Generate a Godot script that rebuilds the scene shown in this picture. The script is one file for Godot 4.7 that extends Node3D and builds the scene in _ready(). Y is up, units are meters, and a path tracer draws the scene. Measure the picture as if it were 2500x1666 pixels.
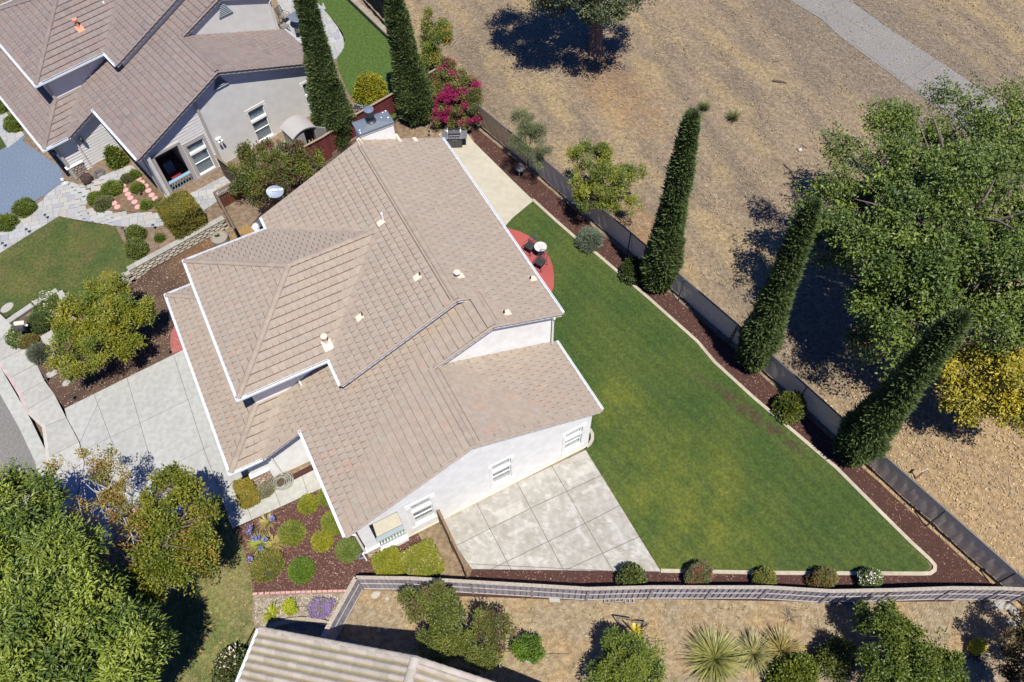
extends Node3D
# A house with a lawn seen from above, beside its neighbours' yards and a dry field. x and z are the house's own axes, y is up, metres.

var rng := RandomNumberGenerator.new()
var taken := {}
var M := {}
var leafmesh := {}
var bump_noise := FastNoiseLite.new()
var macro := FastNoiseLite.new()
var fine := FastNoiseLite.new()

func rf(a: float, b: float) -> float:
	return rng.randf_range(a, b)

func numbered(called: String) -> String:
	var n: int = taken.get(called, 0)
	taken[called] = n + 1
	return called if n == 0 else "%s_%03d" % [called, n]

func mb() -> SurfaceTool:
	var s := SurfaceTool.new()
	s.begin(Mesh.PRIMITIVE_TRIANGLES)
	s.set_smooth_group(-1)
	s.set_color(Color.WHITE)
	return s

func quad(s: SurfaceTool, a: Vector3, b: Vector3, c: Vector3, d: Vector3) -> void:
	s.add_vertex(a); s.add_vertex(c); s.add_vertex(b)
	s.add_vertex(a); s.add_vertex(d); s.add_vertex(c)

func tri(s: SurfaceTool, a: Vector3, b: Vector3, c: Vector3) -> void:
	s.add_vertex(a); s.add_vertex(c); s.add_vertex(b)

func box(s: SurfaceTool, c: Vector3, size: Vector3, b := Basis()) -> void:
	var x := b.x * size.x * 0.5
	var y := b.y * size.y * 0.5
	var z := b.z * size.z * 0.5
	quad(s, c - x - y + z, c + x - y + z, c + x + y + z, c - x + y + z)
	quad(s, c + x - y - z, c - x - y - z, c - x + y - z, c + x + y - z)
	quad(s, c + x - y + z, c + x - y - z, c + x + y - z, c + x + y + z)
	quad(s, c - x - y - z, c - x - y + z, c - x + y + z, c - x + y - z)
	quad(s, c - x + y + z, c + x + y + z, c + x + y - z, c - x + y - z)
	quad(s, c - x - y - z, c + x - y - z, c + x - y + z, c - x - y + z)

# a bar of rectangular section from a to b; up tells which way its height runs
func bar(s: SurfaceTool, a: Vector3, b: Vector3, w: float, h: float, up := Vector3.UP) -> void:
	var z := (b - a).normalized()
	var x := up.cross(z)
	if x.length() < 0.01:
		x = Vector3.RIGHT.cross(z)
	x = x.normalized()
	box(s, (a + b) * 0.5, Vector3(w, h, (b - a).length()), Basis(x, z.cross(x), z))

func tube(s: SurfaceTool, pts: Array, radii: Array, sides := 7) -> void:
	var rings := []
	for i in pts.size():
		var d: Vector3 = (pts[mini(i + 1, pts.size() - 1)] - pts[maxi(i - 1, 0)])
		d = d.normalized() if d.length() > 0.0001 else Vector3.UP
		var x: Vector3 = d.cross(Vector3(0.31, 0.17, 0.93)).normalized()
		var y := d.cross(x)
		var ring := []
		for k in sides:
			var a := TAU * k / sides
			ring.append(pts[i] + (x * cos(a) + y * sin(a)) * radii[mini(i, radii.size() - 1)])
		rings.append(ring)
	for i in pts.size() - 1:
		for k in sides:
			var k2 := (k + 1) % sides
			quad(s, rings[i][k], rings[i][k2], rings[i + 1][k2], rings[i + 1][k])
	for k in range(1, sides - 1):
		tri(s, rings[-1][0], rings[-1][k], rings[-1][k + 1])
		tri(s, rings[0][0], rings[0][k + 1], rings[0][k])

# profile: Vector2(radius, height) from the bottom up
func lathe(s: SurfaceTool, c: Vector3, profile: Array, sides := 16, b := Basis()) -> void:
	for i in profile.size() - 1:
		for k in sides:
			var a := TAU * k / sides
			var a2 := TAU * (k + 1) / sides
			var p: Vector2 = profile[i]
			var q: Vector2 = profile[i + 1]
			quad(s, c + b * Vector3(cos(a) * p.x, p.y, -sin(a) * p.x), c + b * Vector3(cos(a2) * p.x, p.y, -sin(a2) * p.x), c + b * Vector3(cos(a2) * q.x, q.y, -sin(a2) * q.x), c + b * Vector3(cos(a) * q.x, q.y, -sin(a) * q.x))

# a plan polygon (x, z) raised from y0 to y1
func slab(s: SurfaceTool, poly: PackedVector2Array, y0: float, y1: float) -> void:
	var p := poly
	if Geometry2D.is_polygon_clockwise(p):
		p = p.duplicate()
		p.reverse()
	var t := Geometry2D.triangulate_polygon(p)
	for i in range(0, t.size(), 3):
		var q := [p[t[i]], p[t[i + 1]], p[t[i + 2]]]
		if (q[1] - q[0]).cross(q[2] - q[0]) > 0:
			q.reverse()
		tri(s, Vector3(q[0].x, y1, q[0].y), Vector3(q[1].x, y1, q[1].y), Vector3(q[2].x, y1, q[2].y))
	for i in p.size():
		var a := p[i]
		var b := p[(i + 1) % p.size()]
		quad(s, Vector3(b.x, y0, b.y), Vector3(a.x, y0, a.y), Vector3(a.x, y1, a.y), Vector3(b.x, y1, b.y))

func obj(called: String, s: SurfaceTool, m: Material, parent: Node = self, smooth := false) -> MeshInstance3D:
	s.generate_normals()
	return mesh_of(called, s.commit(), m, parent)

func mesh_of(called: String, mesh: Mesh, m: Material, parent: Node = self) -> MeshInstance3D:
	var o := MeshInstance3D.new()
	o.mesh = mesh
	o.material_override = m
	o.name = numbered(called) if parent == self else called
	parent.add_child(o, true)
	return o

func tag(o: Node, label: String, category: String, group := "") -> Node:
	o.set_meta("label", label)
	o.set_meta("category", category)
	if group != "":
		o.set_meta("group", group)
	return o

func thing(called: String, label: String, category: String, at := Vector3.ZERO, turn := 0.0, group := "") -> Node3D:
	var o := Node3D.new()
	o.name = numbered(called)
	add_child(o)
	o.position = at
	o.rotation.y = turn
	tag(o, label, category, group)
	return o

func struct(o: Node, label := "") -> Node:
	o.set_meta("kind", "structure")
	if label != "":
		o.set_meta("label", label)
	return o

func stuff(o: Node, label := "") -> Node:
	o.set_meta("kind", "stuff")
	if label != "":
		o.set_meta("label", label)
	return o

func dup(root: Node3D, label: String, at: Vector3, turn := 0.0, size := 1.0) -> Node3D:
	var r: Node3D = root.duplicate()
	r.name = numbered(String(root.name).rstrip("0123456789").trim_suffix("_"))
	add_child(r)
	r.position = at
	r.rotation.y = turn
	r.scale = Vector3.ONE * size
	r.set_meta("label", label)
	return r

# many copies of one mesh
func scatter(called: String, mesh: Mesh, m: Material, places: Array, tints: PackedColorArray, parent: Node = self) -> MultiMeshInstance3D:
	var mm := MultiMesh.new()
	mm.transform_format = MultiMesh.TRANSFORM_3D
	mm.use_colors = true
	mm.mesh = mesh
	mm.instance_count = places.size()
	for i in places.size():
		mm.set_instance_transform(i, places[i])
		mm.set_instance_color(i, tints[i])
	var o := MultiMeshInstance3D.new()
	o.multimesh = mm
	o.material_override = m
	o.name = numbered(called) if parent == self else called
	parent.add_child(o, true)
	return o

# ---------------------------------------------------------------- materials
func lin(r: float, g: float, b: float) -> Color:
	return Color(r, g, b).linear_to_srgb()

func noise_image(size: int, freq: float, sd: int, octaves := 4, kind := FastNoiseLite.TYPE_SIMPLEX_SMOOTH) -> Image:
	var n := FastNoiseLite.new()
	n.seed = sd
	n.noise_type = kind
	n.frequency = freq
	n.fractal_octaves = octaves
	var im := n.get_seamless_image(size, size)
	im.convert(Image.FORMAT_L8)
	return im

# a tint texture near white: two layers of noise, lo..hi in brightness, with a slight change of hue
func tint_texture(size: int, f1: float, f2: float, lo: Color, hi: Color, sd: int, share := 0.5, gamma := 1.0) -> ImageTexture:
	var a := noise_image(size, f1, sd).get_data()
	var b := noise_image(size, f2, sd + 7, 2).get_data()
	var out := PackedByteArray()
	out.resize(size * size * 3)
	var table := []
	for i in 256:
		var c := lo.lerp(hi, pow(i / 255.0, gamma))
		table.append([int(c.r * 255), int(c.g * 255), int(c.b * 255)])
	for i in size * size:
		var v := int(a[i] * share + b[i] * (1.0 - share))
		var c: Array = table[clampi(int((v - 128) * 1.5) + 128, 0, 255)]
		out[i * 3] = c[0]
		out[i * 3 + 1] = c[1]
		out[i * 3 + 2] = c[2]
	return ImageTexture.create_from_image(Image.create_from_data(size, size, false, Image.FORMAT_RGB8, out))

func mat(called: String, c: Color, rough := 0.85, tex: Texture2D = null, metres := 1.0, metal := 0.0) -> StandardMaterial3D:
	var m := StandardMaterial3D.new()
	m.resource_name = called
	m.albedo_color = c
	m.roughness = rough
	m.metallic = metal
	m.vertex_color_use_as_albedo = true
	if tex:
		m.albedo_texture = tex
		m.uv1_triplanar = true
		m.uv1_world_triplanar = true
		m.uv1_scale = Vector3.ONE / metres
	M[called] = m
	return m

func relief(m: StandardMaterial3D, t: Texture2D, cm: float) -> StandardMaterial3D:
	m.heightmap_enabled = true
	m.heightmap_texture = t
	m.heightmap_scale = cm
	return m

func materials() -> void:
	var speck := tint_texture(512, 0.02, 0.25, Color(0.72, 0.72, 0.72), Color(1, 1, 1), 3, 0.5)
	var soft := tint_texture(512, 0.008, 0.12, Color(0.93, 0.93, 0.925), Color(1, 1, 1), 11, 0.7)
	var stain := tint_texture(1024, 0.006, 0.06, Color(0.88, 0.87, 0.85), Color(1, 1, 1), 19, 0.6)
	var grassy := tint_texture(1024, 0.02, 0.085, Color(0.42, 0.46, 0.32), Color(1, 1, 0.92), 23, 0.38)
	var earth := tint_texture(1024, 0.012, 0.10, Color(0.62, 0.58, 0.54), Color(1, 1, 1), 31, 0.45)
	var barky := tint_texture(512, 0.05, 0.16, Color(0.55, 0.48, 0.46), Color(1, 0.97, 0.95), 41, 0.4)
	var grain := ImageTexture.create_from_image(noise_image(512, 0.2, 5, 3))
	var lumps := ImageTexture.create_from_image(noise_image(512, 0.05, 9, 5))
	mat("main_tile", Color.WHITE, 0.9, tint_texture(512, 0.015, 0.2, Color(0.87, 0.86, 0.85), Color(1, 1, 1), 51, 0.55), 2.3)
	mat("stucco", lin(0.90, 0.895, 0.875), 0.95, soft, 3.0)
	mat("stucco_foot", lin(0.66, 0.56, 0.42), 0.95, stain, 2.0)
	mat("neighbour_stucco", lin(0.62, 0.61, 0.60), 0.95, soft, 3.0)
	mat("siding", lin(0.64, 0.63, 0.62), 0.85, soft, 2.0)
	mat("taupe_trim", lin(0.36, 0.335, 0.315), 0.8)
	mat("white_trim", lin(0.82, 0.82, 0.81), 0.7)
	mat("gutter", lin(0.62, 0.68, 0.75), 0.45)
	mat("flashing", lin(0.62, 0.49, 0.39), 0.8)
	mat("terracotta", lin(0.55, 0.23, 0.15), 0.8)
	mat("sheet_metal", lin(0.22, 0.26, 0.31), 0.5, stain, 0.8, 0.45)
	mat("black_metal", lin(0.03, 0.035, 0.045), 0.45, null, 1.0, 0.2)
	mat("dark_iron", lin(0.055, 0.062, 0.075), 0.5)
	mat("steel", lin(0.55, 0.56, 0.58), 0.3, null, 1.0, 0.8)
	mat("blue_paint", lin(0.17, 0.30, 0.42), 0.6)
	mat("grey_blue_paint", lin(0.24, 0.30, 0.33), 0.6)
	mat("concrete", Color.WHITE, 0.9, stain, 2.6)
	mat("walk", Color.WHITE, 0.9, soft, 2.2)
	mat("asphalt", Color.WHITE, 0.95, speck, 1.3)
	mat("brick_red", lin(0.27, 0.055, 0.05), 0.9, speck, 0.9)
	mat("pink_stone", lin(0.50, 0.29, 0.27), 0.9, soft, 0.6)
	mat("stone", Color.WHITE, 0.9, speck, 0.6)
	relief(mat("lawn", Color.WHITE, 0.9, grassy, 4.6), grain, 2.5)
	relief(mat("earth", Color.WHITE, 0.97, earth, 4.7), lumps, 5.0)
	relief(mat("mulch", Color.WHITE, 0.95, barky, 1.6), grain, 3.0)
	mat("plain", Color.WHITE, 0.9)
	mat("wood", Color.WHITE, 0.85, tint_texture(256, 0.02, 0.2, Color(0.72, 0.7, 0.68), Color(1, 1, 1), 61), 0.7)
	mat("bark", lin(0.13, 0.10, 0.08), 0.95, barky, 0.4)
	mat("grey_bark", lin(0.25, 0.22, 0.21), 0.95, barky, 0.4)
	mat("pale_bark", lin(0.36, 0.34, 0.35), 0.95)
	mat("cloth", Color.WHITE, 0.9, soft, 1.2)
	M.cloth.backlight_enabled = true
	M.cloth.backlight = Color(1.0, 1.0, 1.0)
	mat("plastic", Color.WHITE, 0.5)
	mat("rubber", lin(0.02, 0.02, 0.022), 0.6)
	var leaf := mat("leaf", Color.WHITE, 0.5)
	leaf.backlight_enabled = true
	leaf.backlight = Color(0.42, 0.42, 0.42)
	leaf.cull_mode = BaseMaterial3D.CULL_DISABLED
	var glass := mat("glass", Color(0.35, 0.45, 0.5, 0.35), 0.05)
	glass.vertex_color_use_as_albedo = false
	glass.transparency = BaseMaterial3D.TRANSPARENCY_ALPHA
	glass.metallic_specular = 0.6

# a sheet over a plan polygon, cut into cells so that its height and colour can vary; height(x, z) and tint(x, z)
func sheet(called: String, poly: PackedVector2Array, step: float, height: Callable, tint: Callable, m: Material, skirt := 0.06, parent: Node = self) -> MeshInstance3D:
	var lo := poly[0]
	var hi := poly[0]
	for p in poly:
		lo = lo.min(p)
		hi = hi.max(p)
	var nx := int(ceil((hi.x - lo.x) / step)) + 1
	var nz := int(ceil((hi.y - lo.y) / step)) + 1
	var inside := PackedByteArray()
	inside.resize(nx * nz)
	for j in nz:
		for i in nx:
			inside[j * nx + i] = 1 if Geometry2D.is_point_in_polygon(lo + Vector2(i, j) * step, poly) else 0
	var s := SurfaceTool.new()
	s.begin(Mesh.PRIMITIVE_TRIANGLES)
	var put := func(p: Vector2) -> void:
		var y: float = height.call(p.x, p.y)
		var e := 0.12
		s.set_normal(Vector3((y - height.call(p.x + e, p.y)) / e, 1.0, (y - height.call(p.x, p.y + e)) / e).normalized())
		s.set_color(tint.call(p.x, p.y))
		s.add_vertex(Vector3(p.x, y, p.y))
	for j in nz - 1:
		for i in nx - 1:
			var n := inside[j * nx + i] + inside[j * nx + i + 1] + inside[(j + 1) * nx + i] + inside[(j + 1) * nx + i + 1]
			var a := lo + Vector2(i, j) * step
			var b := a + Vector2(step, 0)
			var c := a + Vector2(step, step)
			var d := a + Vector2(0, step)
			if n == 4:
				for q in [a, b, c, a, c, d]:
					put.call(q)
			else:
				for piece in Geometry2D.intersect_polygons(PackedVector2Array([a, b, c, d]), poly):
					var t := Geometry2D.triangulate_polygon(piece)
					for k in range(0, t.size(), 3):
						var q := [piece[t[k]], piece[t[k + 1]], piece[t[k + 2]]]
						if (q[1] - q[0]).cross(q[2] - q[0]) < 0:
							q.reverse()
						for v in q:
							put.call(v)
	if skirt > 0:
		var p := poly
		if not Geometry2D.is_polygon_clockwise(p):
			p = p.duplicate()
			p.reverse()
		for i in p.size():
			var a := p[i]
			var b := p[(i + 1) % p.size()]
			var n2 := Vector2(b.y - a.y, a.x - b.x).normalized()
			var top_a := Vector3(a.x, height.call(a.x, a.y), a.y)
			var top_b := Vector3(b.x, height.call(b.x, b.y), b.y)
			s.set_normal(Vector3(-n2.x, 0, -n2.y))
			s.set_color(tint.call(a.x, a.y))
			quad(s, top_a - Vector3(0, skirt, 0), top_b - Vector3(0, skirt, 0), top_b, top_a)
	return mesh_of(called, s.commit(), m, parent)

func level(y: float) -> Callable:
	return func(_x: float, _z: float) -> float: return y

func even(c: Color, amount := 0.1) -> Callable:
	return func(x: float, z: float) -> Color:
		var k := 1.0 + amount * macro.get_noise_2d(x * 3.0, z * 3.0)
		return Color(c.r * k, c.g * k, c.b * k)

func hn(x: float) -> float:
	return 0.10 + 0.5 * smoothstep(-11.9, -9.4, x)

func bits_in(poly: PackedVector2Array, n: int, sizes: Vector2, colours: Array, y: float, flat := true) -> Array:
	var lo := poly[0]
	var hi := poly[0]
	for p in poly:
		lo = lo.min(p)
		hi = hi.max(p)
	var places := []
	var tints := PackedColorArray()
	var tries := 0
	while places.size() < n and tries < n * 6:
		tries += 1
		var p := Vector2(rf(lo.x, hi.x), rf(lo.y, hi.y))
		if not Geometry2D.is_point_in_polygon(p, poly):
			continue
		var k := rf(sizes.x, sizes.y)
		var b := Basis(Vector3.UP, rf(0, TAU)) * Basis(Vector3.RIGHT, rf(-0.5, 0.5) if flat else rf(-3, 3)) * Basis(Vector3.FORWARD, rf(-0.4, 0.4))
		places.append(Transform3D(b.scaled(Vector3.ONE * k), Vector3(p.x, y, p.y)))
		var c: Color = colours[rng.randi() % colours.size()]
		tints.append(c * rf(0.75, 1.25))
	return [places, tints]

func chip_mesh(l: float, w: float, h: float) -> Mesh:
	var s := mb()
	box(s, Vector3.ZERO, Vector3(l, h, w))
	s.generate_normals()
	return s.commit()

# a concrete surface cut into panels along joint lines; each panel a piece of its own
func cut_slab(called: String, label: String, poly: PackedVector2Array, y: float, lines: Array, m: Material, tint: Callable, joint := 0.022, vary := 0.05, step := 0.35) -> Node3D:
	var root := Node3D.new()
	root.name = numbered(called)
	add_child(root)
	struct(root, label)
	var pieces := [poly]
	for ln in lines:
		var a: Vector2 = ln[0]
		var b: Vector2 = ln[1]
		var n := (b - a).normalized().orthogonal() * joint * 0.5
		var d := (b - a).normalized() * 0.05
		var cut := PackedVector2Array([a - d + n, b + d + n, b + d - n, a - d - n])
		var next := []
		for p in pieces:
			for q in Geometry2D.clip_polygons(p, cut):
				next.append(q)
		pieces = next
	for p in pieces:
		var k := 1.0 + rf(-vary, vary)
		sheet("panel", p, step, level(y), func(x: float, z: float) -> Color:
			var c: Color = tint.call(x, z)
			return Color(c.r * k, c.g * k, c.b * k), m, 0.05, root)
	if lines.size():
		var s := mb()
		s.set_color(Color(0.10, 0.095, 0.085))
		slab(s, poly, y - 0.08, y - 0.018)
		obj("joint_bed", s, M.plain, root)
	return root

func ribbon(pts: Array, w: float) -> PackedVector2Array:
	var l := PackedVector2Array()
	var r := PackedVector2Array()
	for i in pts.size():
		var d: Vector2 = (pts[mini(i + 1, pts.size() - 1)] - pts[maxi(i - 1, 0)]).normalized()
		var n := Vector2(-d.y, d.x) * w * 0.5
		l.append(pts[i] + n)
		r.append(pts[i] - n)
	r.reverse()
	l.append_array(r)
	return l

# planks between two base points
func fence_run(root: Node3D, a: Vector3, b: Vector3, h: float, bw: float, gap: float, tones: Array, face: float, o := {}) -> void:
	var d := (b - a)
	var len := d.length()
	var z := d / len
	var up := Vector3.UP
	var n := z.cross(up).normalized() * face
	var basis := Basis(z, up, z.cross(up))
	var count := int(len / (bw + gap))
	for i in count:
		var t := (i + 0.5) * len / count
		var p := a + z * t
		var hh: float = h - o.get("drop", 0.0) + rf(-0.008, 0.008)
		var s := mb()
		s.set_color(tones[rng.randi() % tones.size()] * rf(0.88, 1.1))
		box(s, p + up * (hh / 2) + n * 0.025, Vector3(bw, hh, 0.018), basis)
		obj("board", s, M.wood, root)
		if o.get("back", false):
			s = mb()
			s.set_color(tones[rng.randi() % tones.size()] * rf(0.85, 1.05))
			box(s, p + z * len / count * 0.5 + up * (hh / 2) - n * 0.03, Vector3(bw * 0.6, hh, 0.018), basis)
			obj("board", s, M.wood, root)
	for y in o.get("rails", []):
		var s := mb()
		s.set_color(o.get("rail_tone", tones[0]))
		bar(s, a + up * y + n * 0.046, b + up * y + n * 0.046, 0.024, 0.09)
		obj("rail", s, M.wood, root)
	if o.get("cap", 0.0) > 0.0:
		var s := mb()
		s.set_color(o.get("cap_tone", tones[0]))
		bar(s, a + up * h, b + up * h, o.cap, 0.035)
		obj("cap_board", s, M.wood, root)
	var np: int = o.get("posts", 0)
	for i in np:
		var s := mb()
		s.set_color(o.get("post_tone", tones[0]))
		var p := a + d * (float(i) / maxi(1, np - 1))
		box(s, p + up * h * 0.48 + n * 0.06, Vector3(0.1, h * 0.96, 0.06), basis)
		obj("post", s, M.wood, root)

# ---------------------------------------------------------------- the two houses of one plan
const SL := 0.428
const UR := 7.56
const UM := 3.36
const VN := -7.41
const VS1 := 3.32
const UL2 := 4.2
const VS2 := 5.01
const VHN := -6.53
const VHS := 1.86
const UHF := -6.44
const UGF := -8.13
const VGN := -7.23
const VGS := 3.59
const HE1 := 2.86
const UV := -6.71
const UW := -4.70
const VW := 8.97
const UR1 := 1.23
const URE1 := 7.38
const VB := 8.87
const UL := -2.35
const HL := 5.36
const HE2 := 6.0
const HM := 7.80

func l2h(x: float) -> float:
	return HE1 + SL * (x - UV)

func wing_h(x: float) -> float:
	return minf(l2h(x), l2h(UR1) - SL * (x - UR1))

func upper_h(x: float) -> float:
	return minf(HM - SL * (UM - x), HE2 + SL * (UR - x))

# plane: [plan polygon, a point, its height, downslope direction]
func roof_planes() -> Array:
	var a := (VHS - VHN) / 2
	var vh := (VHS + VHN) / 2
	var pl := []
	pl.append([PackedVector2Array([Vector2(UM, VN), Vector2(UR, VN), Vector2(UR, VS2), Vector2(UL2, VS2), Vector2(UL2, VS1), Vector2(UM, VS1)]), Vector2(UR, 0), HE2, Vector2(1, 0)])
	pl.append([PackedVector2Array([Vector2(UM, VN), Vector2(UM, VS1), Vector2(UL, VS1), Vector2(UL, VHS), Vector2(UL + a, vh), Vector2(UL, VHN), Vector2(UL, VN)]), Vector2(UM, 0), HM, Vector2(-1, 0)])
	pl.append([PackedVector2Array([Vector2(UHF, VHS), Vector2(UL, VHS), Vector2(UL + a, vh), Vector2(UHF + a, vh)]), Vector2(0, VHS), HL, Vector2(0, 1)])
	pl.append([PackedVector2Array([Vector2(UHF, VHN), Vector2(UHF + a, vh), Vector2(UL + a, vh), Vector2(UL, VHN)]), Vector2(0, VHN), HL, Vector2(0, -1)])
	pl.append([PackedVector2Array([Vector2(UHF, VHN), Vector2(UHF, VHS), Vector2(UHF + a, vh)]), Vector2(UHF, 0), HL, Vector2(-1, 0)])
	pl.append([PackedVector2Array([Vector2(UL2, VS1 - 0.35), Vector2(UL2, VS2), Vector2(UR1, VS2), Vector2(UR1, VW), Vector2(UW, VW), Vector2(UW, VGS), Vector2(UV, VGS), Vector2(-4.6, 1.48), Vector2(-1.9, 1.48), Vector2(-1.9, VS1 - 0.35)]), Vector2(UV, 0), HE1, Vector2(-1, 0)])
	pl.append([PackedVector2Array([Vector2(UGF, VGS), Vector2(UV, VGS), Vector2(-4.6, 1.48), Vector2(-6.02, 1.48)]), Vector2(0, VGS), HE1, Vector2(0, 1)])
	pl.append([PackedVector2Array([Vector2(UGF, VGN), Vector2(UGF, VGS), Vector2(-6.02, 1.48), Vector2(-6.02, -5.12)]), Vector2(UGF, 0), HE1, Vector2(-1, 0)])
	pl.append([PackedVector2Array([Vector2(UGF, VGN), Vector2(-6.02, -5.12), Vector2(-6.02, -6.1), Vector2(-3.5, -6.1), Vector2(-3.5, VGN)]), Vector2(0, VGN), HE1, Vector2(0, -1)])
	pl.append([PackedVector2Array([Vector2(UR1, VS2 - 0.12), Vector2(URE1, VS2 - 0.12), Vector2(URE1, VW), Vector2(UR1, VW)]), Vector2(UR1, 0), l2h(UR1), Vector2(1, 0)])
	return pl

func plane_h(pl: Array, p: Vector2) -> float:
	return pl[2] - SL * (p - pl[1]).dot(pl[3])

# a flat concrete tile, top end under the course above; two shallow waves across its width
func tile_mesh(w: float, l: float, c: Color) -> Mesh:
	var s := mb()
	s.set_color(c)
	var n := 6
	var x0 := -w * 0.5 + 0.0004
	var x1 := w * 0.5 - 0.0004
	for k in n:
		var xa := lerpf(x0, x1, float(k) / n)
		var xb := lerpf(x0, x1, float(k + 1) / n)
		var ya := 0.003 * absf(sin(PI * 2.0 * float(k) / n))
		var yb := 0.003 * absf(sin(PI * 2.0 * float(k + 1) / n))
		quad(s, Vector3(xa, 0.052 + ya, l / 2), Vector3(xb, 0.052 + yb, l / 2), Vector3(xb, 0.014 + yb, 0.03 - l / 2), Vector3(xa, 0.014 + ya, 0.03 - l / 2))
	# shadow line under the course above, painted dark along the tile head
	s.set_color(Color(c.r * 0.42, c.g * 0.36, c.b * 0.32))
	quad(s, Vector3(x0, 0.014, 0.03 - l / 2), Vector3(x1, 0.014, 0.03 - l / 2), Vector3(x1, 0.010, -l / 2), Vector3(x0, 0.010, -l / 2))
	quad(s, Vector3(x0, 0.0, l / 2), Vector3(x1, 0.0, l / 2), Vector3(x1, 0.052, l / 2), Vector3(x0, 0.052, l / 2))
	quad(s, Vector3(x1, 0.0, l / 2), Vector3(x1, 0.0, -l / 2), Vector3(x1, 0.010, -l / 2), Vector3(x1, 0.052, l / 2))
	quad(s, Vector3(x0, 0.0, -l / 2), Vector3(x0, 0.0, l / 2), Vector3(x0, 0.052, l / 2), Vector3(x0, 0.010, -l / 2))
	s.generate_normals()
	return s.commit()

func cap_mesh(l: float, r: float, c: Color) -> Mesh:
	var s := mb()
	s.set_color(c)
	var n := 6
	for k in n:
		var a := PI * (0.08 + 0.84 * k / n)
		var b := PI * (0.08 + 0.84 * (k + 1) / n)
		var p := Vector2(cos(a), sin(a) * 0.62)
		var q := Vector2(cos(b), sin(b) * 0.62)
		var r2 := r * 0.84
		quad(s, Vector3(p.x * r, p.y * r, l / 2), Vector3(p.x * r2, p.y * r2, -l / 2), Vector3(q.x * r2, q.y * r2, -l / 2), Vector3(q.x * r, q.y * r, l / 2))
		tri(s, Vector3(0, 0, l / 2), Vector3(p.x * r, p.y * r, l / 2), Vector3(q.x * r, q.y * r, l / 2))
	s.generate_normals()
	return s.commit()

func tile_roof(root: Node3D, tones: Array, odd: Array) -> Node3D:
	var roof := Node3D.new()
	roof.name = "roof"
	root.add_child(roof)
	var eye := root.to_local(Vector3(-3.07, 34.63, 21.42)) if root.is_inside_tree() else root.transform.affine_inverse() * Vector3(-3.07, 34.63, 21.42)
	var deck := mb()
	var rest := mb()
	var whole := []
	var w := 0.305
	var e := 0.345
	var l := e * sqrt(1.0 + SL * SL)
	var meshes := []
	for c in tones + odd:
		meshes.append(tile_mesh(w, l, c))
	var patch := FastNoiseLite.new()
	patch.seed = 77
	patch.frequency = 0.22
	for pl in roof_planes():
		var poly: PackedVector2Array = pl[0]
		var d: Vector2 = pl[3]
		var c := Vector2(-d.y, d.x)
		var t := Geometry2D.triangulate_polygon(poly)
		for i in range(0, t.size(), 3):
			var q := [poly[t[i]], poly[t[i + 1]], poly[t[i + 2]]]
			if (q[1] - q[0]).cross(q[2] - q[0]) > 0:
				q.reverse()
			tri(deck, Vector3(q[0].x, plane_h(pl, q[0]) - 0.01, q[0].y), Vector3(q[1].x, plane_h(pl, q[1]) - 0.01, q[1].y), Vector3(q[2].x, plane_h(pl, q[2]) - 0.01, q[2].y))
			q.reverse()
			tri(deck, Vector3(q[0].x, plane_h(pl, q[0]) - 0.14, q[0].y), Vector3(q[1].x, plane_h(pl, q[1]) - 0.14, q[1].y), Vector3(q[2].x, plane_h(pl, q[2]) - 0.14, q[2].y))
		var lo := Vector2(1e9, 1e9)
		var hi := Vector2(-1e9, -1e9)
		for p in poly:
			var k := Vector2(p.dot(c), p.dot(d))
			lo = lo.min(k)
			hi = hi.max(k)
		var down := Vector3(d.x, -SL, d.y).normalized()
		var across := Vector3(c.x, 0, c.y)
		var b := Basis(across, down.cross(across), down)
		if b.determinant() < 0 or b.y.y < 0:
			b = Basis(-across, down.cross(-across), down)
		var rows := int(ceil((hi.y - lo.y) / e))
		for r in rows:
			var t1 := hi.y - r * e + 0.03
			var t0 := t1 - e
			var x := lo.x - w * (0.5 if r % 2 else 0.0)
			while x < hi.x:
				var cell := PackedVector2Array([c * x + d * t0, c * (x + w) + d * t0, c * (x + w) + d * t1, c * x + d * t1])
				var mid := (cell[0] + cell[2]) * 0.5
				var n_in := 0
				for p in cell:
					if Geometry2D.is_point_in_polygon(p - d * (0.04 if r == 0 else 0.0), poly):
						n_in += 1
				var pn := patch.get_noise_2d(mid.x, mid.y) + patch.get_noise_2d(mid.x * 5.0, mid.y * 5.0 + 40.0) * 0.5
				var which := rng.randi() % tones.size()
				if pn > 0.42 and rng.randf() < 0.5 or rng.randf() < 0.008:
					which = tones.size() + rng.randi() % odd.size()
				var lift := b.y * rf(0.0, 0.003)
				if n_in == 4:
					var at := Transform3D(b, Vector3(mid.x, plane_h(pl, mid), mid.y) + lift)
					whole.append([at.origin.distance_squared_to(eye), at, which])
				elif n_in > 0:
					for piece in Geometry2D.intersect_polygons(cell, poly):
						cut_tile(rest, pl, piece, t0, t1, (tones + odd)[which])
				x += w
	var ordered := []
	whole.sort_custom(func(p, q): return p[0] < q[0])
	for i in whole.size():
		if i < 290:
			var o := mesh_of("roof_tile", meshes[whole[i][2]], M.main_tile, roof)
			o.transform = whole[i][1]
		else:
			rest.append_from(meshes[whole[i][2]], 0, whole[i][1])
	var o := MeshInstance3D.new()
	rest.generate_normals()
	o.mesh = rest.commit()
	o.material_override = M.main_tile
	o.name = "roof_tiles"
	roof.add_child(o)
	stuff(o)
	obj("roof_deck", deck, M.wood, roof)
	return roof

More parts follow.
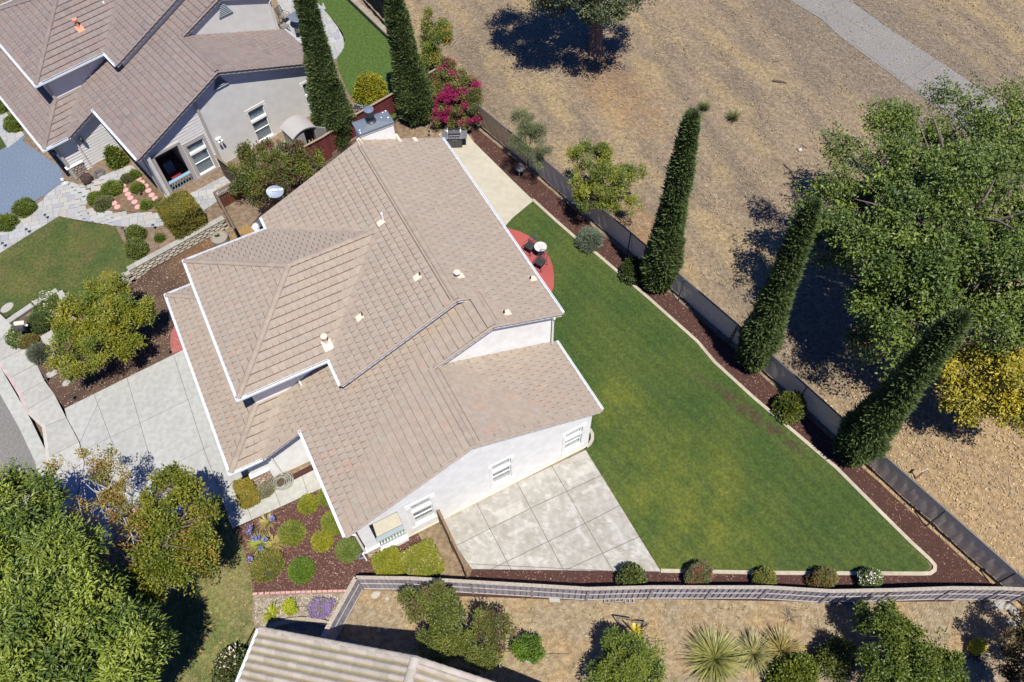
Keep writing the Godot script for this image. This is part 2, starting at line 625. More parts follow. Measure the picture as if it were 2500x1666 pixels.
func cut_tile(s: SurfaceTool, pl: Array, piece: PackedVector2Array, t0: float, t1: float, c: Color) -> void:
	var p := piece
	if Geometry2D.is_polygon_clockwise(p):
		p = p.duplicate()
		p.reverse()
	s.set_color(c)
	var top := []
	for q in p:
		var f: float = (q.dot(pl[3]) - t0) / (t1 - t0)
		top.append(Vector3(q.x, plane_h(pl, q) + 0.012 + 0.04 * f, q.y))
	for i in range(1, p.size() - 1):
		tri(s, top[0], top[i + 1], top[i])
	for i in p.size():
		var a: Vector3 = top[i]
		var b: Vector3 = top[(i + 1) % p.size()]
		quad(s, b - Vector3(0, 0.06, 0), a - Vector3(0, 0.06, 0), a, b)

func caps(roof: Node3D, lines: Array, tones: Array, r := 0.15, called := "ridge_tile") -> void:
	var l := 0.40
	var ms := []
	for c in tones:
		ms.append(cap_mesh(l, r, c))
	for ln in lines:
		var a: Vector3 = ln[0]
		var b: Vector3 = ln[1]
		var z := (b - a).normalized()
		var x := Vector3.UP.cross(z).normalized()
		var n := int(ceil(a.distance_to(b) / 0.35))
		for i in n:
			var o := mesh_of(called, ms[rng.randi() % ms.size()], M.main_tile, roof)
			var tilt := Basis(x, z.cross(x), z) * Basis(Vector3.RIGHT, 0.06)
			o.transform = Transform3D(tilt, a + z * (i + 0.5) * a.distance_to(b) / n+ Vector3(0, 0.012, 0))

func gutter_run(root: Node3D, a: Vector3, b: Vector3) -> void:
	var s := mb()
	var z := (b - a).normalized()
	var out := z.cross(Vector3.UP).normalized()
	bar(s, a + out * 0.10, b + out * 0.10, 0.022, 0.11)
	bar(s, a + out * 0.05 - Vector3(0, 0.05, 0), b + out * 0.05 - Vector3(0, 0.05, 0), 0.10, 0.012)
	bar(s, a, b, 0.02, 0.16)
	for e in [a, b]:
		box(s, e + out * 0.05, Vector3(0.1, 0.1, 0.012), Basis(out, Vector3.UP, z))
	obj("gutter", s, M.gutter, root)

# a wall panel from a to b on plan, its top following the function top(x); openings: Rect2 in (distance along, height)
func wall(root: Node3D, a: Vector2, b: Vector2, tops: Callable, breaks: Array, openings: Array, m: Material, y0 := -0.3, thick := 0.2, called := "wall") -> void:
	var s := mb()
	var len := a.distance_to(b)
	var d := (b - a) / len
	var inn := Vector2(d.y, -d.x) * thick
	if absf(d.y) > 0.95:
		# a return wall stops just short of the wall it meets
		a += d * 0.015 + inn * 0.02
		b += inn * 0.02 - d * 0.015
		len -= 0.03
	var cuts := [0.0, len]
	for k in breaks:
		cuts.append(k)
	for o in openings:
		cuts.append(o.position.x)
		cuts.append(o.end.x)
	cuts.sort()
	for i in cuts.size() - 1:
		var x0: float = cuts[i]
		var x1: float = cuts[i + 1]
		if x1 - x0 < 0.001:
			continue
		var p := a + d * x0
		var q := a + d * x1
		var spans := [[y0, -1.0]]
		for o in openings:
			if o.position.x < x0 + 0.001 and o.end.x > x1 - 0.001:
				spans[-1][1] = o.position.y
				spans.append([o.end.y, -1.0])
		for sp in spans:
			var hp: float = tops.call(p.x) if sp[1] < 0 else sp[1]
			var hq: float = tops.call(q.x) if sp[1] < 0 else sp[1]
			var f := [Vector3(p.x, sp[0], p.y), Vector3(q.x, sp[0], q.y), Vector3(q.x, hq, q.y), Vector3(p.x, hp, p.y)]
			var g := []
			for v in f:
				g.append(v + Vector3(inn.x, 0, inn.y))
			quad(s, f[0], f[1], f[2], f[3])
			quad(s, g[1], g[0], g[3], g[2])
			quad(s, f[3], f[2], g[2], g[3])
			quad(s, f[1], f[0], g[0], g[1])
			quad(s, f[1], g[1], g[2], f[2])
			quad(s, g[0], f[0], f[3], g[3])
	obj(called, s, m, root)

# a window in a wall facing +z: trim, frame, transom, panes and a blind behind
func window(root: Node3D, x0: float, x1: float, y0: float, y1: float, z: float, trim: Material, frame: Material, split: float, trim_w := 0.14, blind := Color(0.7, 0.72, 0.7)) -> Node3D:
	var w := Node3D.new()
	w.name = "window"
	root.add_child(w, true)
	var s := mb()
	var zt := z + 0.014
	box(s, Vector3((x0 + x1) / 2, y1 + trim_w / 2, zt), Vector3(x1 - x0 + 2 * trim_w, trim_w, 0.035))
	box(s, Vector3((x0 + x1) / 2, y0 - trim_w / 2, zt + 0.01), Vector3(x1 - x0 + 2 * trim_w, trim_w, 0.08))
	box(s, Vector3(x0 - trim_w / 2, (y0 + y1) / 2, zt), Vector3(trim_w, y1 - y0, 0.06))
	box(s, Vector3(x1 + trim_w / 2, (y0 + y1) / 2, zt), Vector3(trim_w, y1 - y0, 0.06))
	obj("trim", s, trim, w)
	s = mb()
	var zf := z - 0.09
	for y in [y0 + 0.02, y1 - 0.02]:
		box(s, Vector3((x0 + x1) / 2, y, zf), Vector3(x1 - x0, 0.05, 0.07))
	for x in [x0 + 0.02, x1 - 0.02]:
		box(s, Vector3(x, (y0 + y1) / 2, zf), Vector3(0.05, y1 - y0 - 0.1, 0.07))
	if split > 0:
		box(s, Vector3((x0 + x1) / 2, split, zf + 0.05), Vector3(x1 - x0 - 0.02, 0.16, 0.12))
		box(s, Vector3((x0 + x1) / 2, lerpf(y0, split, 0.5), zf + 0.004), Vector3(x1 - x0 - 0.1, 0.035, 0.05))
	obj("frame", s, frame, w)
	s = mb()
	var ys := [y0, split - 0.08, split + 0.08, y1] if split > 0 else [y0, y1]
	for k in range(0, ys.size(), 2):
		var g := mb()
		box(g, Vector3((x0 + x1) / 2, (ys[k] + ys[k + 1]) / 2, zf - 0.005), Vector3(x1 - x0 - 0.09, ys[k + 1] - ys[k] - 0.09, 0.006))
		obj("pane", g, M.glass, w)
	s = mb()
	s.set_color(blind)
	var yy := y0 + 0.03
	while yy < y1 - 0.03:
		box(s, Vector3((x0 + x1) / 2, yy, zf - 0.08), Vector3(x1 - x0 - 0.06, 0.045, 0.012), Basis(Vector3.RIGHT, 0.35))
		yy += 0.05
	obj("blind", s, M.plastic, w)
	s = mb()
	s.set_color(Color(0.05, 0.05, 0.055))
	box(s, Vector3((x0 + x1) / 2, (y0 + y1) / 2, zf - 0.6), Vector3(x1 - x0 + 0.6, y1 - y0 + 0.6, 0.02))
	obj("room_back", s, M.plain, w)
	return w

func vent(root: Node3D, at: Vector3, down: Vector2, kind: String, m: Material, big := 1.0) -> void:
	var v := Node3D.new()
	v.name = "roof_vent"
	root.add_child(v, true)
	var d := Vector3(down.x, -SL, down.y).normalized()
	var a := Vector3(-down.y, 0, down.x)
	var b := Basis(a, d.cross(a), d)
	if b.y.y < 0:
		b = Basis(-a, d.cross(-a), d)
	var s := mb()
	box(s, at + b.y * 0.055 + b.z * 0.12, Vector3(0.30, 0.012, 0.36) * big, b)
	obj("flashing", s, m, v)
	s = mb()
	if kind == "cap":
		lathe(s, at, [Vector2(0.07, 0), Vector2(0.07, 0.28), Vector2(0.14, 0.29), Vector2(0.15, 0.34), Vector2(0.0, 0.38)], 14)
		obj("vent_cap", s, m, v)
	elif kind == "tall":
		lathe(s, at, [Vector2(0.12, 0), Vector2(0.085, 0.12), Vector2(0.085, 0.45), Vector2(0.15, 0.47), Vector2(0.15, 0.56), Vector2(0.0, 0.6)], 14)
		obj("flue", s, m, v)
	elif kind == "pipe":
		lathe(s, at, [Vector2(0.045, 0), Vector2(0.045, 0.55), Vector2(0.0, 0.56)], 10)
		obj("pipe", s, M.white_trim, v)
	else:
		lathe(s, at, [Vector2(0.05, 0), Vector2(0.04, 0.05), Vector2(0.04, 0.24), Vector2(0.0, 0.24)], 10)
		obj("pipe", s, M.black_metal, v)

func house_shell(root: Node3D, tones: Array, odd: Array, wall_m: Material, fascia: Material) -> Node3D:
	var a := (VHS - VHN) / 2
	var vh := (VHS + VHN) / 2
	var roof := tile_roof(root, tones, odd)
	var cap_tones := [tones[0], tones[1], tones[0] * 0.92, odd[0]]
	caps(roof, [
		[Vector3(UM, HM, VS1), Vector3(UM, HM, VN)], [Vector3(UL2, HE2 + SL * (UR - UL2), VS2), Vector3(UL2, HE2 + SL * (UR - UL2), VS1)],
		[Vector3(UHF, HL, VHS), Vector3(UHF + a, HL + SL * a, vh)], [Vector3(UHF, HL, VHN), Vector3(UHF + a, HL + SL * a, vh)], [Vector3(UHF + a, HL + SL * a, vh), Vector3(UL + a, HL + SL * a, vh)],
		[Vector3(UGF, HE1, VGS), Vector3(-6.02, HE1 + SL * 2.11, 1.48)], [Vector3(UGF, HE1, VGN), Vector3(-6.02, HE1 + SL * 2.11, -5.12)], [Vector3(UR1, l2h(UR1), VW), Vector3(UR1, l2h(UR1), VS2)]], cap_tones)
	var hr := HE2 + SL * (UR - UL2)
	caps(roof, [
		[Vector3(UL, HL - 0.04, VS1 + 0.02), Vector3(UM, HM - 0.04, VS1 + 0.02)], [Vector3(UL2, hr - 0.04, VS1 + 0.02), Vector3(UM, HM - 0.04, VS1 + 0.02)],
		[Vector3(UR, HE2 - 0.04, VS2 + 0.02), Vector3(UL2, hr - 0.04, VS2 + 0.02)], [Vector3(UR1, l2h(UR1) - 0.04, VS2 + 0.02), Vector3(UL2, hr - 0.04, VS2 + 0.02)],
		[Vector3(UW, l2h(UW) - 0.04, VW + 0.02), Vector3(UR1, l2h(UR1) - 0.04, VW + 0.02)], [Vector3(URE1, wing_h(URE1) - 0.04, VW + 0.02), Vector3(UR1, l2h(UR1) - 0.04, VW + 0.02)],
		[Vector3(UV, HE1 - 0.04, VGS + 0.02), Vector3(UW, l2h(UW) - 0.04, VGS + 0.02)],
		[Vector3(UL, HL - 0.04, VN - 0.02), Vector3(UM, HM - 0.04, VN - 0.02)], [Vector3(UR, HE2 - 0.04, VN - 0.02), Vector3(UM, HM - 0.04, VN - 0.02)]], tones, 0.085, "rake_tile")
	# eaves: the outer side is to the right of a -> b
	gutter_run(root, Vector3(UR + 0.02, HE2 - 0.03, VS2), Vector3(UR + 0.02, HE2 - 0.03, VN))
	gutter_run(root, Vector3(UL - 0.02, HL - 0.03, VHS + 0.1), Vector3(UL - 0.02, HL - 0.03, VS1))
	gutter_run(root, Vector3(UL - 0.02, HL - 0.03, VN), Vector3(UL - 0.02, HL - 0.03, VHN - 0.1))
	gutter_run(root, Vector3(UHF - 0.02, HL - 0.03, VHN - 0.1), Vector3(UHF - 0.02, HL - 0.03, VHS + 0.1))
	gutter_run(root, Vector3(UHF - 0.1, HL - 0.03, VHS + 0.02), Vector3(UL - 0.02, HL - 0.03, VHS + 0.02))
	gutter_run(root, Vector3(UL, HL - 0.03, VHN - 0.02), Vector3(UHF - 0.1, HL - 0.03, VHN - 0.02))
	gutter_run(root, Vector3(UGF - 0.02, HE1 - 0.03, VGN - 0.1), Vector3(UGF - 0.02, HE1 - 0.03, VGS + 0.1))
	gutter_run(root, Vector3(UGF - 0.1, HE1 - 0.03, VGS + 0.02), Vector3(UV, HE1 - 0.03, VGS + 0.02))
	gutter_run(root, Vector3(-3.5, HE1 - 0.03, VGN - 0.02), Vector3(UGF - 0.1, HE1 - 0.03, VGN - 0.02))
	gutter_run(root, Vector3(UW - 0.02, l2h(UW) - 0.03, VGS), Vector3(UW - 0.02, l2h(UW) - 0.03, VW))
	gutter_run(root, Vector3(URE1 + 0.02, wing_h(URE1) - 0.03, VW), Vector3(URE1 + 0.02, wing_h(URE1) - 0.03, VS2 - 0.1))
	# rake boards
	for r in [[Vector3(UL, HL, VS1), Vector3(UM, HM, VS1)], [Vector3(UL2, hr, VS1), Vector3(UM, HM, VS1)], [Vector3(UR, HE2, VS2), Vector3(UL2, hr, VS2)], [Vector3(UR1, l2h(UR1), VS2), Vector3(UL2, hr, VS2)],
			[Vector3(UW, l2h(UW), VW), Vector3(UR1, l2h(UR1), VW)], [Vector3(URE1, wing_h(URE1), VW), Vector3(UR1, l2h(UR1), VW)], [Vector3(UV, HE1, VGS), Vector3(UW, l2h(UW), VGS)], [Vector3(UL, HL, VN), Vector3(UM, HM, VN)], [Vector3(UR, HE2, VN), Vector3(UM, HM, VN)]]:
		var s := mb()
		var dz := 0.012 if r[0].z > -5.0 else -0.012
		bar(s, r[0] + Vector3(0, -0.13, dz), r[1] + Vector3(0, -0.13, dz), 0.03, 0.2)
		obj("fascia", s, fascia, root)
	# walls
	var flat := func(h: float) -> Callable: return func(_x: float) -> float: return h
	wall(root, Vector2(7.0, VB), Vector2(7.0, VS2 - 0.3), flat.call(wing_h(7.0) - 0.14), [], [], wall_m)
	wall(root, Vector2(-4.25, 3.2), Vector2(-4.25, VB), flat.call(l2h(-4.25) - 0.14), [], [], wall_m)
	wall(root, Vector2(-7.6, -6.7), Vector2(-7.6, 3.2), flat.call(HE1 - 0.1), [], [], wall_m)
	wall(root, Vector2(-3.5, -6.7), Vector2(-7.6, -6.7), flat.call(HE1 - 0.1), [], [], wall_m)
	wall(root, Vector2(-6.0, -6.1), Vector2(-6.0, 1.46), flat.call(HL - 0.1), [], [], wall_m, 1.0)
	wall(root, Vector2(-1.95, -6.1), Vector2(-6.0, -6.1), flat.call(HL - 0.1), [], [], wall_m)
	wall(root, Vector2(-1.95, 1.4), Vector2(-1.95, VS1 - 0.14), flat.call(HL - 0.05), [], [], wall_m, 2.0)
	wall(root, Vector2(-1.95, VS1 - 0.14), Vector2(UL2 + 0.1, VS1 - 0.14), func(x: float) -> float: return upper_h(x) - 0.15, [UM + 1.95], [], wall_m, 2.5)
	wall(root, Vector2(0.9, VS2 - 0.14), Vector2(7.1, VS2 - 0.14), func(x: float) -> float: return minf(l2h(x), HE2 + SL * (UR - x)) - 0.15, [UL2 - 0.9], [], wall_m)
	wall(root, Vector2(7.1, VS2 - 0.14), Vector2(7.1, VN + 0.15), flat.call(HE2 + SL * 0.45 - 0.14), [], [], wall_m)
	wall(root, Vector2(7.1, VN + 0.15), Vector2(-1.95, VN + 0.15), func(x: float) -> float: return upper_h(x) - 0.15, [7.1 - UM], [], wall_m)
	wall(root, Vector2(-1.95, VN + 0.15), Vector2(-1.95, -6.0), flat.call(HL), [], [], wall_m)
	return roof

func spout(root: Node3D, pts: Array, m: Material) -> void:
	var s := mb()
	for i in pts.size() - 1:
		bar(s, pts[i], pts[i + 1], 0.075, 0.06, Vector3(0.3, 0.2, 1).normalized())
	obj("downspout", s, m, root)

func porch_room(root: Node3D, x0: float, x1: float, z: float, floor_m: Material, wall_m: Material, tint: Color, fy: float) -> void:
	var s := mb()
	s.set_color(tint)
	box(s, Vector3((x0 + x1) / 2, fy - 0.1, z - 1.4), Vector3(x1 - x0 + 0.4, 0.2, 3.2))
	obj("porch_floor", s, floor_m, root)
	s = mb()
	box(s, Vector3((x0 + x1) / 2, 1.6, z - 3.0), Vector3(x1 - x0 + 0.4, 3.6, 0.1))
	box(s, Vector3(x1 + 0.15, 1.6, z - 1.6), Vector3(0.1, 3.6, 2.7))
	obj("porch_wall", s, wall_m, root)

func railing(root: Node3D, x0: float, x1: float, z: float, y0: float, m: Material, n := 9) -> void:
	var r := Node3D.new()
	r.name = "porch_railing"
	root.add_child(r, true)
	var s := mb()
	box(s, Vector3((x0 + x1) / 2, y0 + 0.92, z), Vector3(x1 - x0, 0.06, 0.22))
	obj("rail", s, m, r)
	s = mb()
	box(s, Vector3((x0 + x1) / 2, y0 + 0.12, z), Vector3(x1 - x0, 0.07, 0.09))
	obj("rail", s, m, r)
	for i in n:
		s = mb()
		box(s, Vector3(lerpf(x0, x1, (i + 0.5) / n), y0 + 0.52, z), Vector3(0.045, 0.74, 0.045))
		obj("baluster", s, m, r)

func stone_foot(root: Node3D, x0: float, x1: float, z: float, y0: float, y1: float, colours: Array) -> void:
	var f := Node3D.new()
	f.name = "stone_base"
	root.add_child(f, true)
	var s := mb()
	s.set_color(Color(0.4, 0.34, 0.28))
	box(s, Vector3((x0 + x1) / 2, (y0 + y1) / 2, z - 0.06), Vector3(x1 - x0, y1 - y0, 0.2))
	obj("core", s, M.stone, f)
	var y := y0
	while y < y1 - 0.03:
		var h := minf(rf(0.09, 0.2), y1 - y)
		var x := x0
		while x < x1 - 0.03:
			var w := minf(rf(0.16, 0.42), x1 - x)
			s = mb()
			s.set_color(colours[rng.randi() % colours.size()] * rf(0.8, 1.15))
			var c := Vector3(x + w / 2, y + h / 2, z + 0.045)
			var hw := w / 2 - 0.012
			var hh := h / 2 - 0.012
			var pts := []
			for k in 8:
				var an := TAU * (k + 0.5) / 8
				pts.append(Vector3(clampf(cos(an) * 1.25, -1, 1) * hw * rf(0.85, 1.0), clampf(sin(an) * 1.25, -1, 1) * hh * rf(0.85, 1.0), 0))
			for k in 8:
				var p: Vector3 = pts[k]
				var q: Vector3 = pts[(k + 1) % 8]
				quad(s, c + p, c + q, c + q * 0.8 + Vector3(0, 0, 0.035), c + p * 0.8 + Vector3(0, 0, 0.035))
				tri(s, c + Vector3(0, 0, 0.04), c + p * 0.8 + Vector3(0, 0, 0.035), c + q * 0.8 + Vector3(0, 0, 0.035))
			obj("stone", s, M.stone, f)
			x += w
		y += h
	s = mb()
	box(s, Vector3((x0 + x1) / 2, y1 + 0.05, z - 0.02), Vector3(x1 - x0 + 0.08, 0.07, 0.26))
	obj("cap", s, M.white_trim, f)

func main_house() -> void:
	var h := thing("main_house", "large house under a tan tile roof with a white chimney and bright white end wall", "house")
	var tones := [Color(0.318, 0.268, 0.218), Color(0.330, 0.276, 0.226), Color(0.306, 0.256, 0.208), Color(0.322, 0.264, 0.212), Color(0.312, 0.268, 0.222)]
	var odd := [Color(0.315, 0.258, 0.212), Color(0.345, 0.262, 0.205), Color(0.32, 0.272, 0.232)]
	var roof := house_shell(h, tones, odd, M.stucco, M.white_trim)
	# end wall with three windows and the porch opening
	var x0 := -4.25
	var ops := [Rect2(-3.72 - x0, 0.32, 1.28, 3.05), Rect2(-1.90 - x0, 0.95, 0.93, 2.25), Rect2(1.96 - x0, 1.0, 0.91, 2.15), Rect2(5.66 - x0, 0.8, 0.88, 1.85)]
	wall(h, Vector2(x0, VB), Vector2(7.0, VB), func(x: float) -> float: return wing_h(x) - 0.14, [UR1 - x0], ops, M.stucco)
	window(h, -1.90, -0.97, 0.95, 3.2, VB, M.stucco, M.white_trim, 2.42, 0.2)
	window(h, 1.96, 2.87, 1.0, 3.15, VB, M.stucco, M.white_trim, 2.40, 0.16)
	window(h, 5.66, 6.54, 0.8, 2.65, VB, M.stucco, M.white_trim, 1.95, 0.16)
	porch_room(h, -4.05, -2.3, VB - 0.2, M.walk, M.stucco, Color(0.42, 0.40, 0.34), 0.12)
	railing(h, -3.72, -2.44, VB - 0.1, 0.25, M.grey_blue_paint)
	var s := mb()
	box(s, Vector3(-3.08, 0.16, VB - 0.02), Vector3(1.3, 0.3, 0.36))
	obj("porch_step", s, M.concrete, h)
	stone_foot(h, -4.35, -3.7, VB - 0.02, -0.05, 0.78, [Color(0.52, 0.42, 0.31), Color(0.42, 0.34, 0.27), Color(0.58, 0.5, 0.4), Color(0.46, 0.33, 0.25), Color(0.4, 0.37, 0.36)])
	s = mb()
	box(s, Vector3(2.2, 0.03, VB + 0.02), Vector3(9.4, 0.16, 0.03))
	obj("wall_foot", s, M.stucco_foot, h)
	# garage end wall and the wall over it
	wall(h, Vector2(-7.6, 3.2), Vector2(-4.25, 3.2), func(x: float) -> float: return maxf(HE1, l2h(x)) - 0.14, [UV + 7.6], [], M.stucco)
	wall(h, Vector2(-6.0, 1.46), Vector2(-1.95, 1.46), func(_x: float) -> float: return HL - 0.1, [], [], M.stucco, 1.0)
	stone_foot(h, -7.68, -6.85, 3.18, -0.05, 0.95, [Color(0.42, 0.25, 0.19), Color(0.5, 0.33, 0.24), Color(0.55, 0.42, 0.3), Color(0.36, 0.22, 0.18), Color(0.42, 0.38, 0.36)])
	s = mb()
	box(s, Vector3(-5.55, 3.42, 1.5), Vector3(1.05, 0.12, 0.12))
	obj("wall_flashing", s, M.flashing, h)
	# chimney
	var ch := Node3D.new()
	ch.name = "chimney"
	h.add_child(ch)
	s = mb()
	box(s, Vector3(4.28, 3.9, -7.83), Vector3(1.72, 8.6, 0.84))
	obj("stack", s, M.stucco, ch)
	s = mb()
	box(s, Vector3(4.28, 8.1, -7.83), Vector3(1.80, 0.14, 0.92))
	obj("band", s, M.white_trim, ch)
	s = mb()
	var cy := 8.2
	var ring := [Vector3(3.36, cy, -8.31), Vector3(5.2, cy, -8.31), Vector3(5.2, cy, -7.35), Vector3(3.36, cy, -7.35)]
	var top := Vector3(4.22, cy + 0.09, -7.9)
	for k in 4:
		tri(s, ring[(k + 1) % 4], ring[k], top)
		quad(s, ring[(k + 1) % 4] - Vector3(0, 0.1, 0), ring[k] - Vector3(0, 0.1, 0), ring[k], ring[(k + 1) % 4])
	obj("cap", s, M.sheet_metal, ch)
	s = mb()
	lathe(s, top + Vector3(0, -0.02, 0), [Vector2(0.26, 0.0), Vector2(0.15, 0.06), Vector2(0.14, 0.32), Vector2(0.22, 0.36), Vector2(0.235, 0.68)], 20)
	obj("flue", s, M.black_metal, ch)
	s = mb()
	lathe(s, top + Vector3(0, 0.66, 0), [Vector2(0.245, 0.0), Vector2(0.245, 0.03), Vector2(0.0, 0.07)], 20)
	obj("flue_lid", s, M.steel, ch)
	s = mb()
	for q in [[3.46, -7.42], [3.5, -7.6], [4.95, -8.2], [4.75, -7.9], [5.05, -7.75], [5.12, -8.24]]:
		lathe(s, Vector3(q[0], cy + 0.02, q[1]), [Vector2(0.035, 0), Vector2(0.035, 0.02), Vector2(0, 0.03)], 8)
	obj("screw_cap", s, M.white_trim, ch)
	s = mb()
	s.set_color(Color(1.1, 1.15, 1.3))
	box(s, Vector3(6.1, 6.67, -7.33), Vector3(0.2, 0.03, 0.32), Basis(Vector3.BACK, -0.4))
	box(s, Vector3(5.28, 7.02, -7.5), Vector3(0.16, 0.03, 0.62), Basis(Vector3.BACK, -0.4))
	box(s, Vector3(3.3, 7.86, -7.28), Vector3(0.18, 0.03, 0.5), Basis(Vector3.BACK, 0.4))
	obj("chimney_flashing", s, M.flashing, h)
	# vents
	vent(roof, Vector3(2.42, 7.4, -2.46), Vector2(-1, 0), "pipe", M.flashing)
	vent(roof, Vector3(2.59, 7.47, 1.22), Vector2(-1, 0), "stub", M.flashing)
	vent(roof, Vector3(3.98, 7.53, 2.09), Vector2(1, 0), "cap", M.flashing)
	vent(roof, Vector3(7.15, 6.17, 2.85), Vector2(1, 0), "stub", M.flashing)
	vent(roof, Vector3(4.98, 7.1, 4.5), Vector2(1, 0), "stub", M.flashing)
	vent(roof, Vector3(-0.28, 6.24, 1.1), Vector2(-1, 0), "stub", M.flashing)
	vent(roof, Vector3(-2.15, 5.63, 1.23), Vector2(0, 1), "tall", M.flashing, 1.4)
	# downspouts
	spout(h, [Vector3(7.16, HE2 - 0.1, VS2 + 0.05), Vector3(7.16, 5.75, VS2 - 0.06), Vector3(7.16, 3.75, VS2 - 0.06)], M.white_trim)
	spout(h, [Vector3(-3.9, HL - 0.08, VHS), Vector3(-3.9, 5.0, 1.55), Vector3(-3.9, 4.1, 1.55), Vector3(-3.8, 4.05, 2.1)], M.white_trim)
	spout(h, [Vector3(UV + 0.1, HE1 - 0.08, VGS + 0.05), Vector3(-6.45, 2.5, 3.28), Vector3(-6.45, 0.1, 3.28)], M.white_trim)
	spout(h, [Vector3(UW + 0.05, l2h(UW) - 0.1, VW - 0.12), Vector3(-4.36, 3.3, VB + 0.06), Vector3(-4.36, 1.0, VB + 0.06), Vector3(-4.48, 0.85, VB + 0.06), Vector3(-4.48, 0.05, VB + 0.1)], M.white_trim)

func siding(root: Node3D, x0: float, x1: float, y0: float, tops: Callable, z: float, openings: Array, m: Material) -> void:
	var hh := 0.19
	var y := y0
	while y < 7.0:
		# find the stretch of this row that lies under the roof line
		var a := x0
		var b := x1
		while a < b and tops.call(a) < y + hh:
			a += 0.02
		while b > a and tops.call(b) < y + hh:
			b -= 0.02
		if b - a < 0.1:
			if y > y0 + 1.0:
				break
			y += hh
			continue
		var spans := [[a, b]]
		for o in openings:
			if o.position.y < y + hh - 0.02 and o.end.y > y + 0.02:
				var cut := []
				for sp in spans:
					if o.position.x > sp[0]:
						cut.append([sp[0], minf(sp[1], o.position.x)])
					if o.end.x < sp[1]:
						cut.append([maxf(sp[0], o.end.x), sp[1]])
				spans = cut
		for sp in spans:
			if sp[1] - sp[0] < 0.04:
				continue
			var s := mb()
			var p := Vector3(sp[0], y, z)
			var q := Vector3(sp[1], y, z)
			quad(s, p + Vector3(0, 0, 0.04), q + Vector3(0, 0, 0.04), q + Vector3(0, hh, 0.012), p + Vector3(0, hh, 0.012))
			quad(s, p, q, q + Vector3(0, 0, 0.04), p + Vector3(0, 0, 0.04))
			tri(s, q + Vector3(0, 0, 0.04), q, q + Vector3(0, hh, 0.012))
			tri(s, p, p + Vector3(0, 0, 0.04), p + Vector3(0, hh, 0.012))
			obj("siding_board", s, m, root)
		y += hh

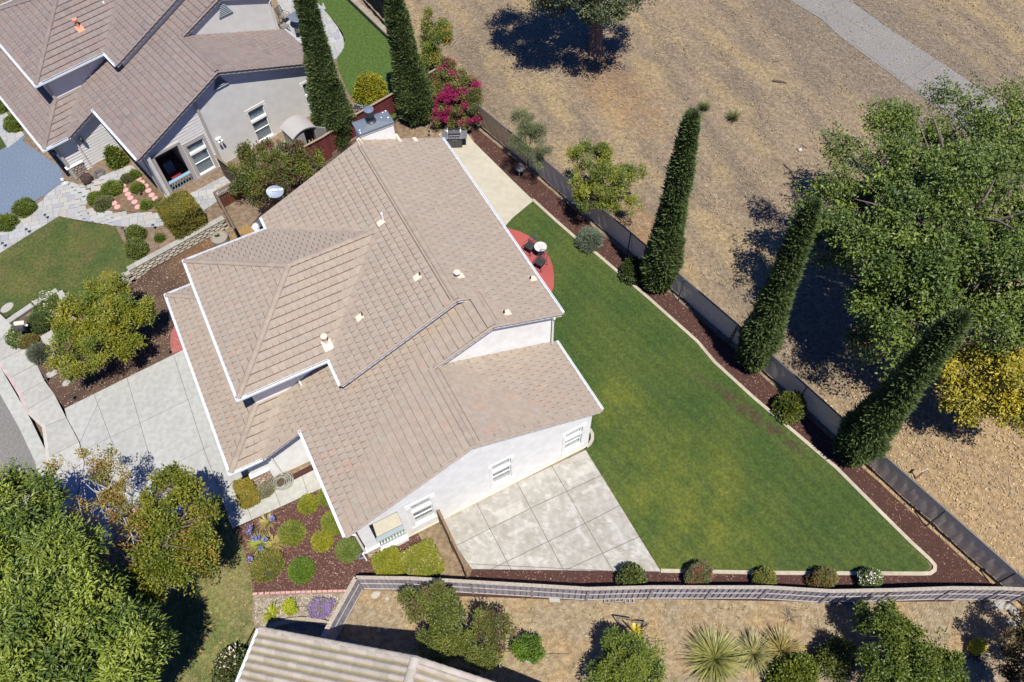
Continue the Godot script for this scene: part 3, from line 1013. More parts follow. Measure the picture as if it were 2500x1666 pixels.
func neighbour_house() -> void:
	var h := thing("neighbour_house", "grey house under a brown tile roof with lap siding and a blue porch railing", "house", Vector3(-4.56, 0.41, -25.77), 0.2412)
	var tones := [Color(0.222, 0.184, 0.170), Color(0.235, 0.196, 0.180), Color(0.208, 0.170, 0.158), Color(0.225, 0.180, 0.162), Color(0.218, 0.190, 0.180)]
	var odd := [Color(0.20, 0.17, 0.165), Color(0.245, 0.185, 0.165), Color(0.19, 0.16, 0.15)]
	var roof := house_shell(h, tones, odd, M.neighbour_stucco, M.taupe_trim)
	var x0 := -4.25
	var ops := [Rect2(-3.85 - x0, 0.1, 1.45, 2.95), Rect2(-1.98 - x0, 0.3, 1.05, 2.3), Rect2(2.1 - x0, 0.3, 1.05, 2.35), Rect2(5.9 - x0, 0.2, 0.85, 2.3)]
	wall(h, Vector2(x0, VB - 0.24), Vector2(7.0, VB - 0.24), func(x: float) -> float: return wing_h(x) - 0.14, [UR1 - x0], ops, M.neighbour_stucco)
	window(h, -1.98, -0.93, 0.3, 2.6, VB - 0.24, M.taupe_trim, M.white_trim, 1.95, 0.17, Color(0.75, 0.8, 0.82))
	window(h, 2.1, 3.15, 0.3, 2.65, VB - 0.24, M.neighbour_stucco, M.white_trim, 1.85, 0.17, Color(0.72, 0.78, 0.8))
	window(h, 5.9, 6.75, 0.2, 2.5, VB - 0.24, M.neighbour_stucco, M.white_trim, 1.6, 0.15, Color(0.4, 0.5, 0.55))
	var holes := []
	for o in [ops[0], ops[1]]:
		holes.append(Rect2(o.position + Vector2(x0, 0), o.size).grow(0.16))
	siding(h, x0 + 0.02, -0.55, -0.2, func(x: float) -> float: return wing_h(x) - 0.16, VB - 0.24, holes, M.siding)
	siding(h, -7.58, -4.3, -0.2, func(x: float) -> float: return maxf(HE1, l2h(x)) - 0.16, 3.2, [], M.siding)
	siding(h, -5.95, -2.0, 3.3, func(_x: float) -> float: return HL - 0.12, 1.46, [], M.siding)
	wall(h, Vector2(-7.6, 3.2), Vector2(-4.25, 3.2), func(x: float) -> float: return maxf(HE1, l2h(x)) - 0.14, [UV + 7.6], [], M.neighbour_stucco)
	wall(h, Vector2(-6.0, 1.46), Vector2(-1.95, 1.46), func(_x: float) -> float: return HL - 0.1, [], [], M.neighbour_stucco, 1.0)
	var s := mb()
	for x in [-4.2, -0.52]:
		box(s, Vector3(x, 1.9 if x < -1 else 2.6, VB - 0.2), Vector3(0.16, 3.9 if x < -1 else 5.4, 0.1))
	box(s, Vector3(-3.93, 1.5, VB - 0.2), Vector3(0.18, 3.3, 0.1))
	box(s, Vector3(-2.3, 1.5, VB - 0.2), Vector3(0.18, 3.3, 0.1))
	box(s, Vector3(-3.12, 3.13, VB - 0.2), Vector3(1.8, 0.16, 0.1))
	box(s, Vector3(-7.56, 1.3, 3.26), Vector3(0.16, 2.9, 0.1))
	box(s, Vector3(-5.95, 4.2, 1.52), Vector3(0.16, 2.2, 0.1))
	obj("corner_board", s, M.taupe_trim, h)
	porch_room(h, -4.05, -2.3, VB - 0.44, M.blue_paint, M.siding, Color(0.45, 0.6, 0.75), -0.1)
	railing(h, -3.85, -2.4, VB - 0.34, -0.1, M.blue_paint, 8)
	stone_foot(h, -7.7, -6.75, 3.22, -0.35, 0.72, [Color(0.36, 0.29, 0.23), Color(0.42, 0.35, 0.28), Color(0.3, 0.25, 0.22), Color(0.46, 0.4, 0.33), Color(0.5, 0.33, 0.24)])
	s = mb()
	box(s, Vector3(-5.5, 3.4, 1.5), Vector3(1.0, 0.13, 0.14))
	obj("wall_flashing", s, M.white_trim, h)
	vent(roof, Vector3(-2.6, 6.15, 0.0), Vector2(0, 1), "tall", M.terracotta, 1.3)
	vent(roof, Vector3(-0.6, 6.0, -0.6), Vector2(-1, 0), "pipe", M.terracotta, 1.1)
	# slatted gable vents
	for gv in [[UR1, VB - 0.19, 5.05], [UL2, VS2 - 0.09, 6.25]]:
		s = mb()
		for k in 7:
			var wv := 0.9 - 0.1 * k
			box(s, Vector3(gv[0], gv[2] + k * 0.1, gv[1]), Vector3(wv, 0.05, 0.05), Basis(Vector3.RIGHT, 0.5))
		obj("gable_vent", s, M.sheet_metal, h)
	# wall lamps, floodlight, downspouts
	for q in [Vector3(-6.1, 2.2, 3.3), Vector3(-7.72, 2.0, 2.9)]:
		s = mb()
		box(s, q, Vector3(0.1, 0.16, 0.1))
		lathe(s, q + Vector3(0, -0.22, 0.12), [Vector2(0.03, 0), Vector2(0.1, 0.06), Vector2(0.12, 0.3), Vector2(0.02, 0.4)], 8)
		obj("wall_lamp", s, M.black_metal, h)
	s = mb()
	for dx in [-0.1, 0.1]:
		lathe(s, Vector3(-0.1 + dx, 2.0, VB - 0.1), [Vector2(0.02, 0), Vector2(0.07, 0.08), Vector2(0.07, 0.16), Vector2(0, 0.17)], 8, Basis(Vector3.RIGHT, 1.9))
	box(s, Vector3(-0.1, 2.04, VB - 0.2), Vector3(0.3, 0.12, 0.08))
	obj("floodlight", s, M.white_trim, h)
	spout(h, [Vector3(UV + 0.1, HE1 - 0.08, VGS + 0.05), Vector3(-6.45, 2.45, 3.3), Vector3(-6.45, -0.2, 3.3)], M.siding)
	spout(h, [Vector3(-3.6, HL - 0.08, VHS), Vector3(-3.6, 5.0, 1.56), Vector3(-3.6, 4.2, 1.56)], M.siding)
	spout(h, [Vector3(UW + 0.05, l2h(UW) - 0.1, VW - 0.3), Vector3(-4.36, 3.3, VB - 0.6), Vector3(-4.36, -0.3, VB - 0.6)], M.taupe_trim)
	spout(h, [Vector3(7.1, HE2 - 0.1, VS2 + 0.05), Vector3(6.95, 5.7, VS2 - 0.06), Vector3(6.95, 3.75, VS2 - 0.06)], M.siding)

# the corner of the house to the south: two slopes of barrel tiles
func south_house() -> void:
	var h := thing("south_house", "corner of a house under pale barrel tiles beside the grey plank fence", "house", Vector3(-9.15, 0, 10.42), 0.0)
	var r := Vector2(0.745, 0.667).normalized()
	var e := Vector2(-r.y, r.x)
	var sl := 0.42
	var run := 6.8
	var yo := 2.55
	var cols := [Color(0.37, 0.34, 0.295), Color(0.42, 0.385, 0.34), Color(0.345, 0.315, 0.27), Color(0.40, 0.35, 0.315)]
	var roof := Node3D.new()
	roof.name = "roof"
	h.add_child(roof)
	var ms := []
	var w := 0.305
	var cl := 0.37
	for c in cols:
		var s := mb()
		s.set_color(c)
		var l := cl * sqrt(1 + sl * sl) * 1.02
		var n := 10
		for k in n:
			var xa := w * (float(k) / n - 0.5)
			var xb := w * (float(k + 1) / n - 0.5)
			var f := func(x: float) -> float:
				var q: float = x / w + 0.5
				return 0.075 * sin(PI * q / 0.68) if q < 0.68 else -0.02 * sin(PI * (q - 0.68) / 0.32)
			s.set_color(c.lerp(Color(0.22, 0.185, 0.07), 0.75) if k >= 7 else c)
			var ya: float = f.call(xa)
			var yb: float = f.call(xb)
			quad(s, Vector3(xa, ya + 0.03, l / 2), Vector3(xb, yb + 0.03, l / 2), Vector3(xb, yb * 0.92, -l / 2), Vector3(xa, ya * 0.92, -l / 2))
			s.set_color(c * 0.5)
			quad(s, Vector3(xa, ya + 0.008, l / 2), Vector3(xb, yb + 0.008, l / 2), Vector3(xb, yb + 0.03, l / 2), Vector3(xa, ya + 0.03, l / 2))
		s.generate_normals()
		ms.append(s.commit())
	var deck := mb()
	deck.set_color(Color(0.25, 0.22, 0.12))
	for side in [0, 1]:
		var dn := -r if side == 0 else r
		var ridge := r * run
		var down := Vector3(dn.x, -sl, dn.y).normalized()
		var ac := Vector3(e.x, 0, e.y)
		var b := Basis(ac, down.cross(ac), down)
		if b.y.y < 0:
			b = Basis(-ac, down.cross(-ac), down)
		var rows := 18 if side == 0 else 8
		for i in rows:
			for j in (17 if side == 0 else 5):
				var p := ridge + dn * (i + 0.5) * run / 18.0 + e * (0.12 + j * w)
				var o := mesh_of("roof_tile", ms[rng.randi() % 4], M.main_tile, roof)
				o.transform = Transform3D(b, Vector3(p.x, yo + run * sl - (i + 0.5) * run / 18.0 * sl, p.y))
		var a3 := Vector3(ridge.x, yo + run * sl - 0.03, ridge.y)
		var c3 := a3 + Vector3(dn.x * run, -sl * run, dn.y * run)
		var ee := Vector3(e.x, 0, e.y) * 7.0
		if side == 0:
			quad(deck, c3, a3, a3 + ee, c3 + ee)
		else:
			quad(deck, a3, c3, c3 + ee, a3 + ee)
	obj("roof_deck", deck, M.wood, roof)
	var hy := yo + run * sl
	caps(roof, [[Vector3(r.x * run + e.x * 4.0, hy, r.y * run + e.y * 4.0), Vector3(r.x * run, hy, r.y * run)]], [cols[0], cols[1]], 0.19)
	# rake tiles step down the edge
	caps(roof, [[Vector3(0, yo + 0.0, 0), Vector3(r.x * run, hy, r.y * run)], [Vector3(r.x * run * 2.0, yo, r.y * run * 2.0), Vector3(r.x * run, hy, r.y * run)]], cols, 0.13, "rake_tile")
	gutter_run(h, Vector3(-r.x * 0.03, yo - 0.04, -r.y * 0.03), Vector3(e.x * 7 - r.x * 0.03, yo - 0.04, e.y * 7 - r.y * 0.03))
	var in0 := r * 0.5 + e * 0.25
	var in1 := r * (run * 2 - 0.5) + e * 0.25
	wall(h, in1, in0, func(x: float) -> float: return yo - 0.12 + sl * minf((x - e.x * 0.25) / r.x, run * 2 - (x - e.x * 0.25) / r.x), [run - 0.5], [], M.stucco, -0.3)
	wall(h, in0, in0 + e * 6.5, func(_x: float) -> float: return yo + 0.05, [], [], M.stucco, -0.3)

# ---------------------------------------------------------------- plants
# a twig of leaves: n leaf blades about a centre, each its own shade
func leaf_clump(key: String, n: int, r: float, l: float, w: float, up := 0.0, tip := Color(1, 1, 1)) -> Mesh:
	if leafmesh.has(key):
		return leafmesh[key]
	var s := mb()
	for i in n:
		var d := Vector3(rf(-1, 1), rf(-1, 1), rf(-1, 1))
		if d.length() < 0.05:
			d = Vector3.UP
		d = d.normalized()
		var p := d * r * pow(rng.randf(), 0.5)
		var dir := (d + Vector3(rf(-0.7, 0.7), rf(-0.7, 0.7) + up, rf(-0.7, 0.7))).normalized()
		var side := dir.cross(Vector3(rf(-1, 1), rf(-0.3, 0.3), rf(-1, 1))).normalized()
		if up < 0.2:
			# leaves lie rather flat, turned to the light
			side = dir.cross((Vector3.UP + Vector3(rf(-0.9, 0.9), 0, rf(-0.9, 0.9))).normalized()).normalized()
		var nrm := side.cross(dir)
		var k := rf(0.7, 1.25)
		var c := Color(1, 1, 1).lerp(tip, rng.randf()) * k
		s.set_color(c)
		var ll := l * rf(0.7, 1.2)
		var a := p
		var m1 := p + dir * ll * 0.5 + side * w * 0.5 + nrm * w * 0.12
		var m2 := p + dir * ll * 0.5 - side * w * 0.5 + nrm * w * 0.12
		var t := p + dir * ll - nrm * w * 0.1
		tri(s, a, m1, t)
		tri(s, a, t, m2)
	s.generate_normals()
	leafmesh[key] = s.commit()
	return leafmesh[key]

# a crown of clumps over lobes: each lobe is [centre, radii]
func crown(root: Node3D, called: String, lobes: Array, n: int, clump: Mesh, c0: Color, c1: Color, gap: float, size: Vector2, sd: int, third := Color(-1, 0, 0), share := 0.0) -> void:
	var nz := FastNoiseLite.new()
	nz.seed = sd
	nz.frequency = 0.55
	var places := []
	var tints := PackedColorArray()
	var total := 0.0
	for lb in lobes:
		total += pow(lb[1].x * lb[1].y * lb[1].z, 0.667)
	var off := root.position
	for lb in lobes:
		var rr: Vector3 = lb[1]
		var m := int(n * pow(rr.x * rr.y * rr.z, 0.667) / total)
		# sprays: bunches of twigs set about the lobe with gaps between them
		var subs := []
		var big := (rr.x + rr.z) * 0.5
		var ns := clampi(int(9.0 + big * 3.5), 8, 22)
		for i in ns:
			var d := Vector3(rf(-1, 1), rf(-0.55, 1), rf(-1, 1))
			while d.length() > 1.0 or d.length() < 0.15:
				d = Vector3(rf(-1, 1), rf(-0.55, 1), rf(-1, 1))
			d = d.normalized()
			var c0p: Vector3 = lb[0] + d * rr * rf(0.62, 1.02)
			subs.append([c0p, d, rf(0.24, 0.40), rf(-0.35, 0.35)])
		for i in m:
			var sb: Array = subs[rng.randi() % ns]
			var d := Vector3(rf(-1, 1), rf(-1, 1), rf(-1, 1))
			while d.length() > 1.0:
				d = Vector3(rf(-1, 1), rf(-1, 1), rf(-1, 1))
			var p: Vector3 = sb[0] + (d * rr * sb[2] + sb[1] * rr * rf(0.0, 0.10)) * (1.0 if i % 7 else 1.5)
			var v := nz.get_noise_3dv(p * 1.6 + off)
			if v < gap + rf(-0.08, 0.08):
				continue
			var b := Basis(Vector3.UP, rf(0, TAU)) * Basis(Vector3.RIGHT, rf(-0.6, 0.6))
			places.append(Transform3D(b.scaled(Vector3.ONE * rf(size.x, size.y)), p))
			var u := clampf(0.5 + sb[3] + nz.get_noise_3dv(p * 0.9 + Vector3(50, 0, 0)) * 0.7 + rf(-0.25, 0.25), 0, 1)
			var c := c0.lerp(c1, u)
			if share > 0 and nz.get_noise_3dv(p * 0.5 + Vector3(0, 90, 0)) + rf(-0.4, 0.4) > 0.5 - share:
				c = third
			tints.append(c * rf(0.8, 1.2))
	stuff(scatter(called, clump, M.leaf, places, tints, root))

func limbs(root: Node3D, foot_r: float, fork: Vector3, lobes: Array, bark: Material, twigs := 0) -> void:
	var s := mb()
	tube(s, [Vector3(0, -0.1, 0), Vector3(fork.x * 0.3, fork.y * 0.45, fork.z * 0.3), fork], [foot_r * 1.25, foot_r, foot_r * 0.75], 8)
	obj("trunk", s, bark, root)
	s = mb()
	for lb in lobes:
		var e: Vector3 = lb[0] + Vector3(0, lb[1].y * 0.4, 0)
		var mid := fork.lerp(e, 0.5) + Vector3(rf(-0.15, 0.15), rf(0.0, 0.3), rf(-0.15, 0.15))
		tube(s, [fork - Vector3(0, 0.1, 0), mid, e], [foot_r * 0.55, foot_r * 0.32, foot_r * 0.08], 6)
		for k in 4 + twigs:
			var d := Vector3(rf(-1, 1), rf(-0.2, 1), rf(-1, 1)).normalized()
			var from := fork.lerp(mid, rf(0.6, 1.0)) if k % 2 else mid.lerp(e, rf(0.1, 0.9))
			var to: Vector3 = lb[0] + d * lb[1] * (0.8 if k < 4 else rf(0.7, 1.05))
			tube(s, [from, from.lerp(to, 0.5) + Vector3(rf(-0.1, 0.1), rf(0, 0.2), rf(-0.1, 0.1)), to], [foot_r * 0.22, foot_r * 0.12, 0.008], 4)
	obj("limb", s, bark, root)

func tree(called: String, label: String, at: Vector3, lobes: Array, n: int, clump: Mesh, c0: Color, c1: Color, foot_r: float, fork: Vector3, gap := -0.25, size := Vector2(0.8, 1.3), cat := "tree", third := Color(-1, 0, 0), share := 0.0, bark: Material = null, twigs := 0) -> Node3D:
	var t := thing(called, label, cat, at)
	limbs(t, foot_r, fork, lobes, bark if bark else M.bark, twigs)
	crown(t, "crown", lobes, n, clump, c0, c1, gap, size, hash(label) % 9999, third, share)
	return t

func cypress(label: String, at: Vector3, top: Vector3, r: float, n := 5200) -> Node3D:
	var t := thing("italian_cypress_tree", label, "tree", at, 0.0, "tall cypress trees along the fences")
	var s := mb()
	tube(s, [Vector3(0, -0.2, 0), Vector3(0, 1.2, 0)], [r * 0.25, r * 0.2], 8)
	obj("trunk", s, M.bark, t)
	var axis := top - at
	var prof := func(q: float) -> float:
		return r * (0.62 + 0.38 * smoothstep(0.0, 0.2, q)) * pow(1.0 - q, 0.74) * (1.0 + 0.12 * sin(q * 9.0)) * smoothstep(-0.03, 0.03, q) + 0.05 * r
	# the shaded inner boughs
	var nz := FastNoiseLite.new()
	nz.seed = int(at.x * 31 + at.z * 7)
	nz.frequency = 0.9
	var places := []
	var tints := PackedColorArray()
	var stems := leaf_clump("cypress", 26, 0.16, 0.26, 0.045, 1.5, Color(1.25, 1.3, 1.0))
	for i in n:
		var q := pow(rng.randf(), 1.35)
		var a := rf(0, TAU)
		var dirn := Vector3(cos(a), 0, sin(a))
		var p0 := axis * (0.015 + q * 0.98)
		var v := nz.get_noise_3dv(Vector3(p0.x, p0.y * 0.45, p0.z) + dirn * 1.3)
		var rad: float = prof.call(q) * (0.86 + 0.34 * v) * (1.0 - 0.42 * pow(rng.randf(), 2.0))
		var p := p0 + dirn * rad
		var tilt := Basis(Vector3.UP.cross(dirn).normalized(), rf(0.0, 0.45) * (1.0 - q)) * Basis(Vector3.UP, rf(0, TAU))
		places.append(Transform3D(tilt.scaled(Vector3.ONE * rf(0.7, 1.35)), p))
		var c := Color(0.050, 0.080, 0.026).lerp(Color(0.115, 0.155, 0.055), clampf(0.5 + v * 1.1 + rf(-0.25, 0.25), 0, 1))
		tints.append(c * rf(0.8, 1.2))
	stuff(scatter("crown", stems, M.leaf, places, tints, t))
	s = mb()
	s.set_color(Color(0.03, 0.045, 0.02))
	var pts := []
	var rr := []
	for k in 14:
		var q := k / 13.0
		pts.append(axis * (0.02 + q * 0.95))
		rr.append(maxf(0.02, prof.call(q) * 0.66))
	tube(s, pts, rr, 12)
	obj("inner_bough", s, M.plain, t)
	return t

# a clipped or wild shrub: a dome (or block) of leaves over a twiggy core
func shrub(called: String, label: String, at: Vector3, size: Vector3, n: int, clump: Mesh, c0: Color, c1: Color, boxy := false, group := "", third := Color(-1, 0, 0), share := 0.0, cat := "shrub", loose := 0.0) -> Node3D:
	var t := thing(called, label, cat, at, 0.0, group)
	var places := []
	var tints := PackedColorArray()
	var nz := FastNoiseLite.new()
	nz.seed = hash(label) % 9999
	nz.frequency = 1.4
	var half := Vector3(size.x / 2, size.y, size.z / 2)
	for i in n:
		var d := Vector3(rf(-1, 1), rf(0, 1), rf(-1, 1))
		if boxy:
			var ax := rng.randi() % 5
			if ax == 0 or ax == 1 or ax == 4:
				d.y = 1.0
			elif ax == 2:
				d.x = signf(d.x)
			else:
				d.z = signf(d.z)
			# rounded corners
			var q := Vector2(d.x, d.z)
			if q.length() > 1.3:
				q = q.normalized() * 1.3
			d.x = q.x
			d.z = q.y
			d.y = minf(d.y, 1.0 - 0.25 * maxf(0.0, q.length() - 0.9))
		else:
			while d.length() > 1.0 or d.length() < 0.2:
				d = Vector3(rf(-1, 1), rf(-0.15, 1), rf(-1, 1))
			d = d.normalized()
		var v := nz.get_noise_3dv(d * half + at)
		if loose > 0 and v < -0.25 + loose * 0.3:
			continue
		var p := d * half * ((0.88 + (0.14 + loose) * v + rf(-0.14, 0.06)) if not boxy else (0.95 + 0.04 * v + rf(-0.06, 0.03)))
		p.y = maxf(p.y, 0.03)
		places.append(Transform3D((Basis(Vector3.UP, rf(0, TAU)) * Basis(Vector3.RIGHT, rf(-0.5, 0.5))).scaled(Vector3.ONE * rf(0.75, 1.25)), p))
		var c := c0.lerp(c1, clampf(0.5 + v * 0.8 + rf(-0.4, 0.4), 0, 1))
		if share > 0 and rng.randf() < share * (1.0 + 2.0 * v):
			c = third
		tints.append(c * rf(0.8, 1.2))
	stuff(scatter("foliage", clump, M.leaf, places, tints, t))
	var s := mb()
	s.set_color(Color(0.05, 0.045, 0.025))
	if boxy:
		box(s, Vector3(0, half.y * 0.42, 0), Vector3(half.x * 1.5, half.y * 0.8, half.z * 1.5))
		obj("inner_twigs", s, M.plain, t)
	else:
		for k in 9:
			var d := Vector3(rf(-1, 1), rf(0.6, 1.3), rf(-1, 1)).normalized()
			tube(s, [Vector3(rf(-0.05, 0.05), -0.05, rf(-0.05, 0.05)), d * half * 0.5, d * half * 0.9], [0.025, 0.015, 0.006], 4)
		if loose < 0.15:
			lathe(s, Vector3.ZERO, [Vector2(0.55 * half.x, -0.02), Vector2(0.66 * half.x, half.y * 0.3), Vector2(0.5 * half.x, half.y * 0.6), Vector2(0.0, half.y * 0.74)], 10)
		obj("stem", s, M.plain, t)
	return t

# arching blades from one crown
func blades(called: String, label: String, at: Vector3, n: int, l: float, w: float, c0: Color, c1: Color, up := 0.7, cat := "plant", arch := 0.55, group := "") -> Node3D:
	var t := thing(called, label, cat, at, 0.0, group)
	var s := mb()
	for i in n:
		var a := rf(0, TAU)
		var e := rf(0.1, 1.0)
		var d := Vector3(cos(a) * e, up * rf(0.5, 1.2), sin(a) * e).normalized()
		var out := Vector3(cos(a), 0, sin(a))
		var side := out.cross(Vector3.UP) * w * 0.5
		var ll := l * rf(0.6, 1.1)
		var p := out * rf(0.0, 0.12)
		var c := c0.lerp(c1, rng.randf()) * rf(0.75, 1.2)
		var steps := 4
		for k in steps:
			var q := p + d * ll / steps
			var w0 := 1.0 - pow(float(k) / steps, 2.0)
			var w1 := 1.0 - pow(float(k + 1) / steps, 2.0)
			s.set_color(c.lerp(c1 * 1.1, float(k) / steps * 0.6))
			quad(s, p - side * w0, p + side * w0, q + side * w1, q - side * w1)
			p = q
			d = (d + Vector3(0, -arch / steps, 0) + out * 0.12).normalized()
	obj("leaf_blades", s, M.leaf, t)
	return t

# ---------------------------------------------------------------- garden things
func gas_grill(label: String, at: Vector3, turn: float) -> void:
	var t := thing("gas_grill", label, "grill", at, turn)
	var s := mb()
	s.set_color(Color(0.045, 0.047, 0.05))
	box(s, Vector3(0, 0.42, 0), Vector3(0.86, 0.72, 0.52))
	obj("cabinet", s, M.plastic, t)
	for sx in [-1, 1]:
		s = mb()
		s.set_color(Color(0.06, 0.06, 0.065))
		box(s, Vector3(sx * 0.215, 0.40, 0.268), Vector3(0.41, 0.64, 0.02))
		obj("door", s, M.plastic, t)
		s = mb()
		box(s, Vector3(sx * 0.06, 0.66, 0.29), Vector3(0.16, 0.02, 0.03))
		obj("handle", s, M.steel, t)
		s = mb()
		s.set_color(Color(0.11, 0.115, 0.125))
		box(s, Vector3(sx * 0.60, 0.90, -0.02), Vector3(0.34, 0.04, 0.5))
		obj("side_shelf", s, M.plastic, t)
		s = mb()
		box(s, Vector3(sx * 0.76, 0.88, -0.02), Vector3(0.025, 0.07, 0.52))
		box(s, Vector3(sx * 0.40, 1.08, 0.0), Vector3(0.05, 0.3, 0.54))
		lathe(s, Vector3(sx * 0.40, 1.1, 0.0), [Vector2(0.27, -0.02), Vector2(0.27, 0.02)], 14, Basis(Vector3.BACK, PI / 2))
		obj("end_cap", s, M.steel, t)
	s = mb()
	box(s, Vector3(0, 0.86, 0.29), Vector3(1.54, 0.14, 0.05), Basis(Vector3.RIGHT, -0.5))
	obj("control_panel", s, M.steel, t)
	for i in 6:
		s = mb()
		lathe(s, Vector3(-0.34 + i * 0.14 + (0.24 if i == 5 else 0.0), 0.875, 0.315), [Vector2(0.035, 0), Vector2(0.03, 0.04), Vector2(0, 0.045)], 8, Basis(Vector3.RIGHT, 0.9))
		obj("knob", s, M.rubber, t)
	s = mb()
	s.set_color(Color(0.02, 0.021, 0.024))
	var prev := Vector2(0.27, 0.94)
	for k in 9:
		var a := PI * (k + 1) / 9.0
		var p := Vector2(cos(a) * 0.27, 0.94 + sin(a) * 0.30)
		quad(s, Vector3(-0.38, prev.y, prev.x), Vector3(0.38, prev.y, prev.x), Vector3(0.38, p.y, p.x), Vector3(-0.38, p.y, p.x))
		prev = p
	obj("lid", s, M.plastic, t)
	s = mb()
	lathe(s, Vector3(0, 1.23, 0.06), [Vector2(0.035, 0), Vector2(0.035, 0.012), Vector2(0, 0.012)], 12, Basis(Vector3.RIGHT, 0.3))
	obj("thermometer", s, M.steel, t)
	s = mb()
	tube(s, [Vector3(-0.33, 1.06, 0.33), Vector3(0.33, 1.06, 0.33)], [0.018], 6)
	obj("lid_handle", s, M.steel, t)
	for q in [[-0.38, -0.22], [0.38, -0.22], [-0.38, 0.22], [0.38, 0.22]]:
		s = mb()
		lathe(s, Vector3(q[0], 0.05, q[1]), [Vector2(0.0, -0.02), Vector2(0.05, -0.02), Vector2(0.05, 0.02), Vector2(0.0, 0.02)], 10, Basis(Vector3.BACK, PI / 2))
		obj("wheel", s, M.rubber, t)

func kettle(label: String, at: Vector3) -> void:
	var t := thing("kettle_barbecue", label, "barbecue", at)
	var s := mb()
	lathe(s, Vector3(0, 0.62, 0), [Vector2(0.05, -0.22), Vector2(0.2, -0.14), Vector2(0.26, 0.0)], 20)
	obj("bowl", s, M.black_metal, t)
	s = mb()
	s.set_color(Color(0.12, 0.13, 0.14))
	lathe(s, Vector3(0, 0.625, 0), [Vector2(0.27, 0.0), Vector2(0.24, 0.08), Vector2(0.15, 0.15), Vector2(0.0, 0.18)], 20)
	obj("lid", s, M.plastic, t)
	s = mb()
	box(s, Vector3(0, 0.84, 0), Vector3(0.12, 0.03, 0.03))
	obj("handle", s, M.steel, t)
	for k in 3:
		s = mb()
		var a := TAU * k / 3.0 + 0.4
		tube(s, [Vector3(cos(a) * 0.14, 0.5, sin(a) * 0.14), Vector3(cos(a) * 0.25, 0.0, sin(a) * 0.25)], [0.014], 5)
		obj("leg", s, M.steel, t)

func bistro_table(label: String, at: Vector3) -> void:
	var t := thing("bistro_table", label, "table", at, 0.0, "bistro set on the red patio")
	var s := mb()
	s.set_color(Color(0.62, 0.61, 0.58))
	lathe(s, Vector3(0, 0.70, 0), [Vector2(0.0, 0.0), Vector2(0.345, 0.0), Vector2(0.355, 0.015), Vector2(0.345, 0.03), Vector2(0.0, 0.03)], 32)
	obj("tabletop", s, M.plastic, t)
	for ring in [[0.32, 40, 0.04, 0.022], [0.255, 34, 0.05, 0.018], [0.19, 24, 0.03, 0.02], [0.13, 16, 0.05, 0.025], [0.07, 9, 0.04, 0.025]]:
		s = mb()
		s.set_color(Color(0.15, 0.15, 0.155))
		for k in ring[1]:
			var a: float = TAU * k / ring[1]
			box(s, Vector3(cos(a) * ring[0], 0.732, sin(a) * ring[0]), Vector3(ring[2], 0.005, ring[3]), Basis(Vector3.UP, -a))
		obj("mosaic_ring", s, M.plastic, t)
	for k in 4:
		s = mb()
		var a := TAU * k / 4.0 + 0.5
		tube(s, [Vector3(cos(a) * 0.18, 0.7, sin(a) * 0.18), Vector3(cos(a) * 0.06, 0.36, sin(a) * 0.06), Vector3(cos(a) * 0.26, 0.0, sin(a) * 0.26)], [0.012], 5)
		obj("leg", s, M.dark_iron, t)

func iron_chair(label: String, at: Vector3, turn: float, group: String) -> Node3D:
	var t := thing("iron_chair", label, "chair", at, turn, group)
	var s := mb()
	s.set_color(Color(0.06, 0.062, 0.07))
	box(s, Vector3(0, 0.45, 0), Vector3(0.50, 0.06, 0.48))
	obj("seat_cushion", s, M.cloth, t)
	for sx in [-1, 1]:
		s = mb()
		tube(s, [Vector3(sx * 0.27, 0.0, -0.34), Vector3(sx * 0.26, 0.45, -0.24), Vector3(sx * 0.25, 0.98, -0.40)], [0.016], 6)
		obj("back_leg", s, M.dark_iron, t)
		s = mb()
		tube(s, [Vector3(sx * 0.27, 0.0, 0.30), Vector3(sx * 0.27, 0.64, 0.25), Vector3(sx * 0.28, 0.68, 0.15), Vector3(sx * 0.26, 0.66, -0.30)], [0.016], 6)
		obj("arm", s, M.dark_iron, t)
		s = mb()
		tube(s, [Vector3(sx * 0.27, 0.02, -0.34), Vector3(sx * 0.29, 0.015, 0.0), Vector3(sx * 0.27, 0.02, 0.30)], [0.013], 5)
		obj("runner", s, M.dark_iron, t)
	s = mb()
	tube(s, [Vector3(-0.25, 0.98, -0.40), Vector3(-0.1, 1.05, -0.43), Vector3(0.1, 1.05, -0.43), Vector3(0.25, 0.98, -0.40)], [0.016], 6)
	obj("top_rail", s, M.dark_iron, t)
	s = mb()
	for k in 7:
		var x := -0.2 + k * 0.4 / 6.0
		tube(s, [Vector3(x, 0.5, -0.26), Vector3(x * 0.5, 0.78, -0.34), Vector3(x * 1.05, 1.0, -0.41)], [0.009], 4)
	for k in 3:
		tube(s, [Vector3(-0.23, 0.6 + 0.13 * k, -0.285 - 0.04 * k), Vector3(0.23, 0.6 + 0.13 * k, -0.285 - 0.04 * k)], [0.008], 4)
	obj("back_scroll", s, M.dark_iron, t)
	s = mb()
	tube(s, [Vector3(-0.27, 0.02, 0.30), Vector3(0.27, 0.02, 0.30)], [0.012], 5)
	obj("foot_bar", s, M.dark_iron, t)
	return t

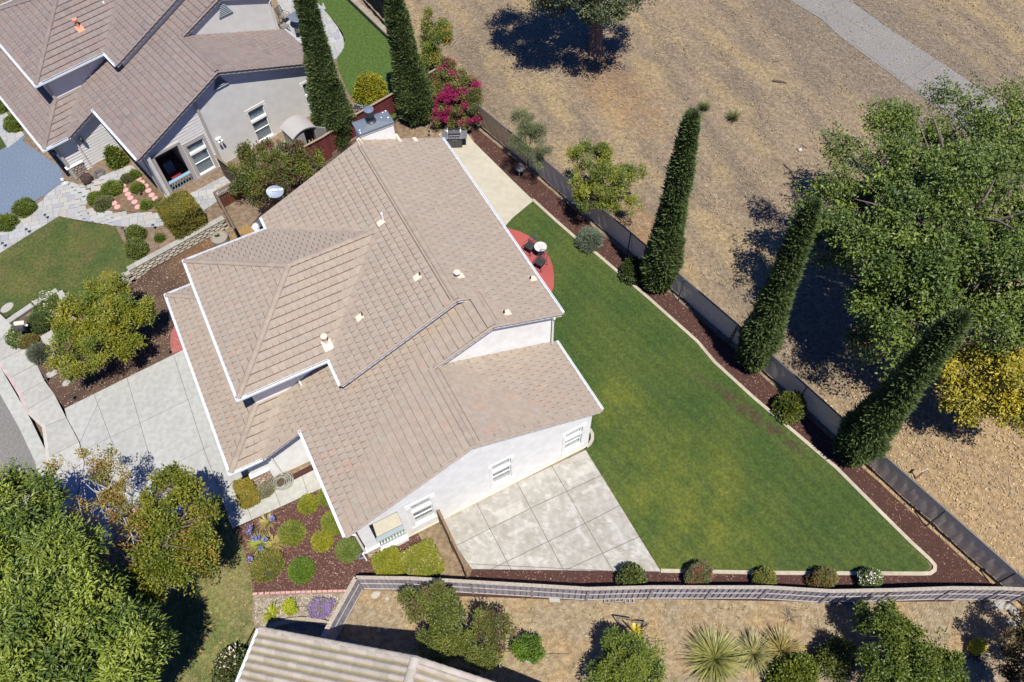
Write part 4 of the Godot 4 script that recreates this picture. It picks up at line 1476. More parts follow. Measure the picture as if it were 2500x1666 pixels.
func slat_chair(label: String, at: Vector3, turn: float, group: String) -> Node3D:
	var t := thing("patio_chair", label, "chair", at, turn, group)
	for sx in [-1, 1]:
		var s := mb()
		tube(s, [Vector3(sx * 0.28, 0, -0.3), Vector3(sx * 0.28, 0.42, -0.24), Vector3(sx * 0.27, 1.0, -0.42)], [0.018], 6)
		obj("back_leg", s, M.black_metal, t)
		s = mb()
		tube(s, [Vector3(sx * 0.28, 0, 0.28), Vector3(sx * 0.28, 0.62, 0.26), Vector3(sx * 0.28, 0.64, -0.28)], [0.018], 6)
		obj("arm", s, M.black_metal, t)
	for k in 6:
		var s := mb()
		box(s, Vector3(0, 0.5 + k * 0.095, -0.265 - 0.03 * k), Vector3(0.54, 0.05, 0.015), Basis(Vector3.RIGHT, -0.3))
		obj("back_slat", s, M.black_metal, t)
	var s2 := mb()
	s2.set_color(Color(0.4, 0.37, 0.31))
	box(s2, Vector3(0, 0.43, 0.02), Vector3(0.54, 0.05, 0.5))
	obj("seat_cushion", s2, M.cloth, t)
	return t

func neighbour_patio() -> void:
	var g := "patio set behind the neighbour house"
	var at := Vector3(5.69, 0.6, -27.64)
	var t := thing("patio_table", "round black mesh patio table half hidden by the cypress", "table", at, 0.0, g)
	var s := mb()
	lathe(s, Vector3(0, 0.7, 0), [Vector2(0.0, 0.0), Vector2(0.62, 0.0), Vector2(0.64, 0.02), Vector2(0.62, 0.035), Vector2(0.0, 0.035)], 28)
	obj("tabletop", s, M.sheet_metal, t)
	for k in 4:
		s = mb()
		var a := TAU * k / 4.0
		tube(s, [Vector3(cos(a) * 0.45, 0.7, sin(a) * 0.45), Vector3(cos(a) * 0.4, 0.3, sin(a) * 0.4), Vector3(cos(a) * 0.5, 0.0, sin(a) * 0.5)], [0.02], 5)
		obj("leg", s, M.black_metal, t)
	var c := slat_chair("black slatted patio chair above the round mesh table", at + Vector3(-0.75, 0, -0.95), 0.6, g)
	dup(c, "black slatted patio chair left of the round mesh table with a beige seat", at + Vector3(-1.15, 0, 0.15), 1.75)
	dup(c, "black slatted patio chair below the round mesh table near the eave", at + Vector3(-0.35, 0, 1.15), 2.9)

func satellite_dish(label: String, at: Vector3) -> void:
	var t := thing("satellite_dish", label, "satellite dish", at)
	var s := mb()
	tube(s, [Vector3(0.1, -0.55, 0.1), Vector3(0.05, -0.2, 0.05), Vector3(0, -0.06, 0)], [0.03], 7)
	obj("mast", s, M.steel, t)
	s = mb()
	box(s, Vector3(0.06, -0.22, 0.06), Vector3(0.16, 0.14, 0.14))
	obj("bracket", s, M.steel, t)
	# the dish looks up and towards the camera's side; its long axis lies along the image
	var b := Basis(Vector3(0.9, 0, 0.44), Vector3.UP, Vector3(-0.44, 0, 0.9)) * Basis(Vector3.RIGHT, 0.55)
	s = mb()
	s.set_color(Color(0.20, 0.25, 0.32))
	for k in 28:
		var a := TAU * k / 28
		var a2 := TAU * (k + 1) / 28
		var radii := [0.0, 0.4, 0.75, 1.0]
		for j in 3:
			var q := []
			for e in [[radii[j], a], [radii[j], a2], [radii[j + 1], a2], [radii[j + 1], a]]:
				q.append(b * Vector3(cos(e[1]) * 0.46 * e[0], 0.07 * e[0] * e[0], -sin(e[1]) * 0.33 * e[0]))
			quad(s, q[0], q[3], q[2], q[1])
	obj("reflector", s, M.plastic, t)
	s = mb()
	var rim := []
	for k in 29:
		var a := TAU * k / 28
		rim.append(b * Vector3(cos(a) * 0.46, 0.07, -sin(a) * 0.33))
	tube(s, rim, [0.012], 5)
	obj("rim", s, M.steel, t)
	var m := TextMesh.new()
	var f := SystemFont.new()
	f.font_names = PackedStringArray(["Droid Sans"])
	f.font_weight = 700
	m.font = f
	m.font_size = 16
	m.pixel_size = 0.0085
	m.depth = 0.004
	m.text = "DIRECTV"
	var o := mesh_of("lettering", m, M.white_trim, t)
	o.transform = Transform3D(b * Basis(Vector3.RIGHT, -PI / 2), b * Vector3(0.09, 0.07, -0.10))
	s = mb()
	lathe(s, b * Vector3(-0.25, 0.052, -0.10), [Vector2(0.0, 0.008), Vector2(0.035, 0.008), Vector2(0.04, 0.0)], 14, b)
	box(s, b * Vector3(-0.19, 0.06, -0.10), Vector3(0.03, 0.006, 0.06), b)
	obj("emblem", s, M.white_trim, t)

func mailbox(label: String, at: Vector3) -> void:
	var t := thing("mailbox", label, "mailbox", at, -0.35)
	var s := mb()
	s.set_color(Color(0.06, 0.04, 0.03))
	box(s, Vector3(0.1, 0.5, 0), Vector3(0.1, 1.0, 0.1))
	obj("post", s, M.wood, t)
	for q in [[Vector3(0, 1.1, -0.14), Color(0.62, 0.56, 0.42), "cream_box"], [Vector3(0, 1.08, 0.14), Color(0.035, 0.04, 0.05), "black_box"]]:
		s = mb()
		s.set_color(q[1])
		box(s, q[0] - Vector3(0, 0.05, 0), Vector3(0.5, 0.14, 0.24))
		for k in 6:
			var a := PI * k / 6
			var a2 := PI * (k + 1) / 6
			var c: Vector3 = q[0] + Vector3(0, 0.02, 0)
			quad(s, c + Vector3(0.25, sin(a) * 0.12, -cos(a) * -0.12), c + Vector3(0.25, sin(a2) * 0.12, -cos(a2) * -0.12), c + Vector3(-0.25, sin(a2) * 0.12, -cos(a2) * -0.12), c + Vector3(-0.25, sin(a) * 0.12, -cos(a) * -0.12))
			tri(s, c + Vector3(0.25, 0, 0), c + Vector3(0.25, sin(a2) * 0.12, cos(a2) * 0.12), c + Vector3(0.25, sin(a) * 0.12, cos(a) * 0.12))
			tri(s, c + Vector3(-0.25, 0, 0), c + Vector3(-0.25, sin(a) * 0.12, cos(a) * 0.12), c + Vector3(-0.25, sin(a2) * 0.12, cos(a2) * 0.12))
		obj(q[2], s, M.plastic, t)
	s = mb()
	s.set_color(Color(0.6, 0.02, 0.03))
	box(s, Vector3(-0.1, 1.12, 0.275), Vector3(0.16, 0.03, 0.01))
	obj("flag", s, M.plastic, t)
	s = mb()
	s.set_color(Color(0.55, 0.6, 0.68))
	box(s, Vector3(0.3, 0.98, -0.05), Vector3(0.1, 0.05, 0.1))
	obj("lamp", s, M.plastic, t)

func hose(called: String, label: String, at: Vector3, loops: int, r: float, c: Color, thick := 0.016) -> void:
	var s := mb()
	s.set_color(c)
	for k in loops:
		var pts := []
		var o := Vector3(rf(-0.12, 0.12), 0.03 + 0.012 * k, rf(-0.1, 0.1))
		var q := rf(0.7, 1.15) * r
		var sq := rf(0.75, 1.0)
		for i in 19:
			var a := TAU * i / 18
			pts.append(at + o + Vector3(cos(a) * q, 0.02 * sin(a * 3 + k), sin(a) * q * sq))
		tube(s, pts, [thick], 5)
	tag(obj(called, s, M.plastic), label, "hose")

func line_tube(called: String, label: String, cat: String, pts: Array, r: float, c: Color) -> void:
	var s := mb()
	s.set_color(c)
	tube(s, pts, [r], 5)
	tag(obj(called, s, M.plastic), label, cat)

func path_light(first: Node3D, label: String, at: Vector3) -> Node3D:
	if first:
		return dup(first, label, at)
	var t := thing("path_light", label, "garden light", at, 0.0, "small black garden lights")
	var s := mb()
	tube(s, [Vector3.ZERO, Vector3(0, 0.34, 0)], [0.012], 5)
	obj("stake", s, M.black_metal, t)
	s = mb()
	lathe(s, Vector3(0, 0.32, 0), [Vector2(0.03, 0), Vector2(0.09, 0.05), Vector2(0.06, 0.08), Vector2(0, 0.1)], 10)
	obj("lamp_head", s, M.black_metal, t)
	return t

func rock(s: SurfaceTool, c: Vector3, r: Vector3, col: Color) -> void:
	s.set_color(col)
	var seg := 7
	var rows := 4
	var g := []
	for j in rows + 1:
		var row := []
		for k in seg:
			var th := PI * j / rows
			var a := TAU * k / seg
			row.append(c + Vector3(sin(th) * cos(a), cos(th), sin(th) * sin(a)) * r * rf(0.8, 1.15))
		g.append(row)
	for j in rows:
		for k in seg:
			var k2 := (k + 1) % seg
			var p0: Vector3 = g[j][k]
			if j == 0:
				tri(s, g[0][0], g[1][k2], g[1][k])
			else:
				quad(s, g[j + 1][k], g[j][k], g[j][k2], g[j + 1][k2])

func tool_shed(label: String, at: Vector3, turn: float) -> void:
	var t := thing("storage_shed", label, "shed", at, turn)
	var c := Color(0.27, 0.265, 0.26)
	var s := mb()
	s.set_color(c)
	box(s, Vector3(-0.72, 0.95, 0), Vector3(0.06, 1.9, 1.2))
	obj("side_panel", s, M.plastic, t)
	s = mb()
	s.set_color(c)
	box(s, Vector3(0.72, 0.95, 0), Vector3(0.06, 1.9, 1.2))
	obj("side_panel", s, M.plastic, t)
	s = mb()
	s.set_color(c * 0.9)
	box(s, Vector3(0, 0.95, -0.6), Vector3(1.44, 1.9, 0.05))
	obj("back_panel", s, M.plastic, t)
	s = mb()
	s.set_color(Color(0.33, 0.32, 0.31))
	var n := 8
	for k in n:
		var x0 := lerpf(-0.8, 0.8, float(k) / n)
		var x1 := lerpf(-0.8, 0.8, float(k + 1) / n)
		var y0 := 1.9 + 0.28 * (1.0 - pow(x0 / 0.8, 2))
		var y1 := 1.9 + 0.28 * (1.0 - pow(x1 / 0.8, 2))
		quad(s, Vector3(x0, y0, 0.72), Vector3(x1, y1, 0.72), Vector3(x1, y1, -0.68), Vector3(x0, y0, -0.68))
		quad(s, Vector3(x0, y0 - 0.1, 0.70), Vector3(x1, y1 - 0.1, 0.70), Vector3(x1, y1, 0.72), Vector3(x0, y0, 0.72))
	obj("roof", s, M.plastic, t)
	s = mb()
	s.set_color(Color(0.29, 0.29, 0.30))
	box(s, Vector3(-0.35, 0.93, 0.61), Vector3(0.72, 1.84, 0.05))
	box(s, Vector3(-0.42, 1.35, 0.64), Vector3(0.36, 0.5, 0.02))
	box(s, Vector3(-0.3, 0.55, 0.645), Vector3(0.4, 0.03, 0.02))
	obj("door", s, M.plastic, t)
	s = mb()
	s.set_color(Color(0.24, 0.235, 0.23))
	box(s, Vector3(0.98, 0.93, 0.86), Vector3(0.72, 1.84, 0.05), Basis(Vector3.UP, -0.9))
	obj("open_door", s, M.plastic, t)
	for q in [[0.25, 0.5, Color(0.45, 0.27, 0.1)], [0.42, -0.3, Color(0.05, 0.35, 0.4)], [0.52, 0.2, Color(0.5, 0.33, 0.15)]]:
		s = mb()
		s.set_color(q[2])
		tube(s, [Vector3(q[0], 0.05, 0.75), Vector3(q[0] + q[1] * 0.3, 1.35, -0.2)], [0.025], 5)
		tag(obj("garden_tool", s, M.wood, self), "%s garden tool leaning in the open grey shed" % ["brown handled", "teal handled", "pale wooden"][0 if q[1] > 0.4 else 1 if q[1] < 0 else 2], "tool")
		get_child(get_child_count() - 1).transform = t.transform

# ---------------------------------------------------------------- the place
func _ready() -> void:
	var cam := Camera3D.new()
	cam.name = "camera"
	cam.transform = Transform3D(Basis(Vector3(0.88311, -0.01781, 0.46883), Vector3(0.40512, 0.53295, -0.74286), Vector3(-0.23663, 0.84596, 0.47787)), Vector3(-3.071, 34.629, 21.418))
	cam.fov = 47.003
	cam.near = 0.5
	cam.far = 900.0
	add_child(cam)
	var env := Environment.new()
	env.background_mode = Environment.BG_SKY
	var sm := ProceduralSkyMaterial.new()
	sm.sky_top_color = Color(0.20, 0.40, 0.78)
	sm.sky_horizon_color = Color(0.62, 0.74, 0.90)
	sm.sky_curve = 0.12
	sm.ground_horizon_color = Color(0.62, 0.70, 0.80)
	sm.ground_bottom_color = Color(0.30, 0.27, 0.22)
	sm.energy_multiplier = 0.52
	env.sky = Sky.new()
	env.sky.sky_material = sm
	env.tonemap_mode = Environment.TONE_MAPPER_LINEAR
	env.tonemap_exposure = 1.5
	env.sdfgi_enabled = true
	env.ssao_enabled = true
	env.ssil_enabled = true
	var we := WorldEnvironment.new()
	we.name = "environment"
	we.environment = env
	add_child(we)
	var sun := DirectionalLight3D.new()
	sun.name = "sun"
	sun.light_energy = 1.55
	sun.light_color = Color(1.0, 0.975, 0.93)
	sun.light_angular_distance = 0.5
	sun.shadow_enabled = true
	add_child(sun)
	sun.look_at_from_position(Vector3(-0.09 * 37.0, 93.0, 0.995 * 37.0), Vector3.ZERO)
	rng.seed = 4711
	macro.seed = 5
	macro.frequency = 0.12
	fine.seed = 8
	fine.frequency = 0.9
	materials()
	ground_field()
	ground_yard()
	ground_front()
	ground_neighbour()
	ground_south()
	main_house()
	neighbour_house()
	south_house()
	fences()
	big_trees()
	garden_trees()
	shrubs()
	garden_things()
	litter()

# ---------------------------------------------------------------- ground
func mottled(x: float, z: float, f: float) -> float:
	return macro.get_noise_2d(x * f, z * f)

func ground_field() -> void:
	var s := mb()
	s.set_color(Color(0.22, 0.17, 0.11))
	quad(s, Vector3(-300, -0.45, 300), Vector3(300, -0.45, 300), Vector3(300, -0.45, -300), Vector3(-300, -0.45, -300))
	struct(obj("ground", s, M.earth), "bare brown ground under everything")
	var poly := PackedVector2Array([Vector2(-30, -70), Vector2(75, -70), Vector2(75, 45), Vector2(20.2, 45), Vector2(19.7, 27), Vector2(19.02, 22.82), Vector2(17.77, 15.87), Vector2(16.36, 7.54), Vector2(14.94, 0.03), Vector2(13.22, -8.32), Vector2(12.16, -13.1), Vector2(12.1, -17.3), Vector2(7, -23), Vector2(3, -28), Vector2(-2, -36), Vector2(-12, -48)])
	var furrow := Vector2(0.86, 0.50)
	var height := func(x: float, z: float) -> float:
		var calm := smoothstep(2.0, 5.0, absf(x - 39.3))
		return -0.03 + calm * (0.06 * macro.get_noise_2d((x + z * 0.1) * 6.0, z * 0.9) + 0.05 * fine.get_noise_2d(x * 1.1, z * 0.9))
	var straw := Color(0.38, 0.305, 0.175)
	var dust := Color(0.315, 0.255, 0.18)
	var grey := Color(0.22, 0.182, 0.138)
	var rust := Color(0.37, 0.215, 0.095)
	var tint := func(x: float, z: float) -> Color:
		var across := x + z * 0.1
		var a := macro.get_noise_2d(across * 4.5, z * 0.7)
		var b := macro.get_noise_2d(across * 3.2 + 90.0, z * 0.9)
		var c := dust.lerp(grey, clampf(a * 2.0 + 0.25, 0, 1))
		c = c.lerp(straw, clampf(b * 2.4 + 0.5 * fine.get_noise_2d(x * 0.8, z * 0.5) - 0.05, 0, 0.9))
		# orange dry weeds by the field tree and along the screen fence
		var r := 0.55 * smoothstep(3.2, 0.6, Vector2(x - 21.6, (z + 11.6) * 0.5).length()) + 0.8 * smoothstep(2.2, 0.3, absf(x - 16.6 - (z - 1.0) * 0.06)) * smoothstep(4.0, 0.0, absf(z + 0.5))
		c = c.lerp(rust, clampf((r + 0.5 * fine.get_noise_2d(x * 0.7, z * 0.7)) * 0.75, 0, 0.75) if r > 0.05 else 0.0)
		# drier and paler along the southern end
		c = c.lerp(Color(0.44, 0.32, 0.175), 0.75 * smoothstep(10.0, 19.0, z) * smoothstep(40.0, 26.0, x))
		c = c.lerp(Color(0.215, 0.185, 0.15), 0.8 * smoothstep(6.5, 3.0, absf(x - 39.3)))
		var k := 1.0 + 0.16 * fine.get_noise_2d(x * 1.6, z * 1.6) + 0.10 * fine.get_noise_2d(x * 4.0, z * 4.0)
		return Color(c.r * k, c.g * k, c.b * k)
	struct(sheet("dry_field", poly, 0.42, height, tint, M.earth, 0.3), "dry ploughed field of straw and clods beyond the screen fence")
	var left := [Vector2(37.19, -17.5), Vector2(37.43, -14), Vector2(37.95, -11.26), Vector2(37.81, -8.79), Vector2(38.23, -3.64), Vector2(38.59, -0.05), Vector2(38.94, 5.27), Vector2(39.27, 9.79)]
	var right := [Vector2(40.85, -15.43), Vector2(41.07, -11.95), Vector2(41.33, -7.76), Vector2(41.76, -4.23), Vector2(42.22, -0.02), Vector2(42.37, 2.7), Vector2(42.67, 8.02), Vector2(42.88, 11.26)]
	var p := PackedVector2Array(left)
	right.reverse()
	p.append_array(PackedVector2Array(right))
	var road := sheet("asphalt_path", p, 0.6, level(0.0), func(x: float, z: float) -> Color:
		var k := 1.0 + 0.10 * macro.get_noise_2d(x * 3.0, z * 3.0)
		return Color(0.245 * k, 0.235 * k, 0.225 * k), M.asphalt, 0.2)
	struct(road, "pale cracked asphalt path crossing the dry field")
	for ln in [[Vector2(37.89, -12.5), Vector2(38.33, -11.36), Vector2(39.41, -11.22), Vector2(39.71, -12.18), Vector2(40.96, -12.12)], [Vector2(38.33, -11.36), Vector2(37.7, -10.01)], [Vector2(39.41, -11.22), Vector2(39.64, -9.33), Vector2(39.98, -7.67)], [Vector2(38.08, -3.63), Vector2(39.27, -3.75), Vector2(41.79, -4.26)], [Vector2(39.27, -3.75), Vector2(39.7, -2.64), Vector2(39.81, -0.7), Vector2(40.23, 0.87)], [Vector2(37.81, -9.09), Vector2(38.23, -7.07), Vector2(38.29, -5.04), Vector2(38.43, -2.85), Vector2(38.58, -0.39)], [Vector2(41.24, -11.63), Vector2(41.29, -9.59), Vector2(41.4, -7.68)]]:
		var q := []
		for i in ln.size() - 1:
			for k in 4:
				q.append(ln[i].lerp(ln[i + 1], k / 4.0) + Vector2(rf(-0.04, 0.04), rf(-0.04, 0.04)))
		q.append(ln[-1])
		s = mb()
		s.set_color(Color(0.13, 0.125, 0.12))
		slab(s, ribbon(q, 0.06), -0.005, 0.004)
		obj("crack", s, M.plain, road)

func lawn_tint(x: float, z: float) -> Color:
	var c := Color(0.060, 0.115, 0.018).lerp(Color(0.100, 0.142, 0.026), clampf(0.5 + macro.get_noise_2d(x * 2.2, z * 2.2) * 1.2, 0, 1))
	# yellower worn patches where the photo shows them
	var y := smoothstep(4.4, 0.6, Vector2((x - 9.6) * 0.9, (z - 13.6) * 0.75).length())
	y = maxf(y, 0.8 * smoothstep(2.6, 0.4, Vector2(x - 9.3, z - 7.6).length()))
	y = clampf(y * (0.6 + 0.9 * fine.get_noise_2d(x * 0.6, z * 0.6)), 0, 1)
	c = c.lerp(Color(0.21, 0.225, 0.03), y * 0.85)
	# mower lines
	var m := sin((x * 0.985 - z * 0.17) * 9.5) * 0.09
	var bare := smoothstep(0.5, 0.15, absf((x - 14.6) - (z - 11.4) * 0.32 - 0.35)) * smoothstep(4.0, 1.2, absf(z - 11.2)) * smoothstep(-0.25, 0.25, fine.get_noise_2d(x * 1.2, z * 1.2) + 0.1)
	c = c.lerp(Color(0.10, 0.062, 0.042), 0.85 * bare)
	var k := 1.0 + m + 0.10 * fine.get_noise_2d(x * 2.0, z * 2.0) + 0.08 * fine.get_noise_2d(x * 7.0, z * 2.5)
	return Color(c.r * k, c.g * k, c.b * k)

func ground_yard() -> void:
	struct(sheet("yard_earth", PackedVector2Array([Vector2(-8, -13), Vector2(0.5, -14.4), Vector2(5.4, -15.7), Vector2(12, -17.2), Vector2(12.16, -13.1), Vector2(13.22, -8.32), Vector2(14.94, 0.03), Vector2(16.36, 7.54), Vector2(17.77, 15.87), Vector2(19.02, 22.82), Vector2(17, 22.4), Vector2(12.1, 19.8), Vector2(5.7, 16.2), Vector2(3.3, 15), Vector2(-1.7, 12.1), Vector2(-5.2, 10), Vector2(-8, 9), Vector2(-8.4, -4)]), 0.5, level(-0.03), even(Color(0.27, 0.205, 0.135), 0.35), M.earth), "tan bare soil of the yard")
	var lawn := PackedVector2Array([Vector2(12.27, -6.07), Vector2(12.35, -5.73), Vector2(12.97, -2.3), Vector2(13.35, -1.05), Vector2(14.24, 2.99), Vector2(14.94, 6.53), Vector2(15.01, 7.95), Vector2(15.48, 10.56), Vector2(16.31, 14.09), Vector2(16.6, 15.42), Vector2(16.93, 18.02), Vector2(17.14, 19.7), Vector2(17.28, 20.61), Vector2(17.23, 20.91), Vector2(17.04, 21.01), Vector2(16.79, 20.95), Vector2(16.12, 20.59), Vector2(6.77, 15.43), Vector2(6.76, 9.02), Vector2(6.9, 8.6), Vector2(6.9, -6), Vector2(9.8, -5.15), Vector2(10.58, -5.56), Vector2(11.34, -5.82), Vector2(11.87, -6)])
	struct(sheet("back_lawn", lawn, 0.16, level(0.03), lawn_tint, M.lawn), "long green triangular back lawn")
	# concrete mow strip round the lawn
	var edge := [Vector2(12.28, -6.24), Vector2(12.67, -4.16), Vector2(13.05, -2.35), Vector2(13.43, -1.1), Vector2(14.33, 2.95), Vector2(15.03, 6.5), Vector2(15.08, 7.94), Vector2(15.56, 10.53), Vector2(16.38, 14.07), Vector2(16.68, 15.4), Vector2(17, 18), Vector2(17.23, 19.72), Vector2(17.4, 20.66), Vector2(17.41, 20.99), Vector2(17.24, 21.14), Vector2(16.98, 21.15), Vector2(16.65, 20.99), Vector2(16.06, 20.67), Vector2(11.21, 18.03), Vector2(6.75, 15.53)]
	struct(sheet("concrete_edging", ribbon(edge, 0.17), 0.5, level(0.07), even(Color(0.40, 0.36, 0.28), 0.2), M.concrete, 0.1), "narrow concrete kerb round the back lawn")
	var bed := PackedVector2Array([Vector2(11.57, -13.3), Vector2(11.51, -12.38), Vector2(11.39, -12.24), Vector2(11.98, -8.2), Vector2(12.33, -6.18), Vector2(12.65, -4.13), Vector2(13.04, -2.32), Vector2(14.31, 2.97), Vector2(15.01, 6.52), Vector2(15.54, 10.55), Vector2(16.37, 14.09), Vector2(16.99, 18.02), Vector2(17.38, 20.67), Vector2(17.39, 21.01), Vector2(17.23, 21.16), Vector2(16.98, 21.15), Vector2(6.74, 15.54), Vector2(-0.53, 11.54), Vector2(-0.84, 11.92), Vector2(-1.7, 12.2), Vector2(3.3, 15.1), Vector2(5.7, 16.3), Vector2(12.1, 19.9), Vector2(17, 22.5), Vector2(18.99, 22.8), Vector2(17.75, 15.86), Vector2(16.35, 7.53), Vector2(14.9, 0), Vector2(13.18, -8.34), Vector2(12.12, -13.12)])
	struct(sheet("back_mulch_bed", bed, 0.25, func(x: float, z: float) -> float: return 0.015 + 0.02 * fine.get_noise_2d(x * 1.5, z * 1.5), func(x: float, z: float) -> Color:
		var k := 1.0 + 0.25 * fine.get_noise_2d(x * 2.5, z * 2.5)
		return Color(0.115 * k, 0.055 * k, 0.043 * k), M.mulch), "reddish bark mulch bed between lawn and fences")
	var walk := PackedVector2Array([Vector2(6.8, -13), Vector2(10.45, -13.33), Vector2(11.35, -13.08), Vector2(11.37, -12.2), Vector2(11.96, -8.16), Vector2(12.29, -6.12), Vector2(11.87, -5.99), Vector2(11.34, -5.81), Vector2(10.58, -5.55), Vector2(9.8, -5.14), Vector2(6.8, -5.8)])
	cut_slab("side_walk", "cream concrete walk beside the house below the grill", walk, 0.04, [[Vector2(8.55, -9.6), Vector2(12.06, -9.73)], [Vector2(9.04, -7.04), Vector2(12.76, -7.12)]], M.walk, even(Color(0.385, 0.358, 0.285), 0.1))
	var red := PackedVector2Array([Vector2(6.8, -6), Vector2(9.82, -5.12), Vector2(10.17, -4.79), Vector2(10.5, -4.4), Vector2(10.77, -3.87), Vector2(10.98, -3.25), Vector2(11.08, -2.48), Vector2(11.01, -1.89), Vector2(10.89, -1.36), Vector2(10.63, -0.77), Vector2(10.26, -0.15), Vector2(9.84, 0.28), Vector2(9.41, 0.72), Vector2(6.8, 3.2)])
	struct(sheet("red_patio", red, 0.4, level(0.05), even(Color(0.285, 0.062, 0.055), 0.14), M.plain, 0.08), "brick red half round patio under the bistro set")
	# the stained concrete patio at the end wall
	var patio := PackedVector2Array([Vector2(-0.58, 8.82), Vector2(6.81, 9.01), Vector2(6.73, 15.55), Vector2(-0.52, 11.53), Vector2(-0.84, 9.25)])
	var smear := FastNoiseLite.new()
	smear.seed = 12
	smear.frequency = 0.35
	smear.domain_warp_enabled = true
	smear.domain_warp_amplitude = 6.0
	smear.domain_warp_frequency = 0.25
	var patio_tint := func(x: float, z: float) -> Color:
		var v := smear.get_noise_2d(x * 1.4, z * 1.4)
		var w := smear.get_noise_2d(x * 5.0 + 60.0, z * 2.4)
		var c := Color(0.305, 0.295, 0.265).lerp(Color(0.36, 0.352, 0.33), clampf(0.5 + v * 1.3, 0, 1))
		c = c.lerp(Color(0.46, 0.455, 0.445), clampf(w * 2.4 - 0.25, 0, 0.75))
		c = c.lerp(Color(0.26, 0.24, 0.205), clampf(-smear.get_noise_2d(x * 3.0, z * 3.0 + 30.0) * 1.8 - 0.35, 0, 0.6))
		# paler rectangles under the windows
		for q in [Rect2(1.65, 9.75, 1.25, 0.55), Rect2(1.6, 10.85, 1.25, 0.18), Rect2(5.6, 9.6, 1.1, 0.5), Rect2(5.5, 10.75, 1.0, 0.16)]:
			if q.has_point(Vector2(x, z)):
				c = c.lerp(Color(0.45, 0.44, 0.41), 0.7)
		return c
	cut_slab("south_patio", "stained pale concrete patio beside the white end wall", patio, 0.04, [[Vector2(1.02, 8.75), Vector2(0.99, 12.45)], [Vector2(3.14, 8.78), Vector2(3.01, 13.63)], [Vector2(4.99, 8.77), Vector2(4.9, 14.65)], [Vector2(-1.05, 10.25), Vector2(3.2, 10.31)], [Vector2(3.2, 10.31), Vector2(6.83, 10.47)], [Vector2(0.24, 11.94), Vector2(5.17, 12.12)], [Vector2(5.17, 12.12), Vector2(6.92, 12.13)], [Vector2(2.68, 13.49), Vector2(6.94, 13.81)], [Vector2(-0.95, 11.01), Vector2(6.48, 15.5)]], M.concrete, patio_tint, 0.025, 0.03, 0.09)
	var kerb := [Vector2(6.92, 8.9), Vector2(7.14, 8.85), Vector2(7.37, 8.7), Vector2(7.51, 8.46), Vector2(7.54, 8.18)]
	struct(sheet("planter_kerb", ribbon(kerb, 0.16), 0.3, level(0.12), even(Color(0.40, 0.37, 0.31)), M.concrete, 0.15), "curved concrete kerb at the corner of the end wall")
	struct(sheet("corner_mulch_bed", PackedVector2Array([Vector2(6.82, 8.99), Vector2(7.32, 8.7), Vector2(7.51, 8.23), Vector2(7, 7.4), Vector2(7, 8.6)]), 0.3, level(0.055), even(Color(0.082, 0.036, 0.029), 0.3), M.mulch), "patch of mulch inside the curved kerb")
	# bare dirt behind the chimney and by the gate fence
	struct(sheet("gate_earth", PackedVector2Array([Vector2(-1.4, 8.86), Vector2(-0.72, 8.86), Vector2(-0.84, 11.92), Vector2(-5.14, 9.48), Vector2(-2.92, 10.15), Vector2(-1.91, 9.56), Vector2(-1.96, 8.91)]), 0.4, level(0.0), even(Color(0.285, 0.222, 0.15), 0.25), M.earth), "strip of bare tan earth beside the brown plank fence")

